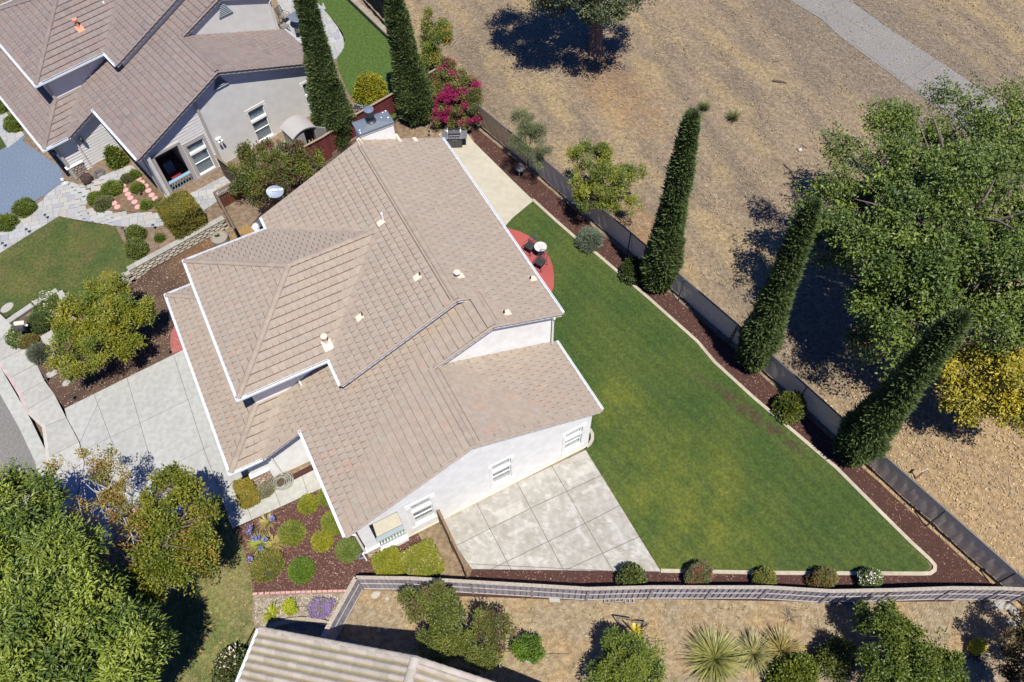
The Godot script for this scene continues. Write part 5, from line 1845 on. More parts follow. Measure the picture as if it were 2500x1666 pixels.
func ground_front() -> void:
	# driveway in panels
	var drive := PackedVector2Array([Vector2(-14.93, -5.33), Vector2(-8.73, -5.89), Vector2(-7.4, -5.6), Vector2(-7.5, 3.3), Vector2(-8.54, 2.43), Vector2(-9.36, 2.89), Vector2(-10.6, 2.88), Vector2(-13.91, 2.9), Vector2(-17.13, 2.06), Vector2(-16.23, 0.96), Vector2(-15.2, -0.5), Vector2(-14.64, -1.85), Vector2(-14.63, -3.1), Vector2(-14.93, -4.73)])
	cut_slab("driveway", "pale concrete driveway in front of the garage", drive, 0.02, [[Vector2(-13.45, -5.53), Vector2(-13.11, -0.55)], [Vector2(-13.11, -0.55), Vector2(-13.06, 2.88)], [Vector2(-11.74, -5.65), Vector2(-11.8, -0.93)], [Vector2(-11.8, -0.93), Vector2(-12, 2.79)], [Vector2(-9.26, -5.84), Vector2(-9.38, 0.38)], [Vector2(-9.38, 0.38), Vector2(-9.29, 3.13)], [Vector2(-16.58, -2.43), Vector2(-8.6, -2.89)], [Vector2(-15.65, 0.65), Vector2(-8.06, 0.08)], [Vector2(-14.9, -2.68), Vector2(-13.25, -5.02)]], M.concrete, func(x: float, z: float) -> Color:
		var k := 1.0 + 0.05 * macro.get_noise_2d(x * 3.0, z * 3.0) + 0.05 * fine.get_noise_2d(x * 1.6, z * 0.5)
		return Color(0.345 * k, 0.355 * k, 0.347 * k), 0.02, 0.03)
	# public pavement: slabs from the top of the frame down
	var pave := Node3D.new()
	pave.name = "pavement"
	add_child(pave)
	struct(pave, "concrete pavement slabs along the kerb")
	var ins := [Vector2(-17.48, -14.69), Vector2(-17.01, -13.2), Vector2(-16.44, -11.82), Vector2(-16.08, -10.01), Vector2(-15.71, -8.73), Vector2(-15.53, -7.47), Vector2(-15.24, -6.45), Vector2(-14.96, -4.75), Vector2(-14.67, -3.12), Vector2(-14.67, -1.88), Vector2(-15.23, -0.53), Vector2(-16.27, 0.94), Vector2(-17.18, 1.95)]
	var outs := [Vector2(-19.36, -13.27), Vector2(-18.95, -11.58), Vector2(-18.11, -10.26), Vector2(-17.46, -9.8), Vector2(-17.07, -8.5), Vector2(-16.78, -7.26), Vector2(-16.66, -6.16), Vector2(-16.05, -4.8), Vector2(-16.16, -2.97), Vector2(-16.09, -1.81), Vector2(-16.37, -0.69), Vector2(-17.14, 0.68), Vector2(-18.03, 1.7)]
	for i in ins.size() - 1:
		var k := rf(0.9, 1.08)
		var d: Vector2 = (ins[i + 1] - ins[i]).normalized() * 0.012
		sheet("slab", PackedVector2Array([ins[i] + d, ins[i + 1] - d, outs[i + 1] - d, outs[i] + d]), 0.5, level(0.02), even(Color(0.36 * k, 0.362 * k, 0.345 * k), 0.08), M.concrete, 0.06, pave)
	var rim := [Vector2(-19.36, -13.27), Vector2(-18.95, -11.58), Vector2(-18.11, -10.26), Vector2(-17.46, -9.8), Vector2(-17.07, -8.5), Vector2(-16.78, -7.26), Vector2(-16.66, -6.16), Vector2(-16.05, -4.8), Vector2(-16.16, -2.97), Vector2(-16.09, -1.81), Vector2(-16.37, -0.69), Vector2(-17.14, 0.68), Vector2(-18.03, 1.7)]
	struct(sheet("kerb", ribbon(rim, 0.16), 0.25, level(0.026), func(x: float, z: float) -> Color:
		var c := Color(0.42, 0.41, 0.38)
		if z < -5.6:
			c = c.lerp(Color(0.40, 0.25, 0.27), clampf(0.35 + fine.get_noise_2d(x * 3.0, z * 3.0) * 1.6, 0, 0.7))
		return c, M.concrete, 0.16), "concrete kerb with worn pink paint")
	var gut := [Vector2(-20.13, -10.88), Vector2(-18.61, -10.05), Vector2(-17.76, -9.45), Vector2(-17.35, -7.59), Vector2(-16.89, -5.5), Vector2(-16.51, -3.22), Vector2(-16.5, -1.97), Vector2(-16.85, -0.77), Vector2(-17.55, 0.63), Vector2(-18.44, 1.65)]
	struct(sheet("gutter_pan", ribbon(gut, 0.62), 0.3, level(-0.10), even(Color(0.36, 0.37, 0.35), 0.1), M.concrete), "pale concrete gutter pan at the foot of the kerb")
	struct(sheet("street", PackedVector2Array([Vector2(-21.23, -12.06), Vector2(-18.64, -9.94), Vector2(-17.6, -8.69), Vector2(-17.13, -6.29), Vector2(-16.66, -3.51), Vector2(-16.6, -1.91), Vector2(-17.63, 1.02), Vector2(-18.9, 2.22), Vector2(-25.81, 0.11), Vector2(-28.96, -10.41)]), 0.8, level(-0.125), even(Color(0.205, 0.198, 0.185), 0.1), M.asphalt), "grey asphalt street at the corner")
	# brown bed with the orange tree
	struct(sheet("front_brown_bed", PackedVector2Array([Vector2(-17.03, -13.46), Vector2(-16.44, -11.84), Vector2(-15.72, -8.75), Vector2(-15.25, -6.47), Vector2(-14.94, -5.34), Vector2(-8.73, -5.91), Vector2(-7.5, -5.6), Vector2(-6.3, -8), Vector2(-4.6, -11), Vector2(-4.38, -12.84), Vector2(-4.32, -13.34), Vector2(-7.29, -12.65), Vector2(-10, -11.57), Vector2(-11.39, -10.91), Vector2(-13.77, -10.53), Vector2(-15.01, -12.58), Vector2(-16.6, -12.07)]), 0.3, func(x: float, z: float) -> float: return 0.008 + 0.03 * fine.get_noise_2d(x * 0.8, z * 0.8), func(x: float, z: float) -> Color:
		var c := Color(0.125, 0.078, 0.056).lerp(Color(0.20, 0.145, 0.10), clampf(0.35 + macro.get_noise_2d(x * 4.0, z * 4.0) * 1.4, 0, 1))
		c = c.lerp(Color(0.30, 0.19, 0.09), 0.8 * smoothstep(3.0, 0.8, Vector2(x + 5.6, z + 11.6).length()))
		var k := 1.0 + 0.2 * fine.get_noise_2d(x * 3.0, z * 3.0)
		return Color(c.r * k, c.g * k, c.b * k), M.mulch), "brown bark bed round the orange tree")
	struct(sheet("small_red_patio", PackedVector2Array([Vector2(-8.73, -5.88), Vector2(-9.32, -5.92), Vector2(-9.23, -6.62), Vector2(-9.03, -7.21), Vector2(-8.74, -7.61), Vector2(-7.4, -7), Vector2(-7.4, -5.7)]), 0.3, level(0.03), even(Color(0.27, 0.08, 0.075), 0.12), M.plain), "rounded red landing beside the driveway")
	struct(sheet("front_mulch_bed", PackedVector2Array([Vector2(-9.23, 4.76), Vector2(-4.94, 4.78), Vector2(-4.3, 4.6), Vector2(-4.3, 8.8), Vector2(-1.45, 8.86), Vector2(-1.96, 8.91), Vector2(-1.91, 9.56), Vector2(-2.92, 10.15), Vector2(-5.14, 9.48), Vector2(-5.67, 9.83), Vector2(-7.53, 8.88), Vector2(-9.42, 7.97), Vector2(-9.23, 7.05), Vector2(-9.15, 5.84)]), 0.25, func(x: float, z: float) -> float: return 0.012 + 0.02 * fine.get_noise_2d(x * 1.5, z * 1.5), func(x: float, z: float) -> Color:
		var k := 1.0 + 0.22 * fine.get_noise_2d(x * 2.5, z * 2.5)
		return Color(0.150 * k, 0.076 * k, 0.060 * k), M.mulch), "reddish bark bed with round shrubs before the porch")
	struct(sheet("wall_mulch_strip", PackedVector2Array([Vector2(-6.32, 3.53), Vector2(-6.15, 3.48), Vector2(-4.85, 3.43), Vector2(-4.85, 3.71), Vector2(-6, 3.75), Vector2(-6.62, 3.79)]), 0.3, level(0.02), even(Color(0.098, 0.043, 0.036), 0.3), M.mulch), "narrow strip of mulch under the garage end wall")
	struct(sheet("hose_bed", PackedVector2Array([Vector2(-8.38, 2.93), Vector2(-8.08, 3), Vector2(-6.2, 3.17), Vector2(-5.95, 3.73), Vector2(-6.99, 3.82), Vector2(-8.41, 3.71)]), 0.3, level(0.015), even(Color(0.17, 0.135, 0.09), 0.3), M.mulch), "planted strip at the garage corner")
	cut_slab("front_walk", "pale concrete walk from driveway to porch", PackedVector2Array([Vector2(-9.35, 2.9), Vector2(-8.55, 2.48), Vector2(-8.41, 3.73), Vector2(-6.99, 3.83), Vector2(-6, 3.79), Vector2(-4.86, 3.75), Vector2(-4.2, 3.5), Vector2(-4.2, 4.7), Vector2(-4.94, 4.8), Vector2(-9.34, 4.69)]), 0.03, [[Vector2(-9.3, 3.81), Vector2(-8.41, 3.73)], [Vector2(-8.41, 3.73), Vector2(-9.18, 4.69)], [Vector2(-8.41, 3.73), Vector2(-8.42, 4.68)], [Vector2(-7.03, 3.83), Vector2(-7.05, 4.71)], [Vector2(-5.65, 3.77), Vector2(-5.71, 4.78)]], M.concrete, even(Color(0.375, 0.378, 0.355), 0.05), 0.02, 0.02)
	# the dry front lawn
	struct(sheet("front_lawn", PackedVector2Array([Vector2(-10.61, 2.87), Vector2(-9.36, 2.88), Vector2(-9.23, 4.76), Vector2(-9.15, 5.84), Vector2(-9.23, 7.05), Vector2(-9.42, 7.97), Vector2(-9.74, 8.76), Vector2(-9.78, 9.32), Vector2(-10.33, 9.81), Vector2(-11.48, 10.37), Vector2(-13.06, 11.36), Vector2(-16.11, 12.36), Vector2(-23.23, 8.57), Vector2(-20.97, 2.74), Vector2(-18.14, 2.26), Vector2(-17.19, 2.93), Vector2(-13.91, 2.89)]), 0.2, level(0.0), func(x: float, z: float) -> Color:
		var v := clampf(0.5 + macro.get_noise_2d(x * 2.6, z * 2.6) * 1.5, 0, 1)
		var c := Color(0.29, 0.275, 0.12).lerp(Color(0.145, 0.19, 0.06), v)
		c = c.lerp(Color(0.34, 0.275, 0.16), clampf(-macro.get_noise_2d(x * 4.0 + 40.0, z * 4.0) * 2.0, 0, 0.8))
		c = c.lerp(Color(0.11, 0.17, 0.055), 0.6 * smoothstep(5.6, 3.8, z))
		var k := 1.0 + 0.15 * fine.get_noise_2d(x * 2.5, z * 2.5)
		return Color(c.r * k, c.g * k, c.b * k), M.lawn), "yellowing front lawn under the big trees")
	var gravel := PackedVector2Array([Vector2(-9.48, 7.96), Vector2(-7.54, 8.9), Vector2(-5.67, 9.84), Vector2(-7.49, 11.34), Vector2(-8.95, 11.07), Vector2(-9.96, 10.53), Vector2(-9.79, 9.35), Vector2(-9.74, 8.76)])
	struct(sheet("gravel_bed", gravel, 0.4, level(-0.012), even(Color(0.31, 0.265, 0.205), 0.25), M.earth), "gravelly bed with purple flowers by the grey fence")
	struct(sheet("south_path", PackedVector2Array([Vector2(-9.2, 9.3), Vector2(-9.6, 9.74), Vector2(-8.51, 9.76), Vector2(-7.57, 10.22), Vector2(-6.8, 10.9), Vector2(-7.33, 11.56), Vector2(-9.18, 11.67), Vector2(-5, 13)]), 0.5, level(0.01), even(Color(0.22, 0.22, 0.21), 0.08), M.asphalt), "dark path in the shade of the barrel tiled roof")

func ground_neighbour() -> void:
	var hf := func(x: float, _z: float) -> float: return hn(x)
	var under := PackedVector2Array([Vector2(-19.19, -14.32), Vector2(-16.99, -13.36), Vector2(-16.47, -12.53), Vector2(-13.75, -10.9), Vector2(-11.54, -11.36), Vector2(-9.8, -12.26), Vector2(-7.03, -12.76), Vector2(-4.13, -13.31), Vector2(-4.13, -11.1), Vector2(-4.2, -11), Vector2(0.5, -14.3), Vector2(5.4, -15.6), Vector2(12, -17.1), Vector2(7, -22.9), Vector2(3, -27.9), Vector2(-2, -35.9), Vector2(-12, -47.9), Vector2(-40, -60), Vector2(-60, -30)])
	struct(sheet("neighbour_earth", under, 0.6, func(x: float, _z: float) -> float: return hn(x) - 0.03, even(Color(0.26, 0.20, 0.145), 0.25), M.earth, 0.6), "tan soil of the neighbour yard")
	var drive := PackedVector2Array([Vector2(-19.58, -18.37), Vector2(-17.35, -18.49), Vector2(-15.84, -19.54), Vector2(-14.35, -20.1), Vector2(-13.1, -20.59), Vector2(-11.8, -21.24), Vector2(-11.9, -22.6), Vector2(-13.5, -26), Vector2(-13.17, -26.42), Vector2(-14.88, -25.84), Vector2(-19.87, -24.18)])
	struct(sheet("blue_driveway", drive, 0.5, func(x: float, _z: float) -> float: return hn(x) + 0.012, even(Color(0.155, 0.205, 0.285), 0.06), M.asphalt), "blue painted driveway of the neighbour")
	var lawn := PackedVector2Array([Vector2(-18.37, -15.75), Vector2(-16.18, -17.24), Vector2(-14.75, -17.69), Vector2(-12.68, -18.41), Vector2(-12.26, -18), Vector2(-9.86, -15.56), Vector2(-9.7, -14.18), Vector2(-9.47, -12.34), Vector2(-10.28, -11.91), Vector2(-11.37, -11.48), Vector2(-12.78, -11.43), Vector2(-13.53, -11.6), Vector2(-13.83, -13.01), Vector2(-15.25, -12.76), Vector2(-16.59, -12.45), Vector2(-17.15, -13.67)])
	struct(sheet("neighbour_front_lawn", lawn, 0.2, func(x: float, _z: float) -> float: return hn(x) + 0.02, func(x: float, z: float) -> Color:
		var c := Color(0.085, 0.125, 0.022).lerp(Color(0.165, 0.165, 0.045), clampf(0.35 + macro.get_noise_2d(x * 3.4, z * 3.4) * 1.3, 0, 1))
		c = c.lerp(Color(0.19, 0.15, 0.065), clampf(macro.get_noise_2d(x * 5.0 + 70.0, z * 5.0) * 1.6 - 0.15, 0, 0.6))
		var k := 1.0 + 0.15 * fine.get_noise_2d(x * 2.5, z * 2.5)
		return Color(c.r * k, c.g * k, c.b * k), M.lawn), "patchy green front lawn of the neighbour")
	var turf := PackedVector2Array([Vector2(8.38, -32.76), Vector2(9.56, -29.39), Vector2(10.74, -22.28), Vector2(12.52, -18.42), Vector2(7.64, -15.91), Vector2(6.24, -17.8), Vector2(6.06, -19.57), Vector2(6.32, -21.99), Vector2(6.64, -23.13), Vector2(7.34, -23.71), Vector2(7.78, -24.54), Vector2(7.96, -25.44), Vector2(7.92, -26.74), Vector2(7.78, -27.97), Vector2(7.62, -29.83)])
	struct(sheet("neighbour_back_lawn", turf, 0.3, func(x: float, _z: float) -> float: return hn(x) + 0.02, func(x: float, z: float) -> Color:
		var k := 1.0 + 0.09 * fine.get_noise_2d(x * 1.6, z * 1.6) + 0.06 * fine.get_noise_2d(x * 6.0, z * 6.0)
		return Color(0.095 * k, 0.165 * k, 0.024 * k), M.lawn), "bright even turf behind the neighbour house")
	struct(sheet("far_left_lawn", PackedVector2Array([Vector2(-16.05, -28.02), Vector2(-14.67, -27.22), Vector2(-14.43, -25.88), Vector2(-15.18, -25.48), Vector2(-16.82, -25.98)]), 0.4, func(x: float, _z: float) -> float: return hn(x) + 0.01, even(Color(0.07, 0.11, 0.02), 0.2), M.lawn), "strip of green lawn at the far side of the blue driveway")
	pavers("paver_walk", "grey stone paver walk curving to the neighbour porch", PackedVector2Array([Vector2(-17.73, -15.72), Vector2(-17.35, -18.49), Vector2(-15.89, -19.15), Vector2(-14.42, -19.7), Vector2(-13.27, -20.2), Vector2(-13.07, -20.54), Vector2(-11.81, -21.2), Vector2(-10.71, -19.81), Vector2(-7.86, -19.97), Vector2(-7.14, -17.67), Vector2(-6.37, -15.76), Vector2(-5.2, -15.92), Vector2(-3.15, -16.29), Vector2(-2.83, -14.91), Vector2(-3.86, -14.6), Vector2(-5.74, -13.99), Vector2(-6.94, -14.15), Vector2(-7.8, -14.31), Vector2(-8.84, -14.85), Vector2(-9.86, -15.59), Vector2(-11.33, -17.21), Vector2(-12.25, -18.07), Vector2(-12.67, -18.45), Vector2(-14.74, -17.75), Vector2(-16.18, -17.24)]), [PackedVector2Array([Vector2(-10.98, -18.48), Vector2(-10.65, -17.77), Vector2(-9.85, -16.89), Vector2(-8.28, -15.81), Vector2(-7.02, -15.29), Vector2(-6.69, -15.65), Vector2(-6.74, -16.77), Vector2(-7.07, -18.34), Vector2(-7.72, -19.2), Vector2(-8.99, -19.02), Vector2(-10.2, -18.81)])], 280)
	pavers("back_paver_patio", "grey stone paver patio behind the neighbour house", PackedVector2Array([Vector2(5.69, -33.14), Vector2(8.3, -31.67), Vector2(7.81, -27.9), Vector2(7.89, -26.2), Vector2(7.81, -24.92), Vector2(7.55, -24.03), Vector2(7.18, -23.6), Vector2(6.63, -23.09), Vector2(5.99, -23.11), Vector2(5.48, -24.85), Vector2(4.6, -27.33), Vector2(5, -30.23)]), [], 150)
	pavers("far_paver_walk", "grey stone pavers beyond the blue driveway", PackedVector2Array([Vector2(-15.55, -29.89), Vector2(-14.16, -29.91), Vector2(-13.29, -26.49), Vector2(-14.44, -25.8), Vector2(-14.68, -27.18), Vector2(-15.59, -27.77)]), [], 60)
	struct(sheet("island_bed", PackedVector2Array([Vector2(-10.98, -18.48), Vector2(-10.65, -17.77), Vector2(-9.85, -16.89), Vector2(-8.28, -15.81), Vector2(-7.02, -15.29), Vector2(-6.69, -15.65), Vector2(-6.74, -16.77), Vector2(-7.07, -18.34), Vector2(-7.72, -19.2), Vector2(-8.99, -19.02), Vector2(-10.2, -18.81)]), 0.3, func(x: float, _z: float) -> float: return hn(x) + 0.04, even(Color(0.235, 0.165, 0.105), 0.3), M.earth), "planting island with pink stepping stones")
	# pink stepping stones
	var i := 0
	for q in [Vector3(-8.8, 0.6, -18.8), Vector3(-8.7, 0.6, -18.38), Vector3(-8.65, 0.6, -17.98), Vector3(-8.6, 0.6, -17.58), Vector3(-8.54, 0.6, -17.21), Vector3(-8.4, 0.6, -16.78), Vector3(-8.33, 0.6, -16.3), Vector3(-7.74, 0.6, -18.52), Vector3(-7.64, 0.6, -18.13), Vector3(-7.52, 0.6, -17.72), Vector3(-7.46, 0.6, -17.28), Vector3(-7.38, 0.6, -16.83), Vector3(-7.28, 0.6, -16.45), Vector3(-9.83, 0.56, -18.45), Vector3(-9.74, 0.57, -18.09), Vector3(-9.56, 0.59, -17.68), Vector3(-9.48, 0.6, -17.27), Vector3(-9.38, 0.6, -16.88)]:
		var s := mb()
		lathe(s, Vector3(0, 0.0, 0), [Vector2(0.0, 0.0), Vector2(0.19, 0.0), Vector2(0.19, 0.035), Vector2(0.17, 0.045), Vector2(0.0, 0.045)], 8)
		var o := obj("stepping_stone", s, M.pink_stone)
		o.position = q + Vector3(0, 0.04, 0)
		o.rotation.y = rf(0, 1)
		var ln := 2 if i in range(7, 13) else 0 if i > 12 else 1
		var part: String = ["line nearest the curved walk", "middle line", "line along the porch wall"][ln]
		var nth: int = [i - 13, i, i - 7][ln]
		tag(o, "pink octagonal stepping stone, %s from the siding wall in the %s" % [["first", "second", "third", "fourth", "fifth", "sixth", "last"][nth], part], "stepping stone", "pink stepping stones of the planting island")
		i += 1

func pavers(called: String, label: String, poly: PackedVector2Array, holes: Array, most: int) -> void:
	var root := Node3D.new()
	root.name = called
	add_child(root)
	struct(root, label)
	var tones := [Color(0.42, 0.43, 0.43), Color(0.40, 0.415, 0.425), Color(0.44, 0.44, 0.43), Color(0.36, 0.375, 0.40), Color(0.435, 0.415, 0.38), Color(0.43, 0.435, 0.43)]
	var lo := Vector2(1e9, 1e9)
	var hi := Vector2(-1e9, -1e9)
	var turn := Transform2D(-0.2412, Vector2.ZERO)
	for p in poly:
		var k: Vector2 = turn * p
		lo = lo.min(k)
		hi = hi.max(k)
	var back := turn.affine_inverse()
	var rest := mb()
	var made := 0
	var z := lo.y
	var row := 0
	while z < hi.y:
		var h: float = [0.31, 0.46, 0.31][row % 3]
		var x := lo.x - rf(0, 0.4)
		while x < hi.x:
			var w: float = [0.31, 0.46, 0.46, 0.62][rng.randi() % 4]
			var cell := PackedVector2Array()
			var c := Vector2(x + w / 2, z + h / 2)
			for q in [Vector2(-1, -1), Vector2(1, -1), Vector2(1, 1), Vector2(-1, 1)]:
				cell.append(back * (c + q * (Vector2(w, h) * 0.5 - Vector2(0.006, 0.006))))
			var mid: Vector2 = back * c
			var n_in := 0
			for p in cell:
				if Geometry2D.is_point_in_polygon(p, poly):
					n_in += 1
			var skip := false
			for hole in holes:
				if Geometry2D.is_point_in_polygon(mid, hole):
					skip = true
			if n_in > 0 and not skip:
				var col: Color = tones[rng.randi() % tones.size()] * rf(0.9, 1.06)
				var y := hn(mid.x) + 0.02 + rf(-0.003, 0.003)
				for piece in [cell] if n_in == 4 else Geometry2D.intersect_polygons(cell, poly):
					if n_in == 4 and made < most:
						var s := mb()
						s.set_color(col)
						slab(s, piece, y - 0.04, y)
						obj("paver", s, M.stone, root)
						made += 1
					else:
						rest.set_color(col)
						slab(rest, piece, y - 0.04, y)
			x += w
		z += h
		row += 1
	stuff(obj("pavers", rest, M.stone, root))

func ground_south() -> void:
	var poly := PackedVector2Array([Vector2(-5.69, 9.86), Vector2(-5.18, 9.93), Vector2(-1.78, 11.96), Vector2(3.36, 14.94), Vector2(5.88, 16.27), Vector2(10.21, 18.61), Vector2(12.14, 19.79), Vector2(16.37, 22.05), Vector2(19.02, 23.52), Vector2(19.01, 24.54), Vector2(18.52, 27.52), Vector2(16.21, 29.56), Vector2(-7.65, 16.86), Vector2(-2, 15.5), Vector2(-7.48, 11.29)])
	struct(sheet("south_yard", poly, 0.22, func(x: float, z: float) -> float: return -0.06 + 0.035 * fine.get_noise_2d(x * 0.7, z * 0.7), func(x: float, z: float) -> Color:
		var c := Color(0.385, 0.315, 0.205).lerp(Color(0.335, 0.285, 0.20), clampf(0.5 + macro.get_noise_2d(x * 2.2, z * 2.2) * 1.4, 0, 1))
		c = c.lerp(Color(0.43, 0.305, 0.15), clampf(macro.get_noise_2d(x * 3.6 + 33.0, z * 3.6) * 1.9 - 0.1 + 0.3 * fine.get_noise_2d(x, z), 0, 0.6))
		var k := 1.0 + 0.14 * fine.get_noise_2d(x * 2.2, z * 2.2)
		return Color(c.r * k, c.g * k, c.b * k), M.earth, 0.1), "dry bare soil of the yard south of the grey fence")

# ---------------------------------------------------------------- fences and walls
func fences() -> void:
	# fabric screen along the field, bay by bay
	var line := [Vector2(12.12, -13.12), Vector2(13.18, -8.34), Vector2(14.06, -4.06), Vector2(14.9, 0), Vector2(15.65, 3.91), Vector2(16.35, 7.53), Vector2(17.09, 11.88), Vector2(17.75, 15.86), Vector2(18.4, 19.47), Vector2(18.99, 22.8)]
	line.append(Vector2(19.9, 27.0))
	var t := thing("screen_fence", "long tan fabric screen fence on dark posts along the dry field", "fence")
	for i in line.size() - 1:
		var a: Vector2 = line[i]
		var b: Vector2 = line[i + 1]
		var s := mb()
		var n := 28
		var m := 7
		var d := (b - a)
		var nrm := Vector2(d.y, -d.x).normalized()
		var sag: float = 0.05
		var col := Color(0.66, 0.50, 0.28) if i == 0 else Color(0.58, 0.53, 0.43)
		s.set_color(col)
		var grid := []
		for k in n + 1:
			var colm := []
			for j in m + 1:
				var q := float(k) / n
				var y := 0.03 + 1.93 * j / m
				# folds hang between the ties; a loose foot billows out
				var off := -0.34 * (1.0 - float(j) / m) + 0.010 * sin(q * 43.0 + j * 0.55 + i) + 0.02 * macro.get_noise_2d(q * 90.0 + i * 40.0, y * 6.0)
				off += sag * pow(1.0 - float(j) / m, 2.0) * sin(q * PI)
				var p := a + d * q - nrm * off * (1.0 if sag < 0.1 else -0.9)
				colm.append(Vector3(p.x, y, p.y))
			grid.append(colm)
		for k in n:
			for j in m:
				quad(s, grid[k][j], grid[k][j + 1], grid[k + 1][j + 1], grid[k + 1][j])
		s.generate_normals()
		var cloth := mesh_of("screen_cloth", s.commit(), M.cloth, t)
		s = mb()
		tube(s, [Vector3(a.x, 0, a.y) + Vector3(nrm.x, 0, nrm.y) * -0.05, Vector3(a.x, 2.0, a.y) + Vector3(nrm.x, 0, nrm.y) * -0.05], [0.035], 6)
		obj("post", s, M.dark_iron, t)
		s = mb()
		tube(s, [Vector3(a.x, 1.98, a.y), Vector3(b.x, 1.98, b.y)], [0.04], 6)
		obj("top_rail", s, M.dark_iron, t)
	# a black chain hangs over the screen
	var s2 := mb()
	var c0 := Vector3(16.29, 0.3, 7.43)
	var c1 := Vector3(16.26, 1.9, 7.58)
	for k in 11:
		var p := c0.lerp(c1, k / 10.0) + Vector3(-0.05, 0, 0)
		lathe(s2, p, [Vector2(0.05, -0.02), Vector2(0.075, 0), Vector2(0.05, 0.02)], 8, Basis(Vector3.BACK, 0.6 + 1.2 * (k % 2)))
	tag(obj("chain", s2, M.rubber), "black chain hanging down the fabric screen beside a cypress", "chain")
	# the dark green screen behind the neighbour's turf
	var dk := thing("dark_screen_fence", "dark green screen fence behind the row of pale wall blocks", "fence")
	var da := Vector3(11.3, 0.6, -22.66)
	var db := Vector3(10.7, 0.6, -28.53)
	var dc := db + (db - da) * 0.6
	s2 = mb()
	s2.set_color(Color(0.022, 0.032, 0.03))
	for q in [[da, db], [db, dc]]:
		for k in 16:
			var p: Vector3 = q[0].lerp(q[1], k / 16.0) + Vector3(0.04 * sin(k * 2.1), 0, 0)
			var r: Vector3 = q[0].lerp(q[1], (k + 1) / 16.0) + Vector3(0.04 * sin((k + 1) * 2.1), 0, 0)
			quad(s2, p, r, r + Vector3(0, 1.9, 0), p + Vector3(0, 1.9, 0))
	obj("screen_cloth", s2, M.cloth, dk)
	s2 = mb()
	tube(s2, [da + Vector3(0, 1.9, 0), db + Vector3(0, 1.9, 0), dc + Vector3(0, 1.9, 0)], [0.05], 6)
	obj("top_rail", s2, M.dark_iron, dk)
	# block wall in front of it
	var bw := thing("block_wall", "low wall of pale cap blocks along the neighbour turf", "wall")
	var ba := Vector3(10.65, 0.6, -22.34)
	var bb := Vector3(9.64, 0.6, -29.02)
	var bl := (bb - ba).length()
	var nb := int(bl / 0.47)
	var bz := (bb - ba) / bl
	for k in nb:
		var s := mb()
		s.set_color(Color(0.33, 0.29, 0.22) * rf(0.88, 1.1))
		var c := ba + bz * (k + 0.5) * 0.47
		box(s, c + Vector3(0, 0.42, 0), Vector3(0.36, 0.14, 0.445), Basis(Vector3.UP.cross(bz), Vector3.UP, bz) * Basis(Vector3.UP, rf(-0.04, 0.04)))
		obj("cap_block", s, M.stone, bw)
		for j in 2:
			s = mb()
			s.set_color(Color(0.28, 0.245, 0.185) * rf(0.85, 1.1))
			box(s, c + Vector3(0, 0.08 + 0.18 * j, 0) + bz * 0.1 * (j - 0.5), Vector3(0.30, 0.165, 0.43), Basis(Vector3.UP.cross(bz), Vector3.UP, bz))
			obj("block", s, M.stone, bw)
	# red plank fence between the two back yards
	var red := [Color(0.17, 0.028, 0.032), Color(0.14, 0.026, 0.03), Color(0.19, 0.035, 0.036), Color(0.12, 0.03, 0.032)]
	var rt := thing("red_fence", "dark red plank fence with a pale weathered cap behind the chimney", "fence")
	var rp := [Vector3(0.4, 0.3, -14.42), Vector3(2.9, 0.3, -14.9), Vector3(5.4, 0.3, -15.75), Vector3(8.6, 0.3, -16.5), Vector3(11.9, 0.3, -17.25)]
	for k in 4:
		fence_run(rt, rp[k], rp[k + 1], 1.8, 0.14, 0.006, red, -1.0, {"rails": [0.25, 0.95], "rail_tone": Color(0.21, 0.06, 0.055), "cap": 0.13, "cap_tone": Color(0.36, 0.28, 0.21), "posts": 2, "post_tone": Color(0.16, 0.04, 0.04), "drop": 0.03})
	# brown side fence: gate panel with lattice, and the run that ends at the house
	var brown := [Color(0.155, 0.052, 0.027), Color(0.14, 0.046, 0.025), Color(0.17, 0.06, 0.03)]
	var old := [Color(0.10, 0.072, 0.05), Color(0.085, 0.062, 0.045), Color(0.12, 0.085, 0.06)]
	var gt := thing("lattice_gate_fence", "red brown gate panel topped with lattice beside the paver walk", "fence")
	var ga := Vector3(-4.03, 0.1, -13.86)
	var gb := Vector3(-2.35, 0.1, -14.21)
	fence_run(gt, ga, gb, 1.45, 0.135, 0.004, brown, -1.0, {"rails": [0.1], "rail_tone": Color(0.19, 0.13, 0.085), "posts": 2, "post_tone": Color(0.16, 0.12, 0.085)})
	var gd := (gb - ga).normalized()
	var gs := mb()
	gs.set_color(Color(0.24, 0.17, 0.12))
	bar(gs, ga + Vector3(0, 1.47, 0), gb + Vector3(0, 1.47, 0), 0.09, 0.05)
	bar(gs, ga + Vector3(0, 1.86, 0), gb + Vector3(0, 1.86, 0), 0.12, 0.04)
	obj("lattice_rail", gs, M.wood, gt)
	for dirn in [-1, 1]:
		var u := -0.4
		while u < (gb - ga).length():
			var p0 := u if dirn > 0 else u + 0.36
			var p1 := u + 0.36 if dirn > 0 else u
			var y0 := 1.49
			var y1 := 1.85
			var L := (gb - ga).length()
			if mini(0, 0) == 0 and minf(p0, p1) > -0.02 and maxf(p0, p1) < L:
				gs = mb()
				gs.set_color(Color(0.22, 0.15, 0.10))
				bar(gs, ga + gd * p0 + Vector3(0, y0, 0.006 * dirn), ga + gd * p1 + Vector3(0, y1, 0.006 * dirn), 0.012, 0.03, Vector3(0.5, 0.5, 0.5).normalized())
				obj("lattice_strip", gs, M.wood, gt)
			u += 0.11
	var st := thing("brown_side_fence", "weathered brown plank fence running from the lattice gate to the house", "fence")
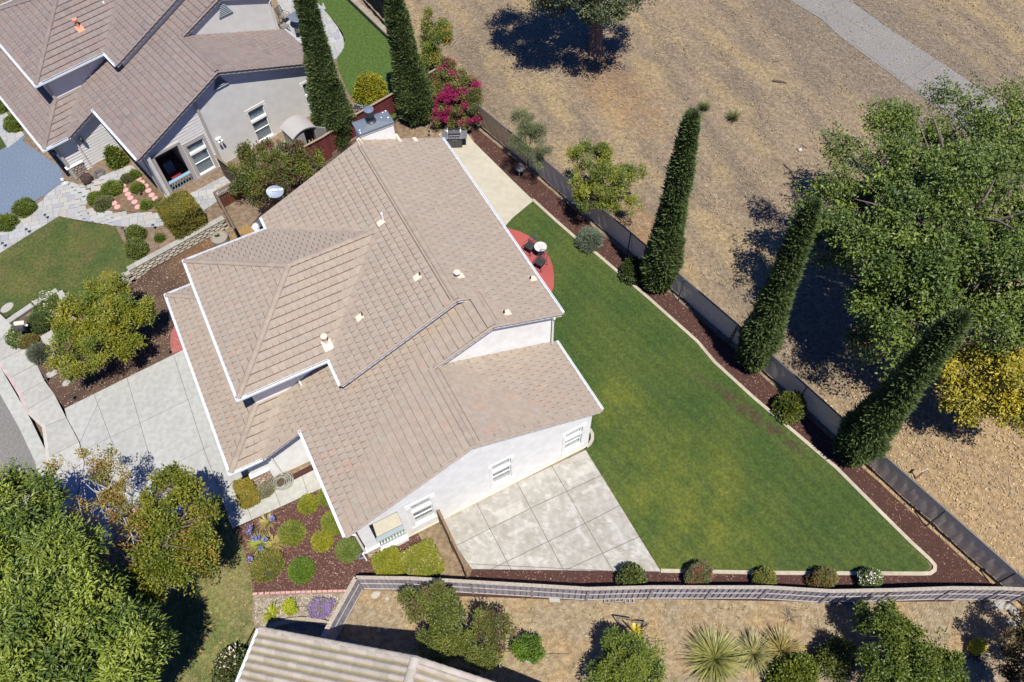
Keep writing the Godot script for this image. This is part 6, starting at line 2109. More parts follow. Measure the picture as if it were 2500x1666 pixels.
	fence_run(st, Vector3(-4.03, 0.05, -13.92), Vector3(-3.83, 0.05, -10.71), 1.9, 0.14, 0.006, old, 1.0, {"rails": [0.3, 1.5], "cap": 0.13, "cap_tone": Color(0.165, 0.115, 0.08), "posts": 3})
	var nf := thing("short_brown_fence", "short dark plank fence at the foot of the neighbour wall", "fence")
	fence_run(nf, Vector3(-3.17, 0.6, -16.22), Vector3(-2.52, 0.6, -14.44), 1.75, 0.14, 0.006, old, -1.0, {"rails": [0.4, 1.4], "cap": 0.11, "cap_tone": Color(0.26, 0.19, 0.13)})
	var pf := thing("brown_gate_fence", "brown plank fence between the white end wall and the grey fence", "fence")
	fence_run(pf, Vector3(-0.80, 0, 9.0), Vector3(-0.86, 0, 11.89), 1.75, 0.14, 0.004, old, 1.0, {"rails": [0.3, 1.4], "cap": 0.12, "cap_tone": Color(0.23, 0.155, 0.095), "posts": 3, "post_tone": Color(0.2, 0.13, 0.08)})
	# grey plank fence to the south, with its return past the gravel bed
	var grey := [Color(0.42, 0.40, 0.46), Color(0.38, 0.37, 0.43), Color(0.45, 0.43, 0.485), Color(0.36, 0.345, 0.40)]
	var gf := thing("grey_plank_fence", "long weathered grey plank fence with a pale cap board south of the lawn", "fence")
	var gp := [Vector3(-5.09, 1.7, 10.01), Vector3(-3.11, 1.7, 11.11), Vector3(-0.91, 1.7, 12.46), Vector3(1.27, 1.7, 13.8), Vector3(3.25, 1.7, 15.02), Vector3(5.63, 1.7, 16.22), Vector3(7.78, 1.7, 17.38), Vector3(9.79, 1.7, 18.46), Vector3(11.99, 1.7, 19.82), Vector3(14.19, 1.7, 20.95), Vector3(16.41, 1.7, 22.05), Vector3(18.2, 1.7, 23.03), Vector3(19.18, 1.7, 23.61)]
	for k in gp.size() - 1:
		var a: Vector3 = gp[k] - Vector3(0, 1.75, 0)
		var b: Vector3 = gp[k + 1] - Vector3(0, 1.75, 0)
		fence_run(gf, a, b, 1.72, 0.185, 0.05 if k > 1 else 0.012, grey, 1.0, {"rails": [0.12, 0.95], "rail_tone": Color(0.5, 0.48, 0.51), "cap": 0.15, "cap_tone": Color(0.40, 0.365, 0.315), "posts": 2, "post_tone": Color(0.40, 0.38, 0.43), "drop": 0.05, "back": k > 1})
	var gr := thing("grey_fence_return", "short grey plank fence turning the corner by the gravel bed", "fence")
	fence_run(gr, gp[0] - Vector3(0, 1.75, 0), Vector3(-7.18, 1.7, 11.6) - Vector3(0, 1.75, 0), 1.72, 0.19, 0.01, grey, -1.0, {"rails": [0.1, 0.95], "rail_tone": Color(0.46, 0.44, 0.47), "cap": 0.19, "cap_tone": Color(0.42, 0.375, 0.31), "posts": 2, "post_tone": Color(0.3, 0.28, 0.32), "drop": 0.05})
	# split block retaining wall, courses stepping down towards the street
	var rw := thing("retaining_wall", "stepped retaining wall of split grey blocks below the neighbour lawn", "wall")
	var w0 := Vector3(-4.16, 0.6, -13.12)
	var w1 := Vector3(-9.8, 0.57, -12.06)
	var w2 := Vector3(-11.55, 0.13, -11.11)
	var wl := [[w0, w1, 0.62], [w1, w2, 0.55]]
	var da2 := (w1 - w0)
	var la := da2.length()
	var zb := da2 / la
	var nn := int((w2 - w0).dot(zb) / 0.42)
	for k in nn:
		var q := (k + 0.5) * 0.42
		var base := w0 + zb * q
		if q > la:
			base = w1.lerp(w2, clampf((q - la) / (w2 - w1).length(), 0, 1))
		var top := 0.66
		if q > la:
			top = 0.66 - 0.15 * (1 + floor((q - la) / 0.55))
		var y := top - 0.09
		var bas := Basis(Vector3.UP.cross(zb), Vector3.UP, zb)
		if top > 0.1:
			var s := mb()
			s.set_color(Color(0.40, 0.385, 0.345) * rf(0.9, 1.08))
			box(s, Vector3(base.x, top - 0.04, base.z), Vector3(0.34, 0.08, 0.412), bas)
			obj("cap_block", s, M.stone, rw)
		var j := 0
		while y > -0.1:
			var s := mb()
			s.set_color(Color(0.36, 0.325, 0.265) * rf(0.82, 1.12))
			var c := Vector3(base.x, y - 0.07, base.z) + zb * (0.21 if j % 2 else 0.0)
			var f := -bas.x if bas.x.z < 0 else bas.x
			c += f * (0.02 + 0.02 * j)
			# split face: the front bulges to a ridge
			box(s, c, Vector3(0.24, 0.135, 0.405), bas)
			var e := c + f * 0.12
			for sgn in [1]:
				var p0 := e - Vector3(0, 0.062, 0) - zb * 0.195
				var p1 := e - Vector3(0, 0.062, 0) + zb * 0.195
				var p2 := e + Vector3(0, 0.062, 0) + zb * 0.195
				var p3 := e + Vector3(0, 0.062, 0) - zb * 0.195
				var rdg := f * rf(0.04, 0.075) + Vector3(0, rf(-0.02, 0.02), 0)
				var m0 := e + rdg - zb * rf(0.09, 0.14)
				var m1 := e + rdg + zb * rf(0.09, 0.14)
				quad(s, p0, p1, m1, m0)
				quad(s, m0, m1, p2, p3)
				tri(s, p1, p2, m1)
				tri(s, p3, p0, m0)
			obj("block", s, M.stone, rw)
			y -= 0.142
			j += 1
	# the low planter wall of cap blocks round the white flowers
	var pw := thing("planter_wall", "low planter wall of pale cap slabs round the white flowers", "wall")
	for run in [[Vector3(-16.5, 0.3, -11.92), Vector3(-15.14, 0.3, -12.41), 0.05], [Vector3(-15.03, 0.35, -12.4), Vector3(-13.74, 0.35, -12.72), 0.2], [Vector3(-13.64, 0.35, -12.57), Vector3(-13.43, 0.35, -11.28), 0.2], [Vector3(-13.44, 0.28, -11.16), Vector3(-13.39, 0.28, -10.11), 0.1]]:
		var a: Vector3 = run[0]
		var b: Vector3 = run[1]
		var L := a.distance_to(b)
		var n := maxi(1, int(L / 0.42))
		for k in n:
			var s := mb()
			s.set_color(Color(0.42, 0.41, 0.38) * rf(0.93, 1.05))
			var z := (b - a) / L
			var c := a + z * (k + 0.5) * L / n
			box(s, c, Vector3(0.32, 0.08, L / n - 0.008), Basis(Vector3.UP.cross(z), Vector3.UP, z))
			obj("cap_slab", s, M.stone, pw)
			s = mb()
			s.set_color(Color(0.28, 0.26, 0.215) * rf(0.85, 1.1))
			box(s, c - Vector3(0, 0.2, 0), Vector3(0.26, 0.32, L / n - 0.008), Basis(Vector3.UP.cross(z), Vector3.UP, z))
			obj("block", s, M.stone, pw)
	# pink brick edging
	var be := thing("brick_edging", "row of pink bricks edging the red mulch bed", "edging")
	var pe := [Vector2(-9.45, 7.97), Vector2(-8.74, 8.31), Vector2(-7.54, 8.9), Vector2(-6.5, 9.42), Vector2(-5.7, 9.83)]
	for k in pe.size() - 1:
		var a: Vector2 = pe[k]
		var b: Vector2 = pe[k + 1]
		var n := int(a.distance_to(b) / 0.21)
		for j in n:
			var s := mb()
			s.set_color(Color(1, 1, 1) * rf(0.85, 1.1))
			var c := a.lerp(b, (j + 0.5) / n)
			var d := (b - a).normalized()
			box(s, Vector3(c.x, 0.03, c.y), Vector3(0.20, 0.1, 0.1), Basis(Vector3(d.x, 0, d.y), Vector3.UP, Vector3(-d.y, 0, d.x)) * Basis(Vector3.UP, rf(-0.06, 0.06)))
			obj("brick", s, M.pink_stone, be)
	var ce := thing("curved_block_kerb", "curved kerb of beige cap blocks above the shaded path", "kerb")
	var cp := [Vector2(-9.23, 9.69), Vector2(-8.79, 9.76), Vector2(-8.41, 9.85), Vector2(-8.1, 9.96), Vector2(-7.74, 10.15), Vector2(-7.37, 10.4), Vector2(-7.02, 10.7), Vector2(-6.71, 10.99)]
	for k in cp.size() - 1:
		var a: Vector2 = cp[k]
		var b: Vector2 = cp[k + 1]
		var s := mb()
		s.set_color(Color(0.40, 0.345, 0.25) * rf(0.93, 1.06))
		var d := (b - a).normalized()
		var c := (a + b) / 2
		box(s, Vector3(c.x, 0.14, c.y), Vector3(a.distance_to(b) - 0.008, 0.22, 0.2), Basis(Vector3(d.x, 0, d.y), Vector3.UP, Vector3(-d.y, 0, d.x)))
		obj("cap_block", s, M.stone, ce)

# ---------------------------------------------------------------- trees
func big_trees() -> void:
	cypress("tall cypress nearest the bistro set, with a dark shrub at its foot", Vector3(15.19, 0, 2.55), Vector3(14.67, 12.4, 2.79), 0.86)
	cypress("tall cypress in the middle of the screen fence, beside the hanging chain", Vector3(16.64, 0, 8.87), Vector3(15.87, 12.4, 8.89), 0.86)
	cypress("tall cypress before the green oak, at the wide end of the lawn", Vector3(17.68, 0, 15.09), Vector3(16.95, 12.4, 15.25), 0.98)
	cypress("tall cypress by the bougainvillea and the red fence", Vector3(9.16, 0.1, -15.7), Vector3(8.88, 9.8, -16.08), 1.15)
	cypress("tall cypress between neighbour house and chimney", Vector3(3.92, 0.2, -15.9), Vector3(4.55, 11, -17.61), 1.15)
	var oak := leaf_clump("oak", 34, 0.30, 0.13, 0.075, 0.0, Color(1.35, 1.2, 0.8))
	var at := Vector3(26.69, 0, 11.86)
	var lobes := []
	for q in [[Vector3(24.34, 7.2, 5.92), 2.5], [Vector3(26.97, 8, 6.16), 2.8], [Vector3(30.49, 7.5, 6.88), 3.0], [Vector3(21.83, 6.5, 7.03), 2.2], [Vector3(21.97, 8.5, 9.37), 2.9], [Vector3(24.01, 9.2, 10.67), 3.1], [Vector3(28.37, 8, 10.76), 3.2], [Vector3(20.89, 5.6, 9.28), 2.2], [Vector3(21.28, 7, 11.72), 2.8], [Vector3(23.3, 7.6, 13.08), 3.0], [Vector3(25.88, 6.5, 14.32), 3.0], [Vector3(20.81, 4.6, 12.07), 2.0]]:
		lobes.append([q[0] - at, Vector3(q[1], q[1] * 0.62, q[1])])
	tree("oak_tree", "wide green oak standing in the field behind the last cypress", at, lobes, 6400, oak, Color(0.046, 0.085, 0.012), Color(0.150, 0.205, 0.032), 0.42, Vector3(0, 2.6, 0), -0.2, Vector2(0.8, 1.4), "tree", Color(-1, 0, 0), 0.0, M.grey_bark, 6)
	at = Vector3(25.33, 0, 16.82)
	lobes = []
	for q in [[Vector3(21.98, 4.4, 15.14), 1.2], [Vector3(22.04, 3.6, 16.07), 1.0], [Vector3(22.94, 5, 16.06), 1.4], [Vector3(23.33, 4.2, 17.14), 1.4], [Vector3(24.29, 4.6, 17.11), 1.4]]:
		lobes.append([q[0] - at, Vector3(q[1], q[1] * 0.8, q[1])])
	tree("yellow_tree", "small yellow green tree below the wide green oak", at, lobes, 1500, oak, Color(0.19, 0.18, 0.016), Color(0.40, 0.33, 0.025), 0.16, Vector3(0, 1.2, 0), -0.12, Vector2(0.7, 1.2))
	at = Vector3(22.37, 0, -15.87)
	lobes = [[Vector3(-0.6, 6.2, 1.6), Vector3(2.4, 1.5, 2.2)], [Vector3(1.2, 6.4, 0.6), Vector3(2.0, 1.6, 2.0)], [Vector3(-2.6, 7.0, 0.2), Vector3(2.4, 1.7, 2.2)], [Vector3(-1.0, 8.4, -0.6), Vector3(2.6, 1.8, 2.4)], [Vector3(1.6, 8.2, -1.2), Vector3(2.2, 1.6, 2.0)], [Vector3(-3.6, 7.6, -1.6), Vector3(2.0, 1.5, 2.0)]]
	tree("field_oak_tree", "grey green oak with a stout trunk alone at the top of the field", at, lobes, 3600, oak, Color(0.045, 0.068, 0.028), Color(0.105, 0.13, 0.055), 0.42, Vector3(0, 3.4, 0), -0.14, Vector2(0.8, 1.4), "tree", Color(-1, 0, 0), 0.0, M.grey_bark, 4)
	at = Vector3(52.73, 0, -9.27)
	lobes = [[Vector3(-0.5, 6.0, 0.2), Vector3(3.0, 1.8, 2.8)], [Vector3(2.0, 6.6, -0.6), Vector3(2.8, 1.8, 2.6)], [Vector3(0.6, 7.4, -1.6), Vector3(2.6, 1.7, 2.4)]]
	tree("far_oak_tree", "oak beyond the asphalt path of which only the shade shows", at, lobes, 1800, oak, Color(0.045, 0.068, 0.028), Color(0.105, 0.13, 0.055), 0.4, Vector3(0, 3.2, 0), -0.14, Vector2(0.9, 1.5), "tree", Color(-1, 0, 0), 0.0, M.grey_bark, 2)
	# the dark broadleaf at the lower left
	var long_leaf := leaf_clump("long", 30, 0.30, 0.21, 0.065, -0.1, Color(1.5, 1.35, 0.9))
	at = Vector3(-17.22, 0, 5.9)
	lobes = []
	for q in [[Vector3(-15.54, 5.6, 2.55), 1.7], [Vector3(-15.98, 6.2, 4.54), 1.9], [Vector3(-14.58, 6.6, 6.11), 1.8], [Vector3(-15.29, 7, 7.31), 2.0], [Vector3(-16.06, 7, 8.72), 2.0], [Vector3(-14.39, 6.8, 8.67), 1.9], [Vector3(-13.52, 5.4, 8.15), 1.6], [Vector3(-13.33, 4.8, 9.41), 1.6], [Vector3(-14.1, 6.2, 9.91), 1.9], [Vector3(-15.56, 6.6, 10.08), 2.0], [Vector3(-13.77, 5, 10.46), 1.6], [Vector3(-17.02, 6.5, 5.92), 2.0], [Vector3(-17.05, 6, 3), 1.8]]:
		lobes.append([q[0] - at, Vector3(q[1], q[1] * 0.72, q[1])])
	tree("dark_leafy_tree", "large dark green broadleaf tree overhanging the corner of the front lawn", at, lobes, 5600, long_leaf, Color(0.050, 0.095, 0.012), Color(0.215, 0.265, 0.035), 0.24, Vector3(0.1, 2.6, 0), -0.18, Vector2(0.75, 1.25), "tree", Color(-1, 0, 0), 0.0, M.grey_bark, 2)
	var small := leaf_clump("small", 26, 0.22, 0.12, 0.065, -0.05, Color(1.3, 1.1, 0.7))
	at = Vector3(-13.59, 0, 3.87)
	lobes = []
	var bare := []
	for q in [[Vector3(-10.02, 4.4, 3.83), 0.75, 0], [Vector3(-10.61, 4.6, 4.79), 0.9, 0], [Vector3(-9.94, 4.4, 6.03), 1.05, 0], [Vector3(-10.84, 4.6, 6.56), 1.0, 0], [Vector3(-11.99, 4.4, 6.97), 0.95, 0], [Vector3(-12.66, 4.2, 7.43), 0.85, 0], [Vector3(-11.7, 4, 7.71), 0.7, 0], [Vector3(-13.46, 3.8, 7.42), 0.6, 0], [Vector3(-10.4, 4, 7.14), 0.8, 0]]:
		lobes.append([q[0] - at, Vector3(q[1], q[1] * 0.75, q[1])])
	var at2 := tree("autumn_tree", "tree turning yellow and orange with bare grey twigs over the driveway", at, lobes, 2300, small, Color(0.095, 0.135, 0.016), Color(0.215, 0.225, 0.022), 0.16, Vector3(-0.2, 2.3, 0), -0.22, Vector2(0.75, 1.25), "tree", Color(0.27, 0.17, 0.03), 0.04, M.grey_bark, 14)
	for q in [[Vector3(-12.67, 4.4, 1.36), 0.75], [Vector3(-14.34, 4.2, 0.78), 0.45], [Vector3(-12.46, 4.5, 2.55), 0.8], [Vector3(-14.77, 4.2, 2.18), 0.55], [Vector3(-13.94, 4.3, 3.26), 0.6], [Vector3(-14.44, 4.4, 4.37), 0.7], [Vector3(-13.78, 4.4, 5.82), 0.7], [Vector3(-12.19, 4.6, 4.13), 0.6], [Vector3(-12, 4.6, 5.38), 0.7], [Vector3(-13.75, 4.2, 6.67), 0.6]]:
		bare.append([q[0] - at, Vector3(q[1], q[1] * 0.7, q[1])])
	crown(at2, "turning_crown", bare, 620, small, Color(0.15, 0.155, 0.03), Color(0.29, 0.215, 0.045), -0.05, Vector2(0.7, 1.1), 77, Color(0.29, 0.15, 0.045), 0.12)
	var s := mb()
	for lb in bare:
		for k in 16:
			var f := Vector3(-0.2, 2.3, 0).lerp(lb[0], rf(0.3, 0.95))
			var d := Vector3(rf(-1, 1), rf(-0.2, 0.9), rf(-1, 1)).normalized()
			tube(s, [f, f + d * rf(0.3, 0.6), f + d * rf(0.7, 1.15) + Vector3(rf(-0.2, 0.2), rf(0, 0.3), rf(-0.2, 0.2))], [0.026, 0.018, 0.010], 4)
	obj("bare_twigs", s, M.pale_bark, at2)

func garden_trees() -> void:
	var small := leaf_clump("small", 26, 0.22, 0.12, 0.065)
	var pointed := leaf_clump("pointed", 24, 0.2, 0.14, 0.05, 0.0, Color(1.35, 1.2, 0.7))
	var at := Vector3(-12.22, 0, -7.93)
	var lobes := []
	for q in [[Vector3(-10.88, 2.8, -8.96), 0.85], [Vector3(-12.27, 2.6, -8.59), 0.95], [Vector3(-10.77, 3, -7.18), 1.0], [Vector3(-9.94, 2.3, -7.27), 0.8], [Vector3(-13.23, 2.2, -7.75), 0.8], [Vector3(-11.91, 2.7, -6.25), 1.0], [Vector3(-10.8, 2.4, -6), 0.85], [Vector3(-13.01, 1.9, -6.08), 0.75], [Vector3(-13.9, 1.7, -7.1), 0.6], [Vector3(-10.52, 2.9, -9.41), 0.5]]:
		lobes.append([q[0] - at, Vector3(q[1], q[1] * 0.75, q[1])])
	var orange_tree := tree("orange_tree", "bright yellow green citrus tree by the mailbox bed", at, lobes, 1900, pointed, Color(0.085, 0.125, 0.008), Color(0.235, 0.225, 0.012), 0.09, Vector3(0, 1.0, 0), -0.2, Vector2(0.8, 1.25), "tree", Color(0.36, 0.24, 0.015), 0.0)
	at = Vector3(-1.87, 0, -13.61)
	lobes = []
	for q in [[Vector3(-1.8, 2.6, -14.41), 0.8], [Vector3(-0.79, 2.8, -14.36), 0.9], [Vector3(0.46, 2.6, -13.9), 0.9], [Vector3(1.38, 2.2, -13.29), 0.8], [Vector3(-1.78, 2.4, -13.18), 0.9], [Vector3(-0.49, 2.8, -12.38), 1.0], [Vector3(0.58, 2.2, -12.45), 0.8], [Vector3(-2.47, 1.8, -13.86), 0.6], [Vector3(-1.64, 1.7, -12.79), 0.7]]:
		lobes.append([q[0] - at, Vector3(q[1], q[1] * 0.72, q[1])])
	tree("side_yard_tree", "loose green tree between the neighbour wall and the satellite dish", at, lobes, 1500, small, Color(0.045, 0.075, 0.012), Color(0.125, 0.15, 0.025), 0.09, Vector3(0, 1.1, 0), -0.08, Vector2(0.65, 1.15), "tree", Color(0.13, 0.045, 0.05), 0.05, M.bark, 6)
	at = Vector3(12.15, 0.6, -19.66)
	lobes = []
	for q in [[Vector3(12.3, 3.6, -19.25), 0.75], [Vector3(11.7, 3, -18.9), 0.8], [Vector3(12.22, 3, -18.37), 0.8], [Vector3(11.5, 2.2, -18.37), 0.8], [Vector3(12.6, 3.2, -18.78), 0.5]]:
		lobes.append([q[0] - at, Vector3(q[1], q[1] * 1.0, q[1])])
	tree("tall_citrus_tree", "upright citrus tree with small oranges behind the red fence corner", at, lobes, 800, pointed, Color(0.060, 0.098, 0.010), Color(0.17, 0.18, 0.018), 0.07, Vector3(0, 1.0, 0), -0.15, Vector2(0.75, 1.2), "tree", Color(0.42, 0.21, 0.01), 0.04)
	# feathery wattle hanging over the screen
	var feather := leaf_clump("feather", 30, 0.22, 0.15, 0.022, -0.3, Color(1.2, 1.2, 0.9))
	at = Vector3(13.17, 0, -8.43)
	lobes = []
	for q in [[Vector3(12.99, 3.9, -8.92), 0.5], [Vector3(13.2, 3.6, -8.43), 0.6], [Vector3(12.83, 3.2, -8), 0.75], [Vector3(13.42, 3.2, -7.86), 0.6], [Vector3(12.71, 2.7, -7.54), 0.7], [Vector3(13.42, 2.4, -7.13), 0.5], [Vector3(12.37, 2.7, -8.48), 0.45], [Vector3(12.96, 2.2, -7.25), 0.55]]:
		lobes.append([q[0] - at, Vector3(q[1], q[1] * 0.9, q[1])])
	tree("feathery_tree", "thin feathery grey green tree hanging over the tan screen", at, lobes, 720, feather, Color(0.055, 0.075, 0.03), Color(0.12, 0.145, 0.055), 0.05, Vector3(0, 1.6, 0), -0.05, Vector2(0.7, 1.2))
	at = Vector3(15.13, 0, -3.44)
	lobes = []
	for q in [[Vector3(14.79, 3.4, -5.2), 0.65], [Vector3(15.4, 3.6, -4.28), 0.75], [Vector3(14.24, 3, -4.01), 0.8], [Vector3(14.85, 3.2, -3.11), 0.9], [Vector3(16.22, 2.8, -3.14), 0.75], [Vector3(16.94, 2.8, -3.09), 0.5], [Vector3(14.08, 2.4, -3.02), 0.75], [Vector3(15.29, 2.2, -2.39), 0.7], [Vector3(16.27, 1.8, -1.75), 0.5]]:
		lobes.append([q[0] - at, Vector3(q[1], q[1] * 0.85, q[1])])
	tree("yellow_green_field_tree", "yellow green young tree with reddish tips just behind the screen fence", at, lobes, 1500, pointed, Color(0.045, 0.085, 0.014), Color(0.225, 0.235, 0.018), 0.08, Vector3(0, 1.2, 0), -0.12, Vector2(0.7, 1.15), "tree", Color(0.26, 0.14, 0.025), 0.0)
	# trees of the south yard
	at = Vector3(-2.23, -0.05, 13.92)
	lobes = []
	for q in [[Vector3(-2.52, 2.8, 12.56), 0.55], [Vector3(-3.04, 2.6, 12.86), 0.65], [Vector3(-2.47, 2.8, 13.4), 0.75], [Vector3(-2.8, 2.5, 14.03), 0.7], [Vector3(-3.49, 1.8, 14.02), 0.6], [Vector3(-2.7, 2, 14.66), 0.65], [Vector3(-1.64, 2.2, 14.92), 0.7], [Vector3(-1.02, 2.4, 14.6), 0.6], [Vector3(-0.86, 2.2, 14.99), 0.5], [Vector3(-3.49, 2.2, 12.14), 0.4], [Vector3(-1.69, 1.8, 15.33), 0.5]]:
		lobes.append([q[0] - at, Vector3(q[1], q[1] * 0.85, q[1])])
	tree("forked_yard_tree", "two lobed olive green tree beside the grey fence and the barrel tiled roof", at, lobes, 1500, pointed, Color(0.048, 0.070, 0.010), Color(0.135, 0.150, 0.020), 0.09, Vector3(0, 0.8, 0), -0.14, Vector2(0.7, 1.15), "tree", Color(0.10, 0.05, 0.03), 0.03)
	at = Vector3(3.68, -0.05, 18.54)
	lobes = []
	for q in [[Vector3(3.12, 1.7, 17.53), 0.5], [Vector3(3.52, 2.2, 17.86), 0.5], [Vector3(2.55, 1.8, 18.12), 0.6], [Vector3(2.93, 2.4, 18.6), 0.75], [Vector3(4.1, 2, 18.47), 0.45], [Vector3(3.62, 2, 19.06), 0.65], [Vector3(2.04, 1.4, 18.11), 0.5], [Vector3(2.71, 2.2, 19.27), 0.8], [Vector3(3.83, 1.8, 19.64), 0.5]]:
		lobes.append([q[0] - at, Vector3(q[1], q[1] * 0.85, q[1])])
	tree("small_bright_tree", "bright green young tree at the bottom beside the wooden frame", at, lobes, 1200, pointed, Color(0.060, 0.105, 0.010), Color(0.155, 0.185, 0.018), 0.08, Vector3(0, 0.8, 0), -0.12, Vector2(0.7, 1.15))
	at = Vector3(13.64, -0.05, 23.51)
	lobes = []
	for q in [[Vector3(12.46, 2.2, 21.42), 0.55], [Vector3(13.07, 2, 21.79), 0.5], [Vector3(12.02, 2.6, 22.16), 0.8], [Vector3(13.24, 2, 22.41), 0.6], [Vector3(11.42, 2.8, 22.72), 0.9], [Vector3(12.91, 2.4, 23.1), 0.6], [Vector3(12.02, 2.6, 23.5), 0.9], [Vector3(13.62, 2.2, 23.78), 0.7], [Vector3(13.57, 2, 24.38), 0.7], [Vector3(12.48, 2.2, 24.32), 0.9], [Vector3(11.17, 2.4, 23.66), 0.8]]:
		lobes.append([q[0] - at, Vector3(q[1], q[1] * 0.8, q[1])])
	tree("broad_yard_tree", "broad green tree at the bottom between the strappy clumps and the stone ring", at, lobes, 2100, small, Color(0.045, 0.085, 0.012), Color(0.12, 0.165, 0.020), 0.1, Vector3(0, 0.9, 0), -0.14, Vector2(0.75, 1.2))
	at = Vector3(17.8, -0.05, 26.09)
	lobes = []
	for q in [[Vector3(16.82, 2.2, 24.63), 0.55], [Vector3(17.63, 2.4, 24.77), 0.7], [Vector3(16.11, 2, 25.24), 0.5], [Vector3(16.43, 2.6, 25.53), 0.8], [Vector3(15.59, 2.2, 25.99), 0.6]]:
		lobes.append([q[0] - at, Vector3(q[1], q[1] * 0.8, q[1])])
	tree("plum_leaved_tree", "dark plum leaved tree with pink flowers in the corner by the rubble", at, lobes, 800, small, Color(0.035, 0.022, 0.018), Color(0.07, 0.06, 0.02), 0.08, Vector3(0, 0.9, 0), -0.08, Vector2(0.7, 1.1), "tree", Color(0.42, 0.16, 0.25), 0.08)
	# oranges fallen in the bed are left to the litter

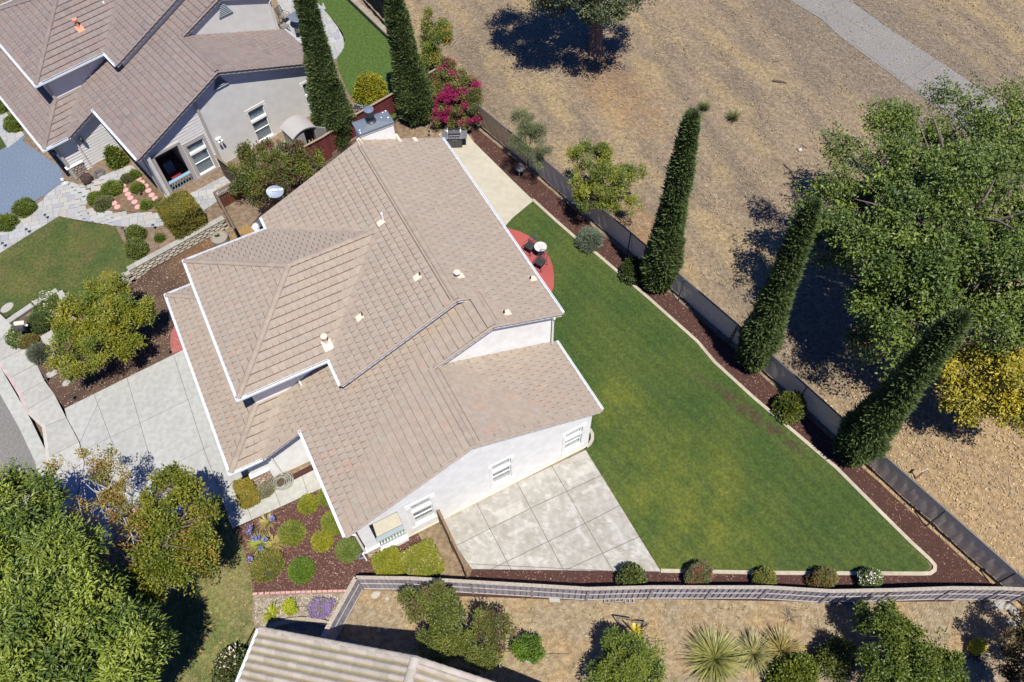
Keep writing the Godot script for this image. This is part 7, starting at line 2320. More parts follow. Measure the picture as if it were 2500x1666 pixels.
func shrubs() -> void:
	var tiny := leaf_clump("tiny", 26, 0.10, 0.065, 0.036, 0.1, Color(1.4, 1.3, 0.9))
	var small := leaf_clump("small", 26, 0.22, 0.12, 0.065)
	var spiky := leaf_clump("spiky", 22, 0.08, 0.22, 0.03, 0.6, Color(1.3, 1.3, 1.1))
	var grp := "round clipped shrubs in the red mulch"
	var lime0 := Color(0.115, 0.145, 0.012)
	var lime1 := Color(0.225, 0.225, 0.018)
	shrub("round_shrub", "yellow green round shrub nearest the front walk", Vector3(-5.89, 0.25, 5.27), Vector3(0.86, 0.5, 0.86), 420, tiny, lime0, lime1, false, grp).position.y = 0.0
	shrub("round_shrub", "green round shrub half under the eave, topmost of the bed", Vector3(-4.92, 0.2, 5.39), Vector3(0.84, 0.5, 0.84), 400, tiny, Color(0.085, 0.135, 0.014), Color(0.18, 0.20, 0.02), false, grp).position.y = 0.0
	shrub("round_shrub", "large round shrub in the middle of the mulch beside the blue flowers", Vector3(-7.01, 0.3, 6.22), Vector3(1.12, 0.6, 1.12), 640, tiny, Color(0.085, 0.125, 0.016), Color(0.19, 0.20, 0.025), false, grp).position.y = 0.0
	shrub("round_shrub", "round shrub tucked against the gutter of the porch roof", Vector3(-5.14, 0.3, 6.69), Vector3(1.08, 0.6, 1.08), 600, tiny, Color(0.09, 0.135, 0.014), Color(0.20, 0.21, 0.02), false, grp).position.y = 0.0
	shrub("round_shrub", "small yellowest round shrub between two larger ones", Vector3(-5.94, 0.25, 7.23), Vector3(0.84, 0.5, 0.84), 420, tiny, Color(0.125, 0.145, 0.01), Color(0.26, 0.245, 0.015), false, grp).position.y = 0.0
	shrub("round_shrub", "fine leaved green round shrub under the porch roof corner", Vector3(-5.02, 0.3, 8.15), Vector3(1.04, 0.6, 1.04), 640, tiny, Color(0.075, 0.12, 0.024), Color(0.135, 0.175, 0.035), false, grp).position.y = 0.0
	shrub("round_shrub", "deep green round shrub lowest in the mulch", Vector3(-7.18, 0.3, 8.02), Vector3(1.08, 0.6, 1.08), 660, tiny, Color(0.055, 0.115, 0.008), Color(0.115, 0.175, 0.012), false, grp).position.y = 0.0
	shrub("olive_shrub", "loose olive shrub at the lawn edge below the blue flowers", Vector3(-8.44, 0.3, 7.17), Vector3(1.45, 0.75, 1.3), 640, tiny, Color(0.085, 0.105, 0.018), Color(0.175, 0.17, 0.03), false, "", Color(0.3, 0.2, 0.03), 0.02, "shrub", 0.12).position.y = 0.0
	shrub("clipped_hedge", "square yellow green clipped hedge beside the stone column", Vector3(-3.67, 0.5, 9.79), Vector3(1.1, 0.9, 1.1), 1000, tiny, Color(0.13, 0.15, 0.01), Color(0.23, 0.225, 0.02), true, "two clipped hedges before the porch").position.y = 0.0
	shrub("clipped_hedge", "square clipped hedge dotted with pink flowers beside the brown fence", Vector3(-2.31, 0.5, 10.35), Vector3(1.42, 0.95, 1.3), 1300, tiny, Color(0.125, 0.15, 0.014), Color(0.215, 0.22, 0.025), true, "two clipped hedges before the porch", Color(0.5, 0.38, 0.34), 0.03).position.y = 0.0
	var hb := shrub("large_clipped_hedge", "large bronze green cube hedge at the end of the paver walk", Vector3(-6.17, 0.6, -13.66), Vector3(1.9, 1.7, 1.7), 1800, tiny, Color(0.075, 0.085, 0.012), Color(0.20, 0.17, 0.02), true)
	hb.rotation.y = 0.24
	for q in [["round shrub with bronze tips above the retaining wall, upper of two", Vector3(-8.92, 0.6, -14.14), 1.05, 0.8], ["round dark green shrub above the retaining wall, lower of two", Vector3(-9.14, 0.6, -13.05), 1.2, 0.85], ["little green shrub alone in the soil above the retaining wall", Vector3(-7.79, 0.6, -13.35), 0.42, 0.3]]:
		shrub("garden_shrub", q[0], q[1], Vector3(q[2], q[3], q[2]), int(500 * q[2]), tiny, Color(0.05, 0.085, 0.014), Color(0.115, 0.135, 0.02), false, "shrubs above the retaining wall")
	grp = "shrubs of the planting island"
	for q in [["large leafy green shrub in the middle of the planting island", Vector3(-9.31, 0.6, -18.34), 1.3, 0.6, 0], ["low grey green shrub at the point of the planting island", Vector3(-10.02, 0.52, -17.57), 1.2, 0.5, 1], ["bright green low shrub on the walk edge of the planting island", Vector3(-10.36, 0.44, -18.28), 0.9, 0.45, 0], ["neat green ball shrub between two lines of stepping stones", Vector3(-7.95, 0.6, -17.66), 0.72, 0.5, 0], ["neat green ball shrub below the others near the walk", Vector3(-7.82, 0.6, -16.13), 0.7, 0.45, 0], ["small blue green shrub at the foot of the porch post", Vector3(-7.09, 0.6, -15.76), 0.6, 0.5, 1], ["thin olive shrub at the top of the planting island", Vector3(-8.32, 0.6, -18.77), 0.7, 0.4, 1], ["leafy shrub in the porch corner of the planting island", Vector3(-7.84, 0.6, -18.81), 0.6, 0.5, 0]]:
		shrub("island_shrub", q[0], q[1], Vector3(q[2], q[3], q[2] * 0.85), int(520 * q[2]), tiny, Color(0.055, 0.095, 0.012) if q[4] == 0 else Color(0.065, 0.08, 0.03), Color(0.13, 0.165, 0.015) if q[4] == 0 else Color(0.12, 0.135, 0.05), false, grp, Color(-1, 0, 0), 0.0, "shrub", 0.08)
	shrub("camellia_shrub", "glossy green shrub against the siding near the porch corner", Vector3(-8.49, 0.6, -20.48), Vector3(0.9, 1.1, 0.8), 480, small, Color(0.045, 0.085, 0.012), Color(0.14, 0.175, 0.02), false, "", Color(-1, 0, 0), 0.0, "shrub", 0.1)
	for q in [["hedge shrub along the blue driveway, nearer the paver walk", Vector3(-14.33, 0.1, -19.94), 1.3, 0.7], ["paler hedge shrub beside the blue driveway, at the frame edge", Vector3(-15.42, 0.1, -19.25), 1.2, 0.6], ["dark hedge shrub beyond the neighbour gutter", Vector3(-13.59, 0.1, -27.68), 1.4, 0.7], ["dark hedge shrub at the top of the far gutter line", Vector3(-14.07, 0.1, -29.86), 1.3, 0.7]]:
		shrub("driveway_shrub", q[0], q[1], Vector3(q[2], q[3], q[2]), 560, tiny, Color(0.045, 0.085, 0.010), Color(0.13, 0.165, 0.018), false, "", Color(-1, 0, 0), 0.0, "shrub", 0.1)
	# flowers and low plants of the left bed
	shrub("white_flower_patch", "green groundcover sprinkled with white flowers inside the planter wall", Vector3(-14.31, 0.1, -12.33), Vector3(1.9, 0.3, 1.7), 900, tiny, Color(0.045, 0.085, 0.014), Color(0.11, 0.15, 0.025), false, "", Color(0.75, 0.75, 0.68), 0.05, "flowers", 0.05)
	shrub("white_flower_patch", "groundcover with white flowers along the pavement below the mailbox", Vector3(-16.19, 0.1, -10.83), Vector3(1.3, 0.22, 1.7), 560, tiny, Color(0.05, 0.09, 0.016), Color(0.12, 0.155, 0.03), false, "", Color(0.75, 0.75, 0.68), 0.06, "flowers", 0.1)
	shrub("dark_bush", "dark green mound beside the mailbox", Vector3(-14.96, 0.2, -11.03), Vector3(1.3, 0.6, 1.2), 600, tiny, Color(0.03, 0.055, 0.012), Color(0.07, 0.10, 0.02))
	shrub("bronze_bush", "low bronze plant below the mailbox at the pavement", Vector3(-15.77, 0.15, -10.19), Vector3(0.9, 0.3, 0.8), 320, tiny, Color(0.09, 0.075, 0.018), Color(0.15, 0.13, 0.03))
	shrub("lavender_bush", "grey green lavender mound near the concrete pad", Vector3(-15.38, 0.2, -9.05), Vector3(0.85, 0.5, 0.85), 460, spiky, Color(0.085, 0.10, 0.065), Color(0.16, 0.175, 0.12))
	shrub("yellow_groundcover", "yellow green creeping plant at the garage corner", Vector3(-8.21, 0.1, 3.41), Vector3(0.75, 0.28, 1.35), 480, tiny, Color(0.15, 0.14, 0.02), Color(0.24, 0.2, 0.03), true, "", Color(0.3, 0.16, 0.04), 0.06, "plant")
	shrub("grey_groundcover", "grey creeping plant with yellow tips between walk and garage", Vector3(-7.47, 0.05, 3.67), Vector3(1.2, 0.2, 0.6), 420, tiny, Color(0.15, 0.15, 0.12), Color(0.23, 0.22, 0.16), false, "", Color(0.22, 0.2, 0.02), 0.2, "plant").rotation.y = 0.1
	# strappy blue lilies
	blades("lily_plant", "pale strappy lily clump near the front walk", Vector3(-7.8, 0, 5.22), 70, 0.55, 0.03, Color(0.16, 0.17, 0.03), Color(0.42, 0.34, 0.14), 0.8, "plant", 0.9, "blue lily plants in the red mulch")
	blades("lily_plant", "green strappy lily clump with drooping leaves above the olive shrub", Vector3(-8.42, 0, 6.02), 110, 0.7, 0.035, Color(0.12, 0.19, 0.02), Color(0.30, 0.30, 0.06), 0.8, "plant", 1.0, "blue lily plants in the red mulch")
	blades("lily_plant", "yellowed strappy lily clump beside the large round shrub", Vector3(-7.91, 0, 6.29), 90, 0.62, 0.03, Color(0.24, 0.22, 0.04), Color(0.42, 0.34, 0.13), 0.8, "plant", 1.0, "blue lily plants in the red mulch")
	var k := 0
	for q in [[Vector3(-8.54, 0.7, 5.34), "topmost of the pair at the lawn side"], [Vector3(-8.63, 0.7, 5.53), "lower of the pair at the lawn side"], [Vector3(-8.5, 0.75, 5.93), "beside the pair, over the mulch"], [Vector3(-8.37, 0.6, 5.93), "smallest, next to the big blue head"], [Vector3(-8.07, 0.85, 6.26), "largest, in the middle of the clump"], [Vector3(-8.39, 0.6, 6.44), "below the others over green leaves"], [Vector3(-8.96, 0.6, 6.69), "alone at the lawn edge"], [Vector3(-7.5, 0.6, 5.36), "pale one nearest the front walk"]]:
		var t := thing("blue_lily_flower", "round blue lily flower head, " + q[1], "flower", Vector3(q[0].x, 0, q[0].z), 0.0, "blue lily flower heads")
		var s := mb()
		s.set_color(Color(0.10, 0.13, 0.03))
		tube(s, [Vector3(0.25, 0, -0.1), Vector3(0.1, q[0].y * 0.6, -0.03), Vector3(0, q[0].y, 0)], [0.012, 0.009], 5)
		obj("stem", s, M.plain, t)
		s = mb()
		for j in 44:
			var d := Vector3(rf(-1, 1), rf(-0.6, 1), rf(-1, 1)).normalized()
			s.set_color(Color(0.13, 0.15, 0.42).lerp(Color(0.26, 0.27, 0.58), rng.randf()))
			var c := Vector3(0, q[0].y, 0)
			var side := d.cross(Vector3(rf(-1, 1), rf(-1, 1), 0.3)).normalized() * 0.02
			tri(s, c + d * 0.03, c + d * 0.11 + side, c + d * 0.11 - side)
			tri(s, c + d * 0.11 + side, c + d * 0.14, c + d * 0.11 - side)
		obj("petals", s, M.leaf, t)
		k += 1
	# along the screen fence and the grey fence
	shrub("blue_green_shrub", "spiky blue green shrub on the mulch beside the bistro lawn", Vector3(13.42, 0.3, -1.73), Vector3(1.35, 0.8, 1.3), 520, spiky, Color(0.085, 0.115, 0.075), Color(0.19, 0.225, 0.16))
	shrub("shade_shrub", "dark green shrub in the shade of the first cypress", Vector3(14.36, 0.3, 1.34), Vector3(1.2, 0.9, 1.2), 460, small, Color(0.025, 0.05, 0.01), Color(0.06, 0.09, 0.02))
	shrub("fence_shrub", "green shrub with yellow tips on the mulch against the screen", Vector3(16.51, 0.3, 11.95), Vector3(1.25, 1.0, 1.25), 520, small, Color(0.045, 0.075, 0.012), Color(0.13, 0.15, 0.02))
	shrub("rose_bush", "green leggy rose bush without flowers nearest the patio", Vector3(5.32, 0.35, 15.27), Vector3(1.0, 0.75, 0.85), 420, small, Color(0.045, 0.075, 0.022), Color(0.095, 0.125, 0.035), false, "rose bushes along the grey fence", Color(-1, 0, 0), 0.0, "rose bush", 0.2)
	shrub("rose_bush", "rose bush covered in crimson flowers", Vector3(7.89, 0.4, 16.53), Vector3(1.25, 0.8, 1.0), 560, tiny, Color(0.06, 0.08, 0.03), Color(0.12, 0.125, 0.05), false, "rose bushes along the grey fence", Color(0.42, 0.012, 0.07), 0.07, "rose bush", 0.15)
	shrub("rose_bush", "small yellow green rose bush in the middle of the strip", Vector3(10.3, 0.3, 17.99), Vector3(0.95, 0.7, 0.9), 300, tiny, Color(0.085, 0.10, 0.02), Color(0.16, 0.165, 0.03), false, "rose bushes along the grey fence", Color(-1, 0, 0), 0.0, "rose bush", 0.15)
	shrub("rose_bush", "straggly rose bush with bronze leaves", Vector3(12.53, 0.3, 19.23), Vector3(1.2, 0.75, 1.0), 340, tiny, Color(0.085, 0.08, 0.025), Color(0.15, 0.14, 0.035), false, "rose bushes along the grey fence", Color(0.16, 0.06, 0.03), 0.1, "rose bush", 0.3)
	shrub("rose_bush", "rose bush with large white flowers nearest the corner of the lawn", Vector3(14.29, 0.35, 20.15), Vector3(0.95, 0.8, 0.9), 330, tiny, Color(0.05, 0.085, 0.022), Color(0.11, 0.145, 0.035), false, "rose bushes along the grey fence", Color(0.8, 0.8, 0.76), 0.14, "rose bush", 0.15)
	# bougainvillea over the corner of the red fence
	var b0 := Vector3(11.63, 0, -15.32)
	var lobes := []
	for q in [[Vector3(11.71, 2.2, -15.8), 0.8], [Vector3(11.8, 2.6, -16.5), 0.45], [Vector3(12.14, 2, -14.97), 0.9], [Vector3(11.04, 1.6, -15.7), 0.9], [Vector3(11.39, 1.6, -14.64), 1.1], [Vector3(12.36, 1.6, -14.32), 0.85], [Vector3(11.62, 1.1, -13.48), 0.8], [Vector3(10.63, 1, -14.37), 0.8], [Vector3(11.15, 0.8, -13.71), 0.7]]:
		lobes.append([q[0] - b0, Vector3(q[1], q[1] * 0.8, q[1])])
	var bo := tree("bougainvillea_bush", "big bougainvillea full of magenta flowers at the end of the tan screen", b0, lobes, 1500, leaf_clump("tiny", 26, 0.10, 0.065, 0.036), Color(0.06, 0.075, 0.014), Color(0.15, 0.15, 0.035), 0.08, Vector3(0, 0.4, 0), -0.3, Vector2(1.0, 1.7), "bush", Color(0.30, 0.006, 0.09), 0.0, M.bark, 3)
	crown(bo, "flowers", lobes, 4600, leaf_clump("tiny", 26, 0.10, 0.065, 0.036), Color(0.19, 0.003, 0.055), Color(0.36, 0.008, 0.115), 0.0, Vector2(0.6, 1.1), 901)
	shrub("lemon_bush", "yellow green round lemon bush on the turf before the red fence", Vector3(7.24, 0.6, -18.65), Vector3(2.1, 1.3, 1.8), 800, small, Color(0.12, 0.15, 0.01), Color(0.26, 0.255, 0.015), false, "", Color(0.5, 0.32, 0.02), 0.02, "bush", 0.08)
	# strappy clumps of the south yard
	blades("strappy_clump", "largest strappy yellow green clump in the south yard", Vector3(6.63, -0.05, 19.62), 620, 1.5, 0.045, Color(0.075, 0.105, 0.025), Color(0.31, 0.29, 0.085), 0.85, "plant", 0.8, "strappy clumps in the south yard")
	blades("strappy_clump", "middle strappy clump with faded leaves, between two others", Vector3(8.18, -0.05, 20.23), 300, 1.15, 0.04, Color(0.11, 0.13, 0.045), Color(0.33, 0.29, 0.11), 0.85, "plant", 0.9, "strappy clumps in the south yard")
	blades("strappy_clump", "strappy clump with a reddish brown heart nearest the bucket", Vector3(9.26, -0.05, 20.66), 380, 1.15, 0.045, Color(0.13, 0.10, 0.03), Color(0.33, 0.27, 0.09), 0.85, "plant", 0.8, "strappy clumps in the south yard")
	blades("sago_plant", "small palm like plant with broad yellow green leaves in the gravel", Vector3(-8.95, 0, 9.19), 26, 0.55, 0.11, Color(0.10, 0.16, 0.01), Color(0.24, 0.24, 0.015), 0.5, "plant", 0.5)
	shrub("lime_plant", "little lime green leafy plant in the gravel", Vector3(-8.12, 0.1, 9.33), Vector3(0.55, 0.25, 0.55), 110, tiny, Color(0.2, 0.26, 0.015), Color(0.33, 0.36, 0.02), false, "", Color(-1, 0, 0), 0.0, "plant", 0.3)
	shrub("purple_flower_plant", "sprawling purple flowered plant in the gravel", Vector3(-7.04, 0.1, 10.01), Vector3(1.15, 0.3, 0.9), 330, tiny, Color(0.20, 0.12, 0.36), Color(0.29, 0.2, 0.46), false, "", Color(0.15, 0.17, 0.05), 0.2, "flowers", 0.4)
	for q in [["grey thorny dead weed under the right half of the grey fence", Vector3(10.44, -0.05, 19.72), Color(0.14, 0.11, 0.085)], ["brown dead weed near the bucket", Vector3(11.18, -0.05, 20.82), Color(0.2, 0.14, 0.08)]]:
		blades("dead_weed", q[0], q[1], 60, 0.55, 0.012, q[2], q[2] * 1.3, 0.5, "weed", 0.3)
	for q in [["upper green weed tuft in the dry field", Vector3(25.5, 0, -7.68)], ["lower green weed tuft in the dry field", Vector3(26.59, 0, -6.04)]]:
		blades("green_weed", q[0], q[1], 160, 0.75, 0.03, Color(0.06, 0.09, 0.025), Color(0.14, 0.15, 0.05), 1.2, "weed", 0.4, "green weed tufts in the field")
	shrub("bottom_shrub", "green shrub at the bottom edge under the strappy clumps", Vector3(8.95, 0.3, 21.69), Vector3(2.0, 1.0, 1.4), 700, small, Color(0.055, 0.095, 0.01), Color(0.14, 0.17, 0.02), false, "", Color(-1, 0, 0), 0.0, "shrub", 0.1)
	shrub("ragged_shrub", "ragged green shrub between the bucket and the broad tree", Vector3(10.87, 0.3, 21.92), Vector3(1.5, 0.8, 1.3), 360, small, Color(0.05, 0.08, 0.015), Color(0.12, 0.14, 0.03), false, "", Color(-1, 0, 0), 0.0, "shrub", 0.35)
	shrub("white_rose_shrub", "dark shrub with white flowers at the front lawn edge by the south house", Vector3(-11.03, 0.4, 10.76), Vector3(1.3, 0.9, 1.6), 420, small, Color(0.03, 0.05, 0.012), Color(0.08, 0.10, 0.03), false, "", Color(0.75, 0.74, 0.7), 0.08, "shrub", 0.3)

func garden_things() -> void:
	gas_grill("stainless and black gas grill on the walk at the house corner", Vector3(10.27, 0.04, -12.49), -0.456)
	kettle("small black kettle barbecue on the mulch by the screen post", Vector3(12.57, 0, -8.26))
	var grp := "bistro set on the red patio"
	bistro_table("round white mosaic bistro table between two iron chairs", Vector3(10.67, 0.05, -2.4))
	var ch := iron_chair("black iron chair with a grey cushion above the bistro table", Vector3(10.29, 0.05, -2.91), -1.2, grp)
	dup(ch, "black iron chair with a grey cushion below the bistro table", Vector3(10.23, 0.05, -1.66), -1.1)
	neighbour_patio()
	satellite_dish("grey blue satellite dish with white lettering over the roof edge", Vector3(-1.09, 3.6, -10.5))
	mailbox("pair of mailboxes, one cream and one black, on a brown post", Vector3(-15.68, 0, -10.59))
	hose("garden_hose", "tangled grey green hose coil at the garage wall", Vector3(-6.61, 0.02, 3.66), 11, 0.42, Color(0.24, 0.25, 0.21))
	hose("grey_hose", "grey hose and taps in the neighbour strip under the siding", Vector3(-9.72, 0.58, -20.18), 6, 0.3, Color(0.12, 0.13, 0.15))
	tool_shed("grey plastic tool shed with an open door beside the neighbour wall", Vector3(1.81, 0.6, -15.95), 0.24)
	# things stored behind the brown fence
	var s := mb()
	s.set_color(Color(0.30, 0.185, 0.06))
	box(s, Vector3(-3.53, 0.5, -11.37), Vector3(1.2, 0.05, 0.9), Basis(Vector3.UP, 0.35) * Basis(Vector3.RIGHT, 0.25))
	tag(obj("plywood_sheet", s, M.wood), "tan plywood sheet leaning among stored things behind the brown fence", "board")
	s = mb()
	s.set_color(Color(0.6, 0.6, 0.6))
	box(s, Vector3(-3.4, 0.3, -12.29), Vector3(0.8, 0.08, 0.5), Basis(Vector3.UP, 0.5))
	box(s, Vector3(-3.4, 0.36, -12.23), Vector3(0.7, 0.06, 0.4), Basis(Vector3.UP, 0.5))
	tag(obj("white_basin", s, M.plastic), "white plastic basin beside the plywood sheet", "basin")
	s = mb()
	s.set_color(Color(0.55, 0.56, 0.6))
	rock(s, Vector3(-2.77, 0.4, -11.71), Vector3(0.28, 0.22, 0.35), Color(0.5, 0.51, 0.56))
	rock(s, Vector3(-2.53, 0.35, -11.9), Vector3(0.2, 0.2, 0.22), Color(0.06, 0.07, 0.09))
	tag(obj("stored_bags", s, M.plastic), "grey and black bags heaped at the gutter corner", "bags")
	for k in 3:
		s = mb()
		s.set_color([Color(0.4, 0.28, 0.16), Color(0.08, 0.1, 0.14), Color(0.35, 0.36, 0.36)][k])
		box(s, [Vector3(-2.87, 0.3, -12.25), Vector3(-2.42, 0.25, -12.04), Vector3(-3.77, 0.2, -12.31)][k], Vector3(0.35, 0.3, 0.5), Basis(Vector3.UP, 0.4 + k * 0.5))
		tag(obj("stored_box", s, M.plastic), ["brown carton behind the plywood sheet", "dark blue crate at the gutter corner", "grey tin box beside the brown fence"][k], "box")
	s = mb()
	s.set_color(Color(0.32, 0.34, 0.36))
	for k in 5:
		tube(s, [Vector3(-3.71, 0.25, -12.68) + Vector3(-0.3, 0, 0.1 * k), Vector3(-3.71, 0.25, -12.68) + Vector3(0.3, 0, 0.1 * k - 0.1)], [0.015], 5)
	tag(obj("wire_rack", s, M.steel), "small wire rack lying behind the brown fence", "rack")
	# round concrete planter
	var t := thing("round_planter", "round concrete planter with a small plant by the retaining wall", "planter", Vector3(-4.83, 0, -12.05))
	s = mb()
	s.set_color(Color(0.33, 0.30, 0.25))
	lathe(s, Vector3.ZERO, [Vector2(0.38, 0), Vector2(0.48, 0.1), Vector2(0.48, 0.42), Vector2(0.43, 0.44), Vector2(0.40, 0.38), Vector2(0, 0.38)], 24)
	obj("tub", s, M.stone, t)
	s = mb()
	for k in 40:
		var d := Vector3(rf(-1, 1), rf(0.6, 1.5), rf(-1, 1)).normalized()
		s.set_color(Color(0.05, 0.085, 0.02) * rf(0.8, 1.6))
		var sd := d.cross(Vector3.RIGHT).normalized() * 0.03
		tri(s, Vector3(-0.05, 0.38, -0.12) + sd, Vector3(-0.05, 0.38, -0.12) + d * 0.3, Vector3(-0.05, 0.38, -0.12) - sd)
	obj("plant", s, M.leaf, t)
	# half barrel under the siding
	t = thing("half_barrel", "dark half barrel pot beside the stone base of the neighbour garage", "pot", Vector3(-10.49, 0.4, -20.04))
	s = mb()
	s.set_color(Color(0.09, 0.05, 0.04))
	lathe(s, Vector3.ZERO, [Vector2(0.26, 0), Vector2(0.34, 0.2), Vector2(0.32, 0.45), Vector2(0.28, 0.45), Vector2(0.26, 0.38), Vector2(0, 0.38)], 18)
	obj("barrel", s, M.wood, t)
	s = mb()
	for k in 7:
		rock(s, Vector3(rf(-0.15, 0.15), 0.42, rf(-0.15, 0.15)), Vector3(0.07, 0.05, 0.07), Color(0.05, 0.055, 0.06))
	obj("filling", s, M.stone, t)
	s = mb()
	rock(s, Vector3(-11.81, 0.1, -20.79) + Vector3(0, 0.12, 0), Vector3(0.2, 0.16, 0.18), Color(0.62, 0.68, 0.66))
	rock(s, Vector3(-11.85, 0.1, -21) + Vector3(0, 0.3, 0), Vector3(0.13, 0.12, 0.13), Color(0.66, 0.68, 0.66))
	tag(obj("garden_figure", s, M.stone), "small white garden figure at the corner of the blue driveway", "figure")
	# path lights
	var first: Node3D = null
	for q in [["small black garden light on the walk edge nearest the lawn corner", Vector3(-13.29, 0.1, -18.53)], ["small black garden light halfway down the paver walk", Vector3(-14.44, 0.1, -17.93)], ["small black garden light lowest on the paver walk", Vector3(-15.83, 0.1, -17.52)], ["small black garden light between walk and cube hedge", Vector3(-7.86, 0.6, -14.17)], ["small black garden light beside the upper bronze shrub", Vector3(-9.44, 0.6, -14.77)], ["small black garden light among the stepping stones", Vector3(-7.92, 0.6, -17.09)], ["small black garden light in the brown bed by the driveway", Vector3(-14.35, 0, -5.57)], ["small black garden light near the oval meter cover", Vector3(-15.34, 0, -7.32)], ["small black garden light at the red landing", Vector3(-9.38, 0, -5.92)], ["small black garden light at the foot of the retaining wall shrub", Vector3(-9.13, 0.6, -12.61)]]:
		first = path_light(first, q[0], q[1]) if first == null else path_light(first, q[0], q[1])
	# covers
	s = mb()
	s.set_color(Color(0.42, 0.42, 0.40))
	slab(s, PackedVector2Array([Vector2(-15.36, -7.86), Vector2(-14.92, -7.92), Vector2(-14.81, -7.7), Vector2(-14.88, -7.57), Vector2(-15.29, -7.49), Vector2(-15.38, -7.67)]), -0.05, 0.03)
	tag(obj("meter_cover", s, M.stone), "rectangular concrete meter cover in the brown bed", "cover")
	for q in [["small oval concrete cover in the brown bed", Vector3(-14.55, 0, -6.81), 0.2], ["oval concrete cover at the edge of the neighbour lawn", Vector3(-16.45, 0.1, -13.07), 0.32]]:
		s = mb()
		s.set_color(Color(0.42, 0.40, 0.37))
		lathe(s, Vector3.ZERO, [Vector2(0.0, 0.0), Vector2(1.0, 0.0), Vector2(1.0, 0.12), Vector2(0.8, 0.14), Vector2(0, 0.14)], 16)
		var o := obj("oval_cover", s, M.stone)
		o.position = q[1]
		o.scale = Vector3(q[2] * 1.15, 0.3, q[2] * 0.85)
		o.rotation.y = 0.5
		tag(o, q[0], "cover")
	s = mb()
	s.set_color(Color(0.36, 0.355, 0.335))
	slab(s, PackedVector2Array([Vector2(-15.2, -10.3), Vector2(-14.58, -10.44), Vector2(-14.3, -8.15), Vector2(-14.9, -8.11)]), -0.05, 0.09)
	tag(obj("concrete_pad", s, M.concrete), "grey concrete pad half under the orange tree", "slab")
	# things of the south yard
	s = mb()
	s.set_color(Color(0.42, 0.405, 0.37))
	box(s, Vector3(2.05, 0, 14.38), Vector3(0.46, 0.08, 0.27), Basis(Vector3.UP, -0.52))
	tag(obj("loose_paver", s, M.stone), "single pale paver lying below the grey fence", "paver")
	var bl := 0
	for q in [Vector3(4.06, 0.05, 15.54), Vector3(4.47, 0.05, 15.72), Vector3(4.82, 0.05, 15.98)]:
		s = mb()
		s.set_color(Color(0.42, 0.38, 0.34) * [1.0, 0.92, 1.05][bl])
		for e in [[Vector3(0, 0, 0.085), Vector3(0.4, 0.19, 0.03)], [Vector3(0, 0, -0.085), Vector3(0.4, 0.19, 0.03)], [Vector3(-0.185, 0, 0), Vector3(0.03, 0.19, 0.14)], [Vector3(0.185, 0, 0), Vector3(0.03, 0.19, 0.14)], [Vector3.ZERO, Vector3(0.03, 0.19, 0.14)]]:
			box(s, e[0], e[1])
		var o := obj("cinder_block", s, M.stone)
		o.position = q
		o.rotation.y = -0.47
		tag(o, "hollow cinder block lying by the grey fence, %s of three" % ["nearest the loose paver", "middle", "farthest from the loose paver"][bl], "block", "cinder blocks by the grey fence")
		bl += 1
	t = thing("potted_plant", "bright green bush in a blue grey tub in the south yard", "potted plant", Vector3(0.03, -0.05, 15.87))
	s = mb()
	s.set_color(Color(0.30, 0.34, 0.42))
	lathe(s, Vector3.ZERO, [Vector2(0.28, 0), Vector2(0.36, 0.34), Vector2(0.33, 0.34), Vector2(0.31, 0.26), Vector2(0, 0.26)], 22)
	obj("tub", s, M.plastic, t)
	crown(t, "foliage", [[Vector3(-0.05, 0.75, -0.15), Vector3(0.5, 0.4, 0.45)], [Vector3(0.1, 0.6, 0.0), Vector3(0.42, 0.35, 0.35)]], 240, leaf_clump("small", 26, 0.22, 0.12, 0.065), Color(0.06, 0.13, 0.012), Color(0.13, 0.21, 0.02), -0.3, Vector2(0.55, 0.9), 55)
	t = thing("bucket", "white bucket beside the ragged shrub", "bucket", Vector3(10.5, -0.05, 21.58))
	s = mb()
	s.set_color(Color(0.6, 0.62, 0.62))
	lathe(s, Vector3.ZERO, [Vector2(0.15, 0), Vector2(0.18, 0.36), Vector2(0.165, 0.36), Vector2(0.15, 0.24), Vector2(0, 0.24)], 18)
	obj("pail", s, M.plastic, t)
	s = mb()
	for k in 6:
		rock(s, Vector3(rf(-0.08, 0.08), 0.27, rf(-0.08, 0.08)), Vector3(0.05, 0.03, 0.05), Color(0.42, 0.38, 0.3))
	obj("filling", s, M.stone, t)
	# wooden frame with yellow leaves
	t = thing("collapsed_trellis", "collapsed dark wooden frame with yellow plant inside", "frame", Vector3.ZERO)
	for e in [[Vector3(3.86, 0.75, 16.4), Vector3(4.47, 0.6, 16.8)], [Vector3(3.86, 0.75, 16.4), Vector3(3.99, -0.05, 17.02)], [Vector3(3.93, 0.7, 16.8), Vector3(4.15, -0.05, 17.37)], [Vector3(4.14, 0.7, 16.78), Vector3(4.36, -0.05, 17.45)], [Vector3(4.29, 0.65, 16.81), Vector3(4.92, 0.65, 17.21)], [Vector3(4.92, 0.65, 17.21), Vector3(4.42, -0.05, 17.42)], [Vector3(4.92, 0.65, 17.21), Vector3(4.7, 0, 17.14)]]:
		s = mb()
		s.set_color(Color(0.16, 0.13, 0.115) * rf(0.7, 1.3))
		bar(s, e[0], e[1], 0.05, 0.05)
		obj("stick", s, M.wood, t)
	blades("yellow_leaved_plant", "bright yellow squash plant inside the wooden frame", Vector3(4.41, -0.05, 17.1), 34, 0.45, 0.10, Color(0.40, 0.32, 0.01), Color(0.5, 0.42, 0.02), 0.5, "plant", 0.8)
	# ring of stones with a yellow plant
	t = thing("stone_ring", "ring of dark stones with bare soil inside in the south yard", "stone ring", Vector3(16.36, -0.05, 24.49))
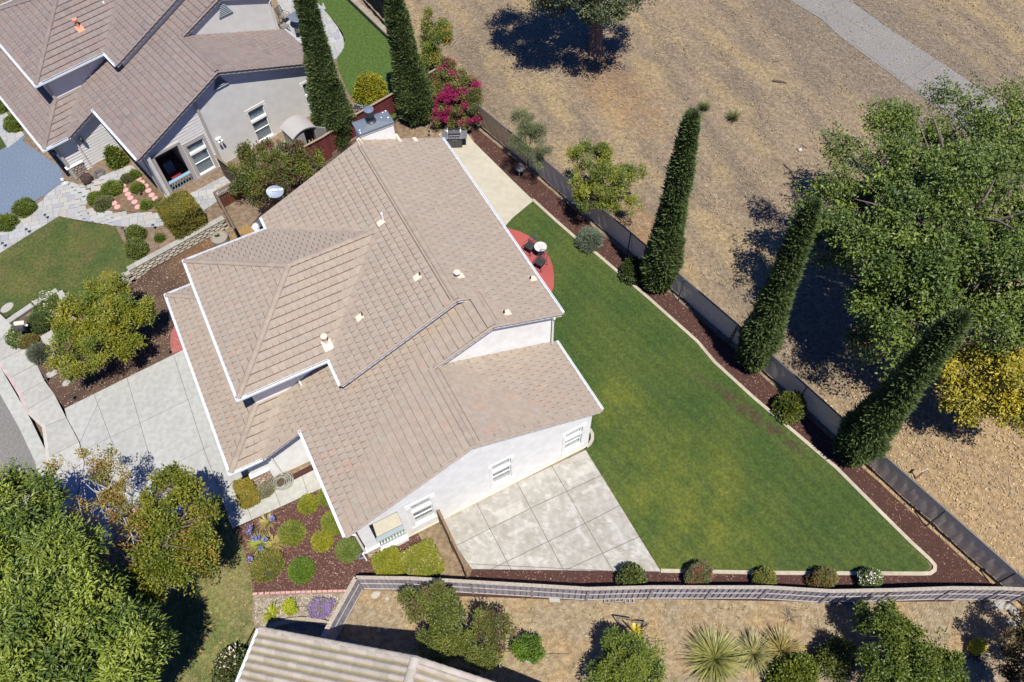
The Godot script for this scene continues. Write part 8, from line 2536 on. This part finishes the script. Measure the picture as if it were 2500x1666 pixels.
	for k in 15:
		s = mb()
		var a := TAU * k / 15
		rock(s, Vector3(cos(a) * 0.42, 0.06, sin(a) * 0.42), Vector3(0.1, 0.08, 0.08), Color(0.14, 0.12, 0.10) * rf(0.7, 1.5))
		obj("stone", s, M.stone, t)
	s = mb()
	s.set_color(Color(0.15, 0.12, 0.095))
	lathe(s, Vector3.ZERO, [Vector2(0.42, 0.0), Vector2(0.36, 0.06), Vector2(0, 0.07)], 16)
	obj("soil", s, M.earth, t)
	shrub("yellow_plant", "bright yellow plant above the ring of dark stones", Vector3(16.47, 0.1, 24.33), Vector3(0.75, 0.3, 0.4), 90, leaf_clump("tiny", 26, 0.10, 0.065, 0.036), Color(0.38, 0.32, 0.01), Color(0.5, 0.45, 0.02), false, "", Color(-1, 0, 0), 0.0, "plant", 0.3)
	# rubble in the corner
	var names := ["large flat pale concrete slab below the fence corner", "upright pale rubble slab against the dark fence", "small pale rubble piece left of the flat slab", "square pale rubble slab lowest in the corner", "broken rubble piece beside the lowest slab", "grey rubble lump at the fence foot", "pale stone left of the stone ring"]
	var spots := [Vector3(18.61, 0, 23.54), Vector3(18.91, 0.1, 24.02), Vector3(18.07, 0, 23.37), Vector3(18.85, 0, 24.43), Vector3(18.53, 0, 24.34), Vector3(18.86, 0.05, 23.76), Vector3(15.6, 0, 24.17)]
	for k in 7:
		s = mb()
		var sz: Vector3 = [Vector3(0.3, 0.06, 0.22), Vector3(0.22, 0.1, 0.28), Vector3(0.14, 0.05, 0.1), Vector3(0.22, 0.07, 0.22), Vector3(0.16, 0.09, 0.24), Vector3(0.2, 0.1, 0.12), Vector3(0.13, 0.11, 0.15)][k]
		rock(s, spots[k], sz, Color(0.42, 0.40, 0.37) * rf(0.85, 1.1))
		tag(obj("rubble_stone", s, M.stone), names[k], "stone")
	for k in 4:
		s = mb()
		rock(s, [Vector3(-4.69, 0, 10.53), Vector3(-4.33, 0, 10.92), Vector3(-5.16, 0, 11.98), Vector3(-4.87, 0, 12.06)][k], [Vector3(0.22, 0.04, 0.16), Vector3(0.12, 0.07, 0.12), Vector3(0.1, 0.05, 0.1), Vector3(0.08, 0.05, 0.08)][k], Color(0.46, 0.43, 0.37))
		tag(obj("pale_stone", s, M.stone), ["flat pale stone in the corner of the grey fence", "round pale stone right of the flat one in the fence corner", "pale stone near the roof shade in the south yard", "smallest pale stone near the roof shade in the south yard"][k], "stone")
	# drip lines
	line_tube("drip_line", "thin black drip line across the south yard by the potted plant", "pipe", [Vector3(-1.09, -0.04, 15.09), Vector3(-0.58, -0.03, 15.4), Vector3(0.07, -0.04, 16), Vector3(0.82, -0.02, 16.23), Vector3(1.49, -0.03, 16.61)], 0.012, Color(0.05, 0.05, 0.055))
	line_tube("drip_line", "thin black drip line beside the wooden frame", "pipe", [Vector3(4.41, -0.04, 17.47), Vector3(4.77, -0.03, 17.8), Vector3(5.27, -0.02, 18.02)], 0.012, Color(0.05, 0.05, 0.055))
	line_tube("drip_line", "thin black drip line looping through the gravel bed", "pipe", [Vector3(-8.69, 0.02, 8.82), Vector3(-8.31, 0.04, 8.99), Vector3(-7.82, 0.02, 9.45), Vector3(-6.86, 0.03, 9.89), Vector3(-6.28, 0.04, 10.1), Vector3(-6.06, 0.02, 10.39)], 0.012, Color(0.05, 0.05, 0.06))
	# things of the field
	t = thing("wooden_stake", "pale wooden survey stake standing in the field beside the screen fence", "stake", Vector3(19.58, -0.02, 17.54))
	s = mb()
	s.set_color(Color(0.40, 0.28, 0.15))
	box(s, Vector3(0.02, 0.5, 0), Vector3(0.07, 1.05, 0.05), Basis(Vector3.BACK, -0.05))
	obj("post", s, M.wood, t)
	s = mb()
	s.set_color(Color(0.55, 0.55, 0.6))
	box(s, Vector3(0.05, 0.95, 0), Vector3(0.3, 0.2, 0.02), Basis(Vector3.BACK, 0.5))
	obj("marker", s, M.plastic, t)
	s = mb()
	rock(s, Vector3(28.51, 0.05, -1.87), Vector3(0.12, 0.1, 0.12), Color(0.72, 0.72, 0.70))
	tag(obj("white_stone", s, M.stone), "white stone lying alone in the dry field", "stone")
	for q in [["thick grey log end lying in the upper field", [Vector3(31.03, 0.06, -7.72), Vector3(31.36, 0.07, -7.43), Vector3(31.64, 0.06, -7.11)], 0.09], ["forked dead branch lying in the field, left one", [Vector3(26.91, 0.05, -1.42), Vector3(26.92, 0.06, -0.82), Vector3(26.68, 0.05, -0.02)], 0.035], ["short dead branch right of the forked one", [Vector3(27.73, 0.05, 0.38), Vector3(28.2, 0.07, 0.17), Vector3(28.63, 0.05, 0.11)], 0.03], ["dead branch in the field nearest the second cypress", [Vector3(24.94, 0.05, 0.87), Vector3(25.18, 0.06, 0.79), Vector3(25.62, 0.05, 1.1)], 0.03], ["straight stick beside the white stone", [Vector3(28.87, 0.05, -2.19), Vector3(28.97, 0.05, -1.78)], 0.03], ["curved dead twig in the upper field", [Vector3(32.18, 0.05, -9.24), Vector3(32.5, 0.06, -9.09), Vector3(32.85, 0.05, -9.06)], 0.025]]:
		s = mb()
		s.set_color(Color(0.8, 0.75, 0.7))
		tube(s, q[1], [q[2], q[2] * 0.8, q[2] * 0.4], 6)
		if q[0].begins_with("forked"):
			tube(s, [q[1][1], q[1][1].lerp(q[1][2], 0.5) + Vector3(0.3, 0.02, 0.05), q[1][2] + Vector3(0.25, 0, -0.2)], [0.025, 0.012], 5)
		tag(obj("dead_branch", s, M.grey_bark), q[0], "branch")
	# in the yard
	for q in [["black uplight stake by the flagstones near the grill, taller", Vector3(9.54, 0, -14.26), 0.95], ["black spotlight stake by the flagstones near the grill, shorter", Vector3(9.19, 0, -13.99), 0.35]]:
		t = thing("garden_stake_light", q[0], "garden light", q[1])
		s = mb()
		tube(s, [Vector3.ZERO, Vector3(0, q[2], 0)], [0.01], 5)
		obj("stake", s, M.black_metal, t)
		s = mb()
		lathe(s, Vector3(0, q[2], 0), [Vector2(0.02, 0), Vector2(0.07, 0.03), Vector2(0.07, 0.1), Vector2(0, 0.11)], 10)
		obj("lamp_head", s, M.black_metal, t)
	for k in 5:
		s = mb()
		s.set_color(Color(0.44, 0.37, 0.27) * rf(0.9, 1.1))
		var c: Vector3 = [Vector3(9.98, 0, -13.68), Vector3(10.44, 0, -13.93), Vector3(10.89, 0, -14.02), Vector3(11.27, 0, -13.97), Vector3(11.33, 0, -13.52)][k]
		var pts := PackedVector2Array()
		for j in 7:
			pts.append(Vector2(c.x, c.z) + Vector2.from_angle(TAU * j / 7) * rf(0.24, 0.36))
		slab(s, pts, -0.03, 0.05)
		tag(obj("flagstone", s, M.stone), ["cream flagstone nearest the house corner by the grill", "cream flagstone left of the grill lid", "cream flagstone behind the grill lid", "cream flagstone under the bougainvillea", "cream flagstone right of the grill shelf"][k], "flagstone", "flagstones round the grill")
	s = mb()
	s.set_color(Color(0.1, 0.16, 0.26))
	var ringp := []
	for k in 15:
		var a := TAU * k / 18
		ringp.append(Vector3(-4.59, 0.05, 8.67) + Vector3(cos(a) * 0.16, 0, sin(a) * 0.12))
	tube(s, ringp, [0.035], 7)
	tag(obj("drain_elbow", s, M.plastic), "blue grey drain elbow at the foot of the white downspout", "pipe")
	# dark pebbles at the end of the neighbour path
	s = mb()
	for k in 60:
		rock(s, Vector3(6.14, 0.6, -17.95) + Vector3(rf(-0.35, 0.35), 0.05, rf(-0.35, 0.35)), Vector3(0.06, 0.04, 0.05), [Color(0.04, 0.045, 0.06), Color(0.3, 0.32, 0.36)][1 if rng.randf() < 0.2 else 0])
	stuff(obj("dark_pebbles", s, M.stone), "heap of dark pebbles beside the red fence")
	s = mb()
	s.set_color(Color(0.52, 0.62, 0.42))
	rock(s, Vector3(0.71, 0.6, -16.17) + Vector3(0, 0.45, 0), Vector3(0.8, 0.55, 0.5), Color(0.50, 0.60, 0.42))
	tag(obj("pale_tarpaulin", s, M.cloth), "pale green cover over a heap between shed and side yard tree", "cover")
	s = mb()
	s.set_color(Color(0.17, 0.11, 0.07))
	box(s, Vector3(-1.55, 0.6, -16.87) + Vector3(0, 0.5, 0), Vector3(0.5, 1.0, 0.35), Basis(Vector3.UP, 0.24))
	box(s, Vector3(-1.27, 0.6, -16.95) + Vector3(0, 0.55, 0), Vector3(0.1, 1.1, 0.3), Basis(Vector3.UP, 0.24))
	tag(obj("old_cabinet", s, M.wood), "old brown wooden cabinet against the neighbour wall", "cabinet")
	# a chair on the neighbour porch
	t = thing("porch_chair", "chair with a blue striped cushion on the neighbour porch", "chair", Vector3(-5.75, 0.32, -17.7), 0.3)
	s = mb()
	s.set_color(Color(0.14, 0.35, 0.6))
	box(s, Vector3(0, 0.8, -0.3), Vector3(0.55, 0.75, 0.1), Basis(Vector3.RIGHT, -0.25))
	obj("back_cushion", s, M.cloth, t)
	for k in 4:
		s = mb()
		s.set_color(Color(0.5, 0.6, 0.7))
		box(s, Vector3(-0.2 + k * 0.13, 0.81, -0.24), Vector3(0.03, 0.74, 0.1), Basis(Vector3.RIGHT, -0.25))
		obj("stripe", s, M.cloth, t)
	s = mb()
	s.set_color(Color(0.35, 0.04, 0.07))
	box(s, Vector3(0, 0.45, 0.05), Vector3(0.6, 0.12, 0.6))
	obj("seat_cushion", s, M.cloth, t)
	for q in [[-0.27, -0.25], [0.27, -0.25], [-0.27, 0.3], [0.27, 0.3]]:
		s = mb()
		tube(s, [Vector3(q[0], 0, q[1]), Vector3(q[0], 0.42, q[1])], [0.02], 5)
		obj("leg", s, M.dark_iron, t)

# ---------------------------------------------------------------- what nobody could count
func litter() -> void:
	var chip := chip_mesh(0.055, 0.02, 0.01)
	var bark := [Color(0.14, 0.066, 0.05), Color(0.10, 0.046, 0.038), Color(0.19, 0.10, 0.078), Color(0.08, 0.04, 0.034), Color(0.23, 0.135, 0.105)]
	var bed := PackedVector2Array([Vector2(11.57, -13.3), Vector2(11.39, -12.24), Vector2(11.98, -8.2), Vector2(12.33, -6.18), Vector2(14.31, 2.97), Vector2(15.54, 10.55), Vector2(16.99, 18.02), Vector2(17.39, 21.01), Vector2(16.98, 21.15), Vector2(6.74, 15.54), Vector2(-0.53, 11.54), Vector2(-0.84, 11.92), Vector2(3.3, 15), Vector2(12.1, 19.8), Vector2(17, 22.4), Vector2(18.99, 22.8), Vector2(17.75, 15.86), Vector2(16.35, 7.53), Vector2(14.9, 0), Vector2(13.18, -8.34), Vector2(12.12, -13.12)])
	var r := bits_in(bed, 9000, Vector2(0.6, 1.4), bark + bark + bark + [Color(0.34, 0.22, 0.17)], 0.03)
	stuff(scatter("back_bark_chips", chip, M.plain, r[0], r[1]), "bark chips on the back mulch bed")
	r = bits_in(PackedVector2Array([Vector2(-9.23, 4.76), Vector2(-4.94, 4.78), Vector2(-4.3, 4.6), Vector2(-4.3, 8.8), Vector2(-1.45, 8.8), Vector2(-1.96, 8.91), Vector2(-1.91, 9.56), Vector2(-2.92, 10.15), Vector2(-5.14, 9.48), Vector2(-5.67, 9.83), Vector2(-9.42, 7.97), Vector2(-9.23, 7.05)]), 6500, Vector2(0.6, 1.4), bark + bark + bark + [Color(0.36, 0.24, 0.19)], 0.028)
	stuff(scatter("front_bark_chips", chip, M.plain, r[0], r[1]), "bark chips on the front mulch bed")
	r = bits_in(PackedVector2Array([Vector2(-16.44, -11.84), Vector2(-15.72, -8.75), Vector2(-14.94, -5.34), Vector2(-8.73, -5.91), Vector2(-7.5, -5.6), Vector2(-6.3, -8), Vector2(-4.6, -11), Vector2(-4.38, -12.84), Vector2(-10, -11.57), Vector2(-13.77, -10.53)]), 5000, Vector2(0.6, 1.6), [Color(0.15, 0.10, 0.07), Color(0.10, 0.065, 0.045), Color(0.24, 0.17, 0.12), Color(0.32, 0.24, 0.17)], 0.03)
	stuff(scatter("brown_bark_chips", chip, M.plain, r[0], r[1]), "bark chips and dead leaves on the brown bed")
	# clods and straw of the field
	var clod := mb()
	rock(clod, Vector3.ZERO, Vector3(0.045, 0.035, 0.04), Color.WHITE)
	clod.generate_normals()
	var clod_mesh := clod.commit()
	var field := PackedVector2Array([Vector2(13, -17), Vector2(9, -24), Vector2(8, -32), Vector2(40, -32), Vector2(52, -8), Vector2(40, 12), Vector2(34, 30), Vector2(20.4, 30), Vector2(19.04, 22.8), Vector2(17.8, 15.84), Vector2(16.39, 7.5), Vector2(14.97, -0.02), Vector2(13.25, -8.38)])
	var r1 := bits_in(field, 22000, Vector2(0.35, 1.5), [Color(0.17, 0.135, 0.10), Color(0.21, 0.17, 0.125), Color(0.25, 0.20, 0.15)], 0.0, false)
	stuff(scatter("field_clods", clod_mesh, M.plain, r1[0], r1[1]), "clods of earth over the dry field")
	var straw := chip_mesh(0.12, 0.012, 0.006)
	r1 = bits_in(field, 34000, Vector2(0.5, 1.5), [Color(0.44, 0.34, 0.18), Color(0.38, 0.28, 0.14), Color(0.33, 0.26, 0.17), Color(0.48, 0.40, 0.24)], 0.02)
	stuff(scatter("field_straw", straw, M.plain, r1[0], r1[1]), "straw over the dry field")
	# dry leaves of the southern field end
	r1 = bits_in(PackedVector2Array([Vector2(17.6, 12), Vector2(30, 10), Vector2(40, 16), Vector2(34, 32), Vector2(20.4, 30), Vector2(19.04, 22.8), Vector2(17.8, 15.84)]), 11000, Vector2(0.4, 1.0), [Color(0.42, 0.29, 0.14), Color(0.35, 0.22, 0.10), Color(0.48, 0.36, 0.2)], 0.03)
	stuff(scatter("field_leaves", chip_mesh(0.09, 0.05, 0.006), M.plain, r1[0], r1[1]), "dry leaves strewn over the near field")
	# south yard: weeds, straw, stones
	var yard := PackedVector2Array([Vector2(-5.25, 10.1), Vector2(-1.82, 12.05), Vector2(3.32, 15.01), Vector2(10.16, 18.68), Vector2(16.3, 22.13), Vector2(18.84, 23.57), Vector2(18.5, 25.02), Vector2(17.09, 26.76), Vector2(-2.84, 16.11), Vector2(-4.14, 12.89), Vector2(-5.86, 11.6)])
	r1 = bits_in(yard, 5200, Vector2(0.4, 1.2), [Color(0.40, 0.30, 0.15), Color(0.34, 0.24, 0.12), Color(0.45, 0.37, 0.2)], -0.03)
	stuff(scatter("yard_straw", straw, M.plain, r1[0], r1[1]), "straw over the south yard")
	r1 = bits_in(yard, 2400, Vector2(0.25, 0.8), [Color(0.22, 0.18, 0.13), Color(0.40, 0.36, 0.30), Color(0.28, 0.22, 0.15)], -0.04, false)
	stuff(scatter("yard_stones", clod_mesh, M.plain, r1[0], r1[1]), "small stones over the south yard")
	var weed := leaf_clump("weed", 12, 0.10, 0.09, 0.03, 0.1)
	var places := []
	var tints := PackedColorArray()
	for i in 1500:
		var p := Vector2(rf(-5, 20), rf(11, 27))
		if Geometry2D.is_point_in_polygon(p, yard) and macro.get_noise_2d(p.x * 3.0, p.y * 3.0 + 20.0) > 0.12:
			places.append(Transform3D(Basis(Vector3.UP, rf(0, 6)).scaled(Vector3.ONE * rf(0.5, 1.2)), Vector3(p.x, -0.02, p.y)))
			tints.append(Color(0.10, 0.125, 0.045).lerp(Color(0.2, 0.18, 0.06), rng.randf()))
	stuff(scatter("yard_weeds", weed, M.leaf, places, tints), "sparse low weeds over the south yard")
	# grass tufts on the lawns
	var tuft := mb()
	for i in 14:
		var a := rf(0, TAU)
		var c := Vector3(rf(-0.09, 0.09), 0, rf(-0.09, 0.09))
		var d := Vector3(cos(a) * 0.5, 1.0, sin(a) * 0.5) * rf(0.03, 0.06)
		var w := Vector3(-sin(a), 0, cos(a)) * 0.006
		tuft.set_color(Color(1, 1, 1) * rf(0.7, 1.3))
		tri(tuft, c - w, c + w, c + d)
	tuft.generate_normals()
	var tuft_mesh := tuft.commit()
	var lawn := PackedVector2Array([Vector2(12.21, -5.96), Vector2(12.94, -2.25), Vector2(14.21, 3.03), Vector2(14.98, 7.99), Vector2(16.28, 14.13), Vector2(16.9, 18.05), Vector2(17.26, 20.64), Vector2(17.06, 20.94), Vector2(16.74, 20.89), Vector2(6.81, 15.43), Vector2(6.77, 9.08), Vector2(7.6, 8), Vector2(8.2, 3), Vector2(10.31, -0.1), Vector2(10.64, -0.78), Vector2(11.02, -1.9), Vector2(10.98, -3.26), Vector2(10.5, -4.41), Vector2(9.88, -5.03), Vector2(11.31, -5.76)])
	places = []
	tints = PackedColorArray()
	for i in 16000:
		var p := Vector2(rf(6, 19), rf(-7, 23))
		if Geometry2D.is_point_in_polygon(p, lawn):
			places.append(Transform3D(Basis(Vector3.UP, rf(0, 6)).scaled(Vector3.ONE * rf(0.7, 1.4)), Vector3(p.x, 0.025, p.y)))
			tints.append(lawn_tint(p.x, p.y) * rf(1.0, 1.5))
	stuff(scatter("lawn_grass", tuft_mesh, M.leaf, places, tints), "mown grass blades of the back lawn")
	var fl := PackedVector2Array([Vector2(-10.6, 2.96), Vector2(-9.42, 2.94), Vector2(-9.28, 4.8), Vector2(-9.19, 5.86), Vector2(-9.27, 7.06), Vector2(-9.77, 8.74), Vector2(-10.35, 9.77), Vector2(-11.56, 10.33), Vector2(-12.89, 10.75), Vector2(-15.42, 9.4), Vector2(-13.41, 6.8), Vector2(-10.17, 4.43)])
	places = []
	tints = PackedColorArray()
	for i in 7000:
		var p := Vector2(rf(-16, -8), rf(1, 16))
		if Geometry2D.is_point_in_polygon(p, fl):
			places.append(Transform3D(Basis(Vector3.UP, rf(0, 6)).scaled(Vector3.ONE * rf(0.8, 1.6)), Vector3(p.x, 0.0, p.y)))
			tints.append(Color(0.10, 0.14, 0.04).lerp(Color(0.30, 0.25, 0.12), clampf(0.5 - macro.get_noise_2d(p.x * 2.6, p.y * 2.6) * 1.5 + rf(-0.3, 0.3), 0, 1)))
	stuff(scatter("front_grass", tuft_mesh, M.leaf, places, tints), "thin grass blades of the front lawn")
	# gravel
	r1 = bits_in(PackedVector2Array([Vector2(-9.44, 8.18), Vector2(-7.57, 8.98), Vector2(-5.81, 9.89), Vector2(-6.77, 10.7), Vector2(-8.13, 9.78), Vector2(-9.5, 9.47), Vector2(-9.69, 9.17)]), 2200, Vector2(0.2, 0.6), [Color(0.40, 0.35, 0.28), Color(0.30, 0.25, 0.19), Color(0.46, 0.43, 0.38)], 0.0, false)
	stuff(scatter("gravel_stones", clod_mesh, M.plain, r1[0], r1[1]), "gravel stones of the bed by the grey fence")
	r1 = bits_in(PackedVector2Array([Vector2(-13.1, 5.58), Vector2(-10.17, 4.43), Vector2(-9.19, 6.23), Vector2(-9.5, 8.11), Vector2(-10, 9.77), Vector2(-12.27, 10.38), Vector2(-13.53, 8.62)]), 90, Vector2(0.5, 1.0), [Color(0.36, 0.2, 0.07), Color(0.42, 0.26, 0.12), Color(0.3, 0.16, 0.06)], 0.03)
	stuff(scatter("fallen_leaves", chip_mesh(0.09, 0.06, 0.006), M.plain, r1[0], r1[1]), "fallen brown leaves on the front lawn")
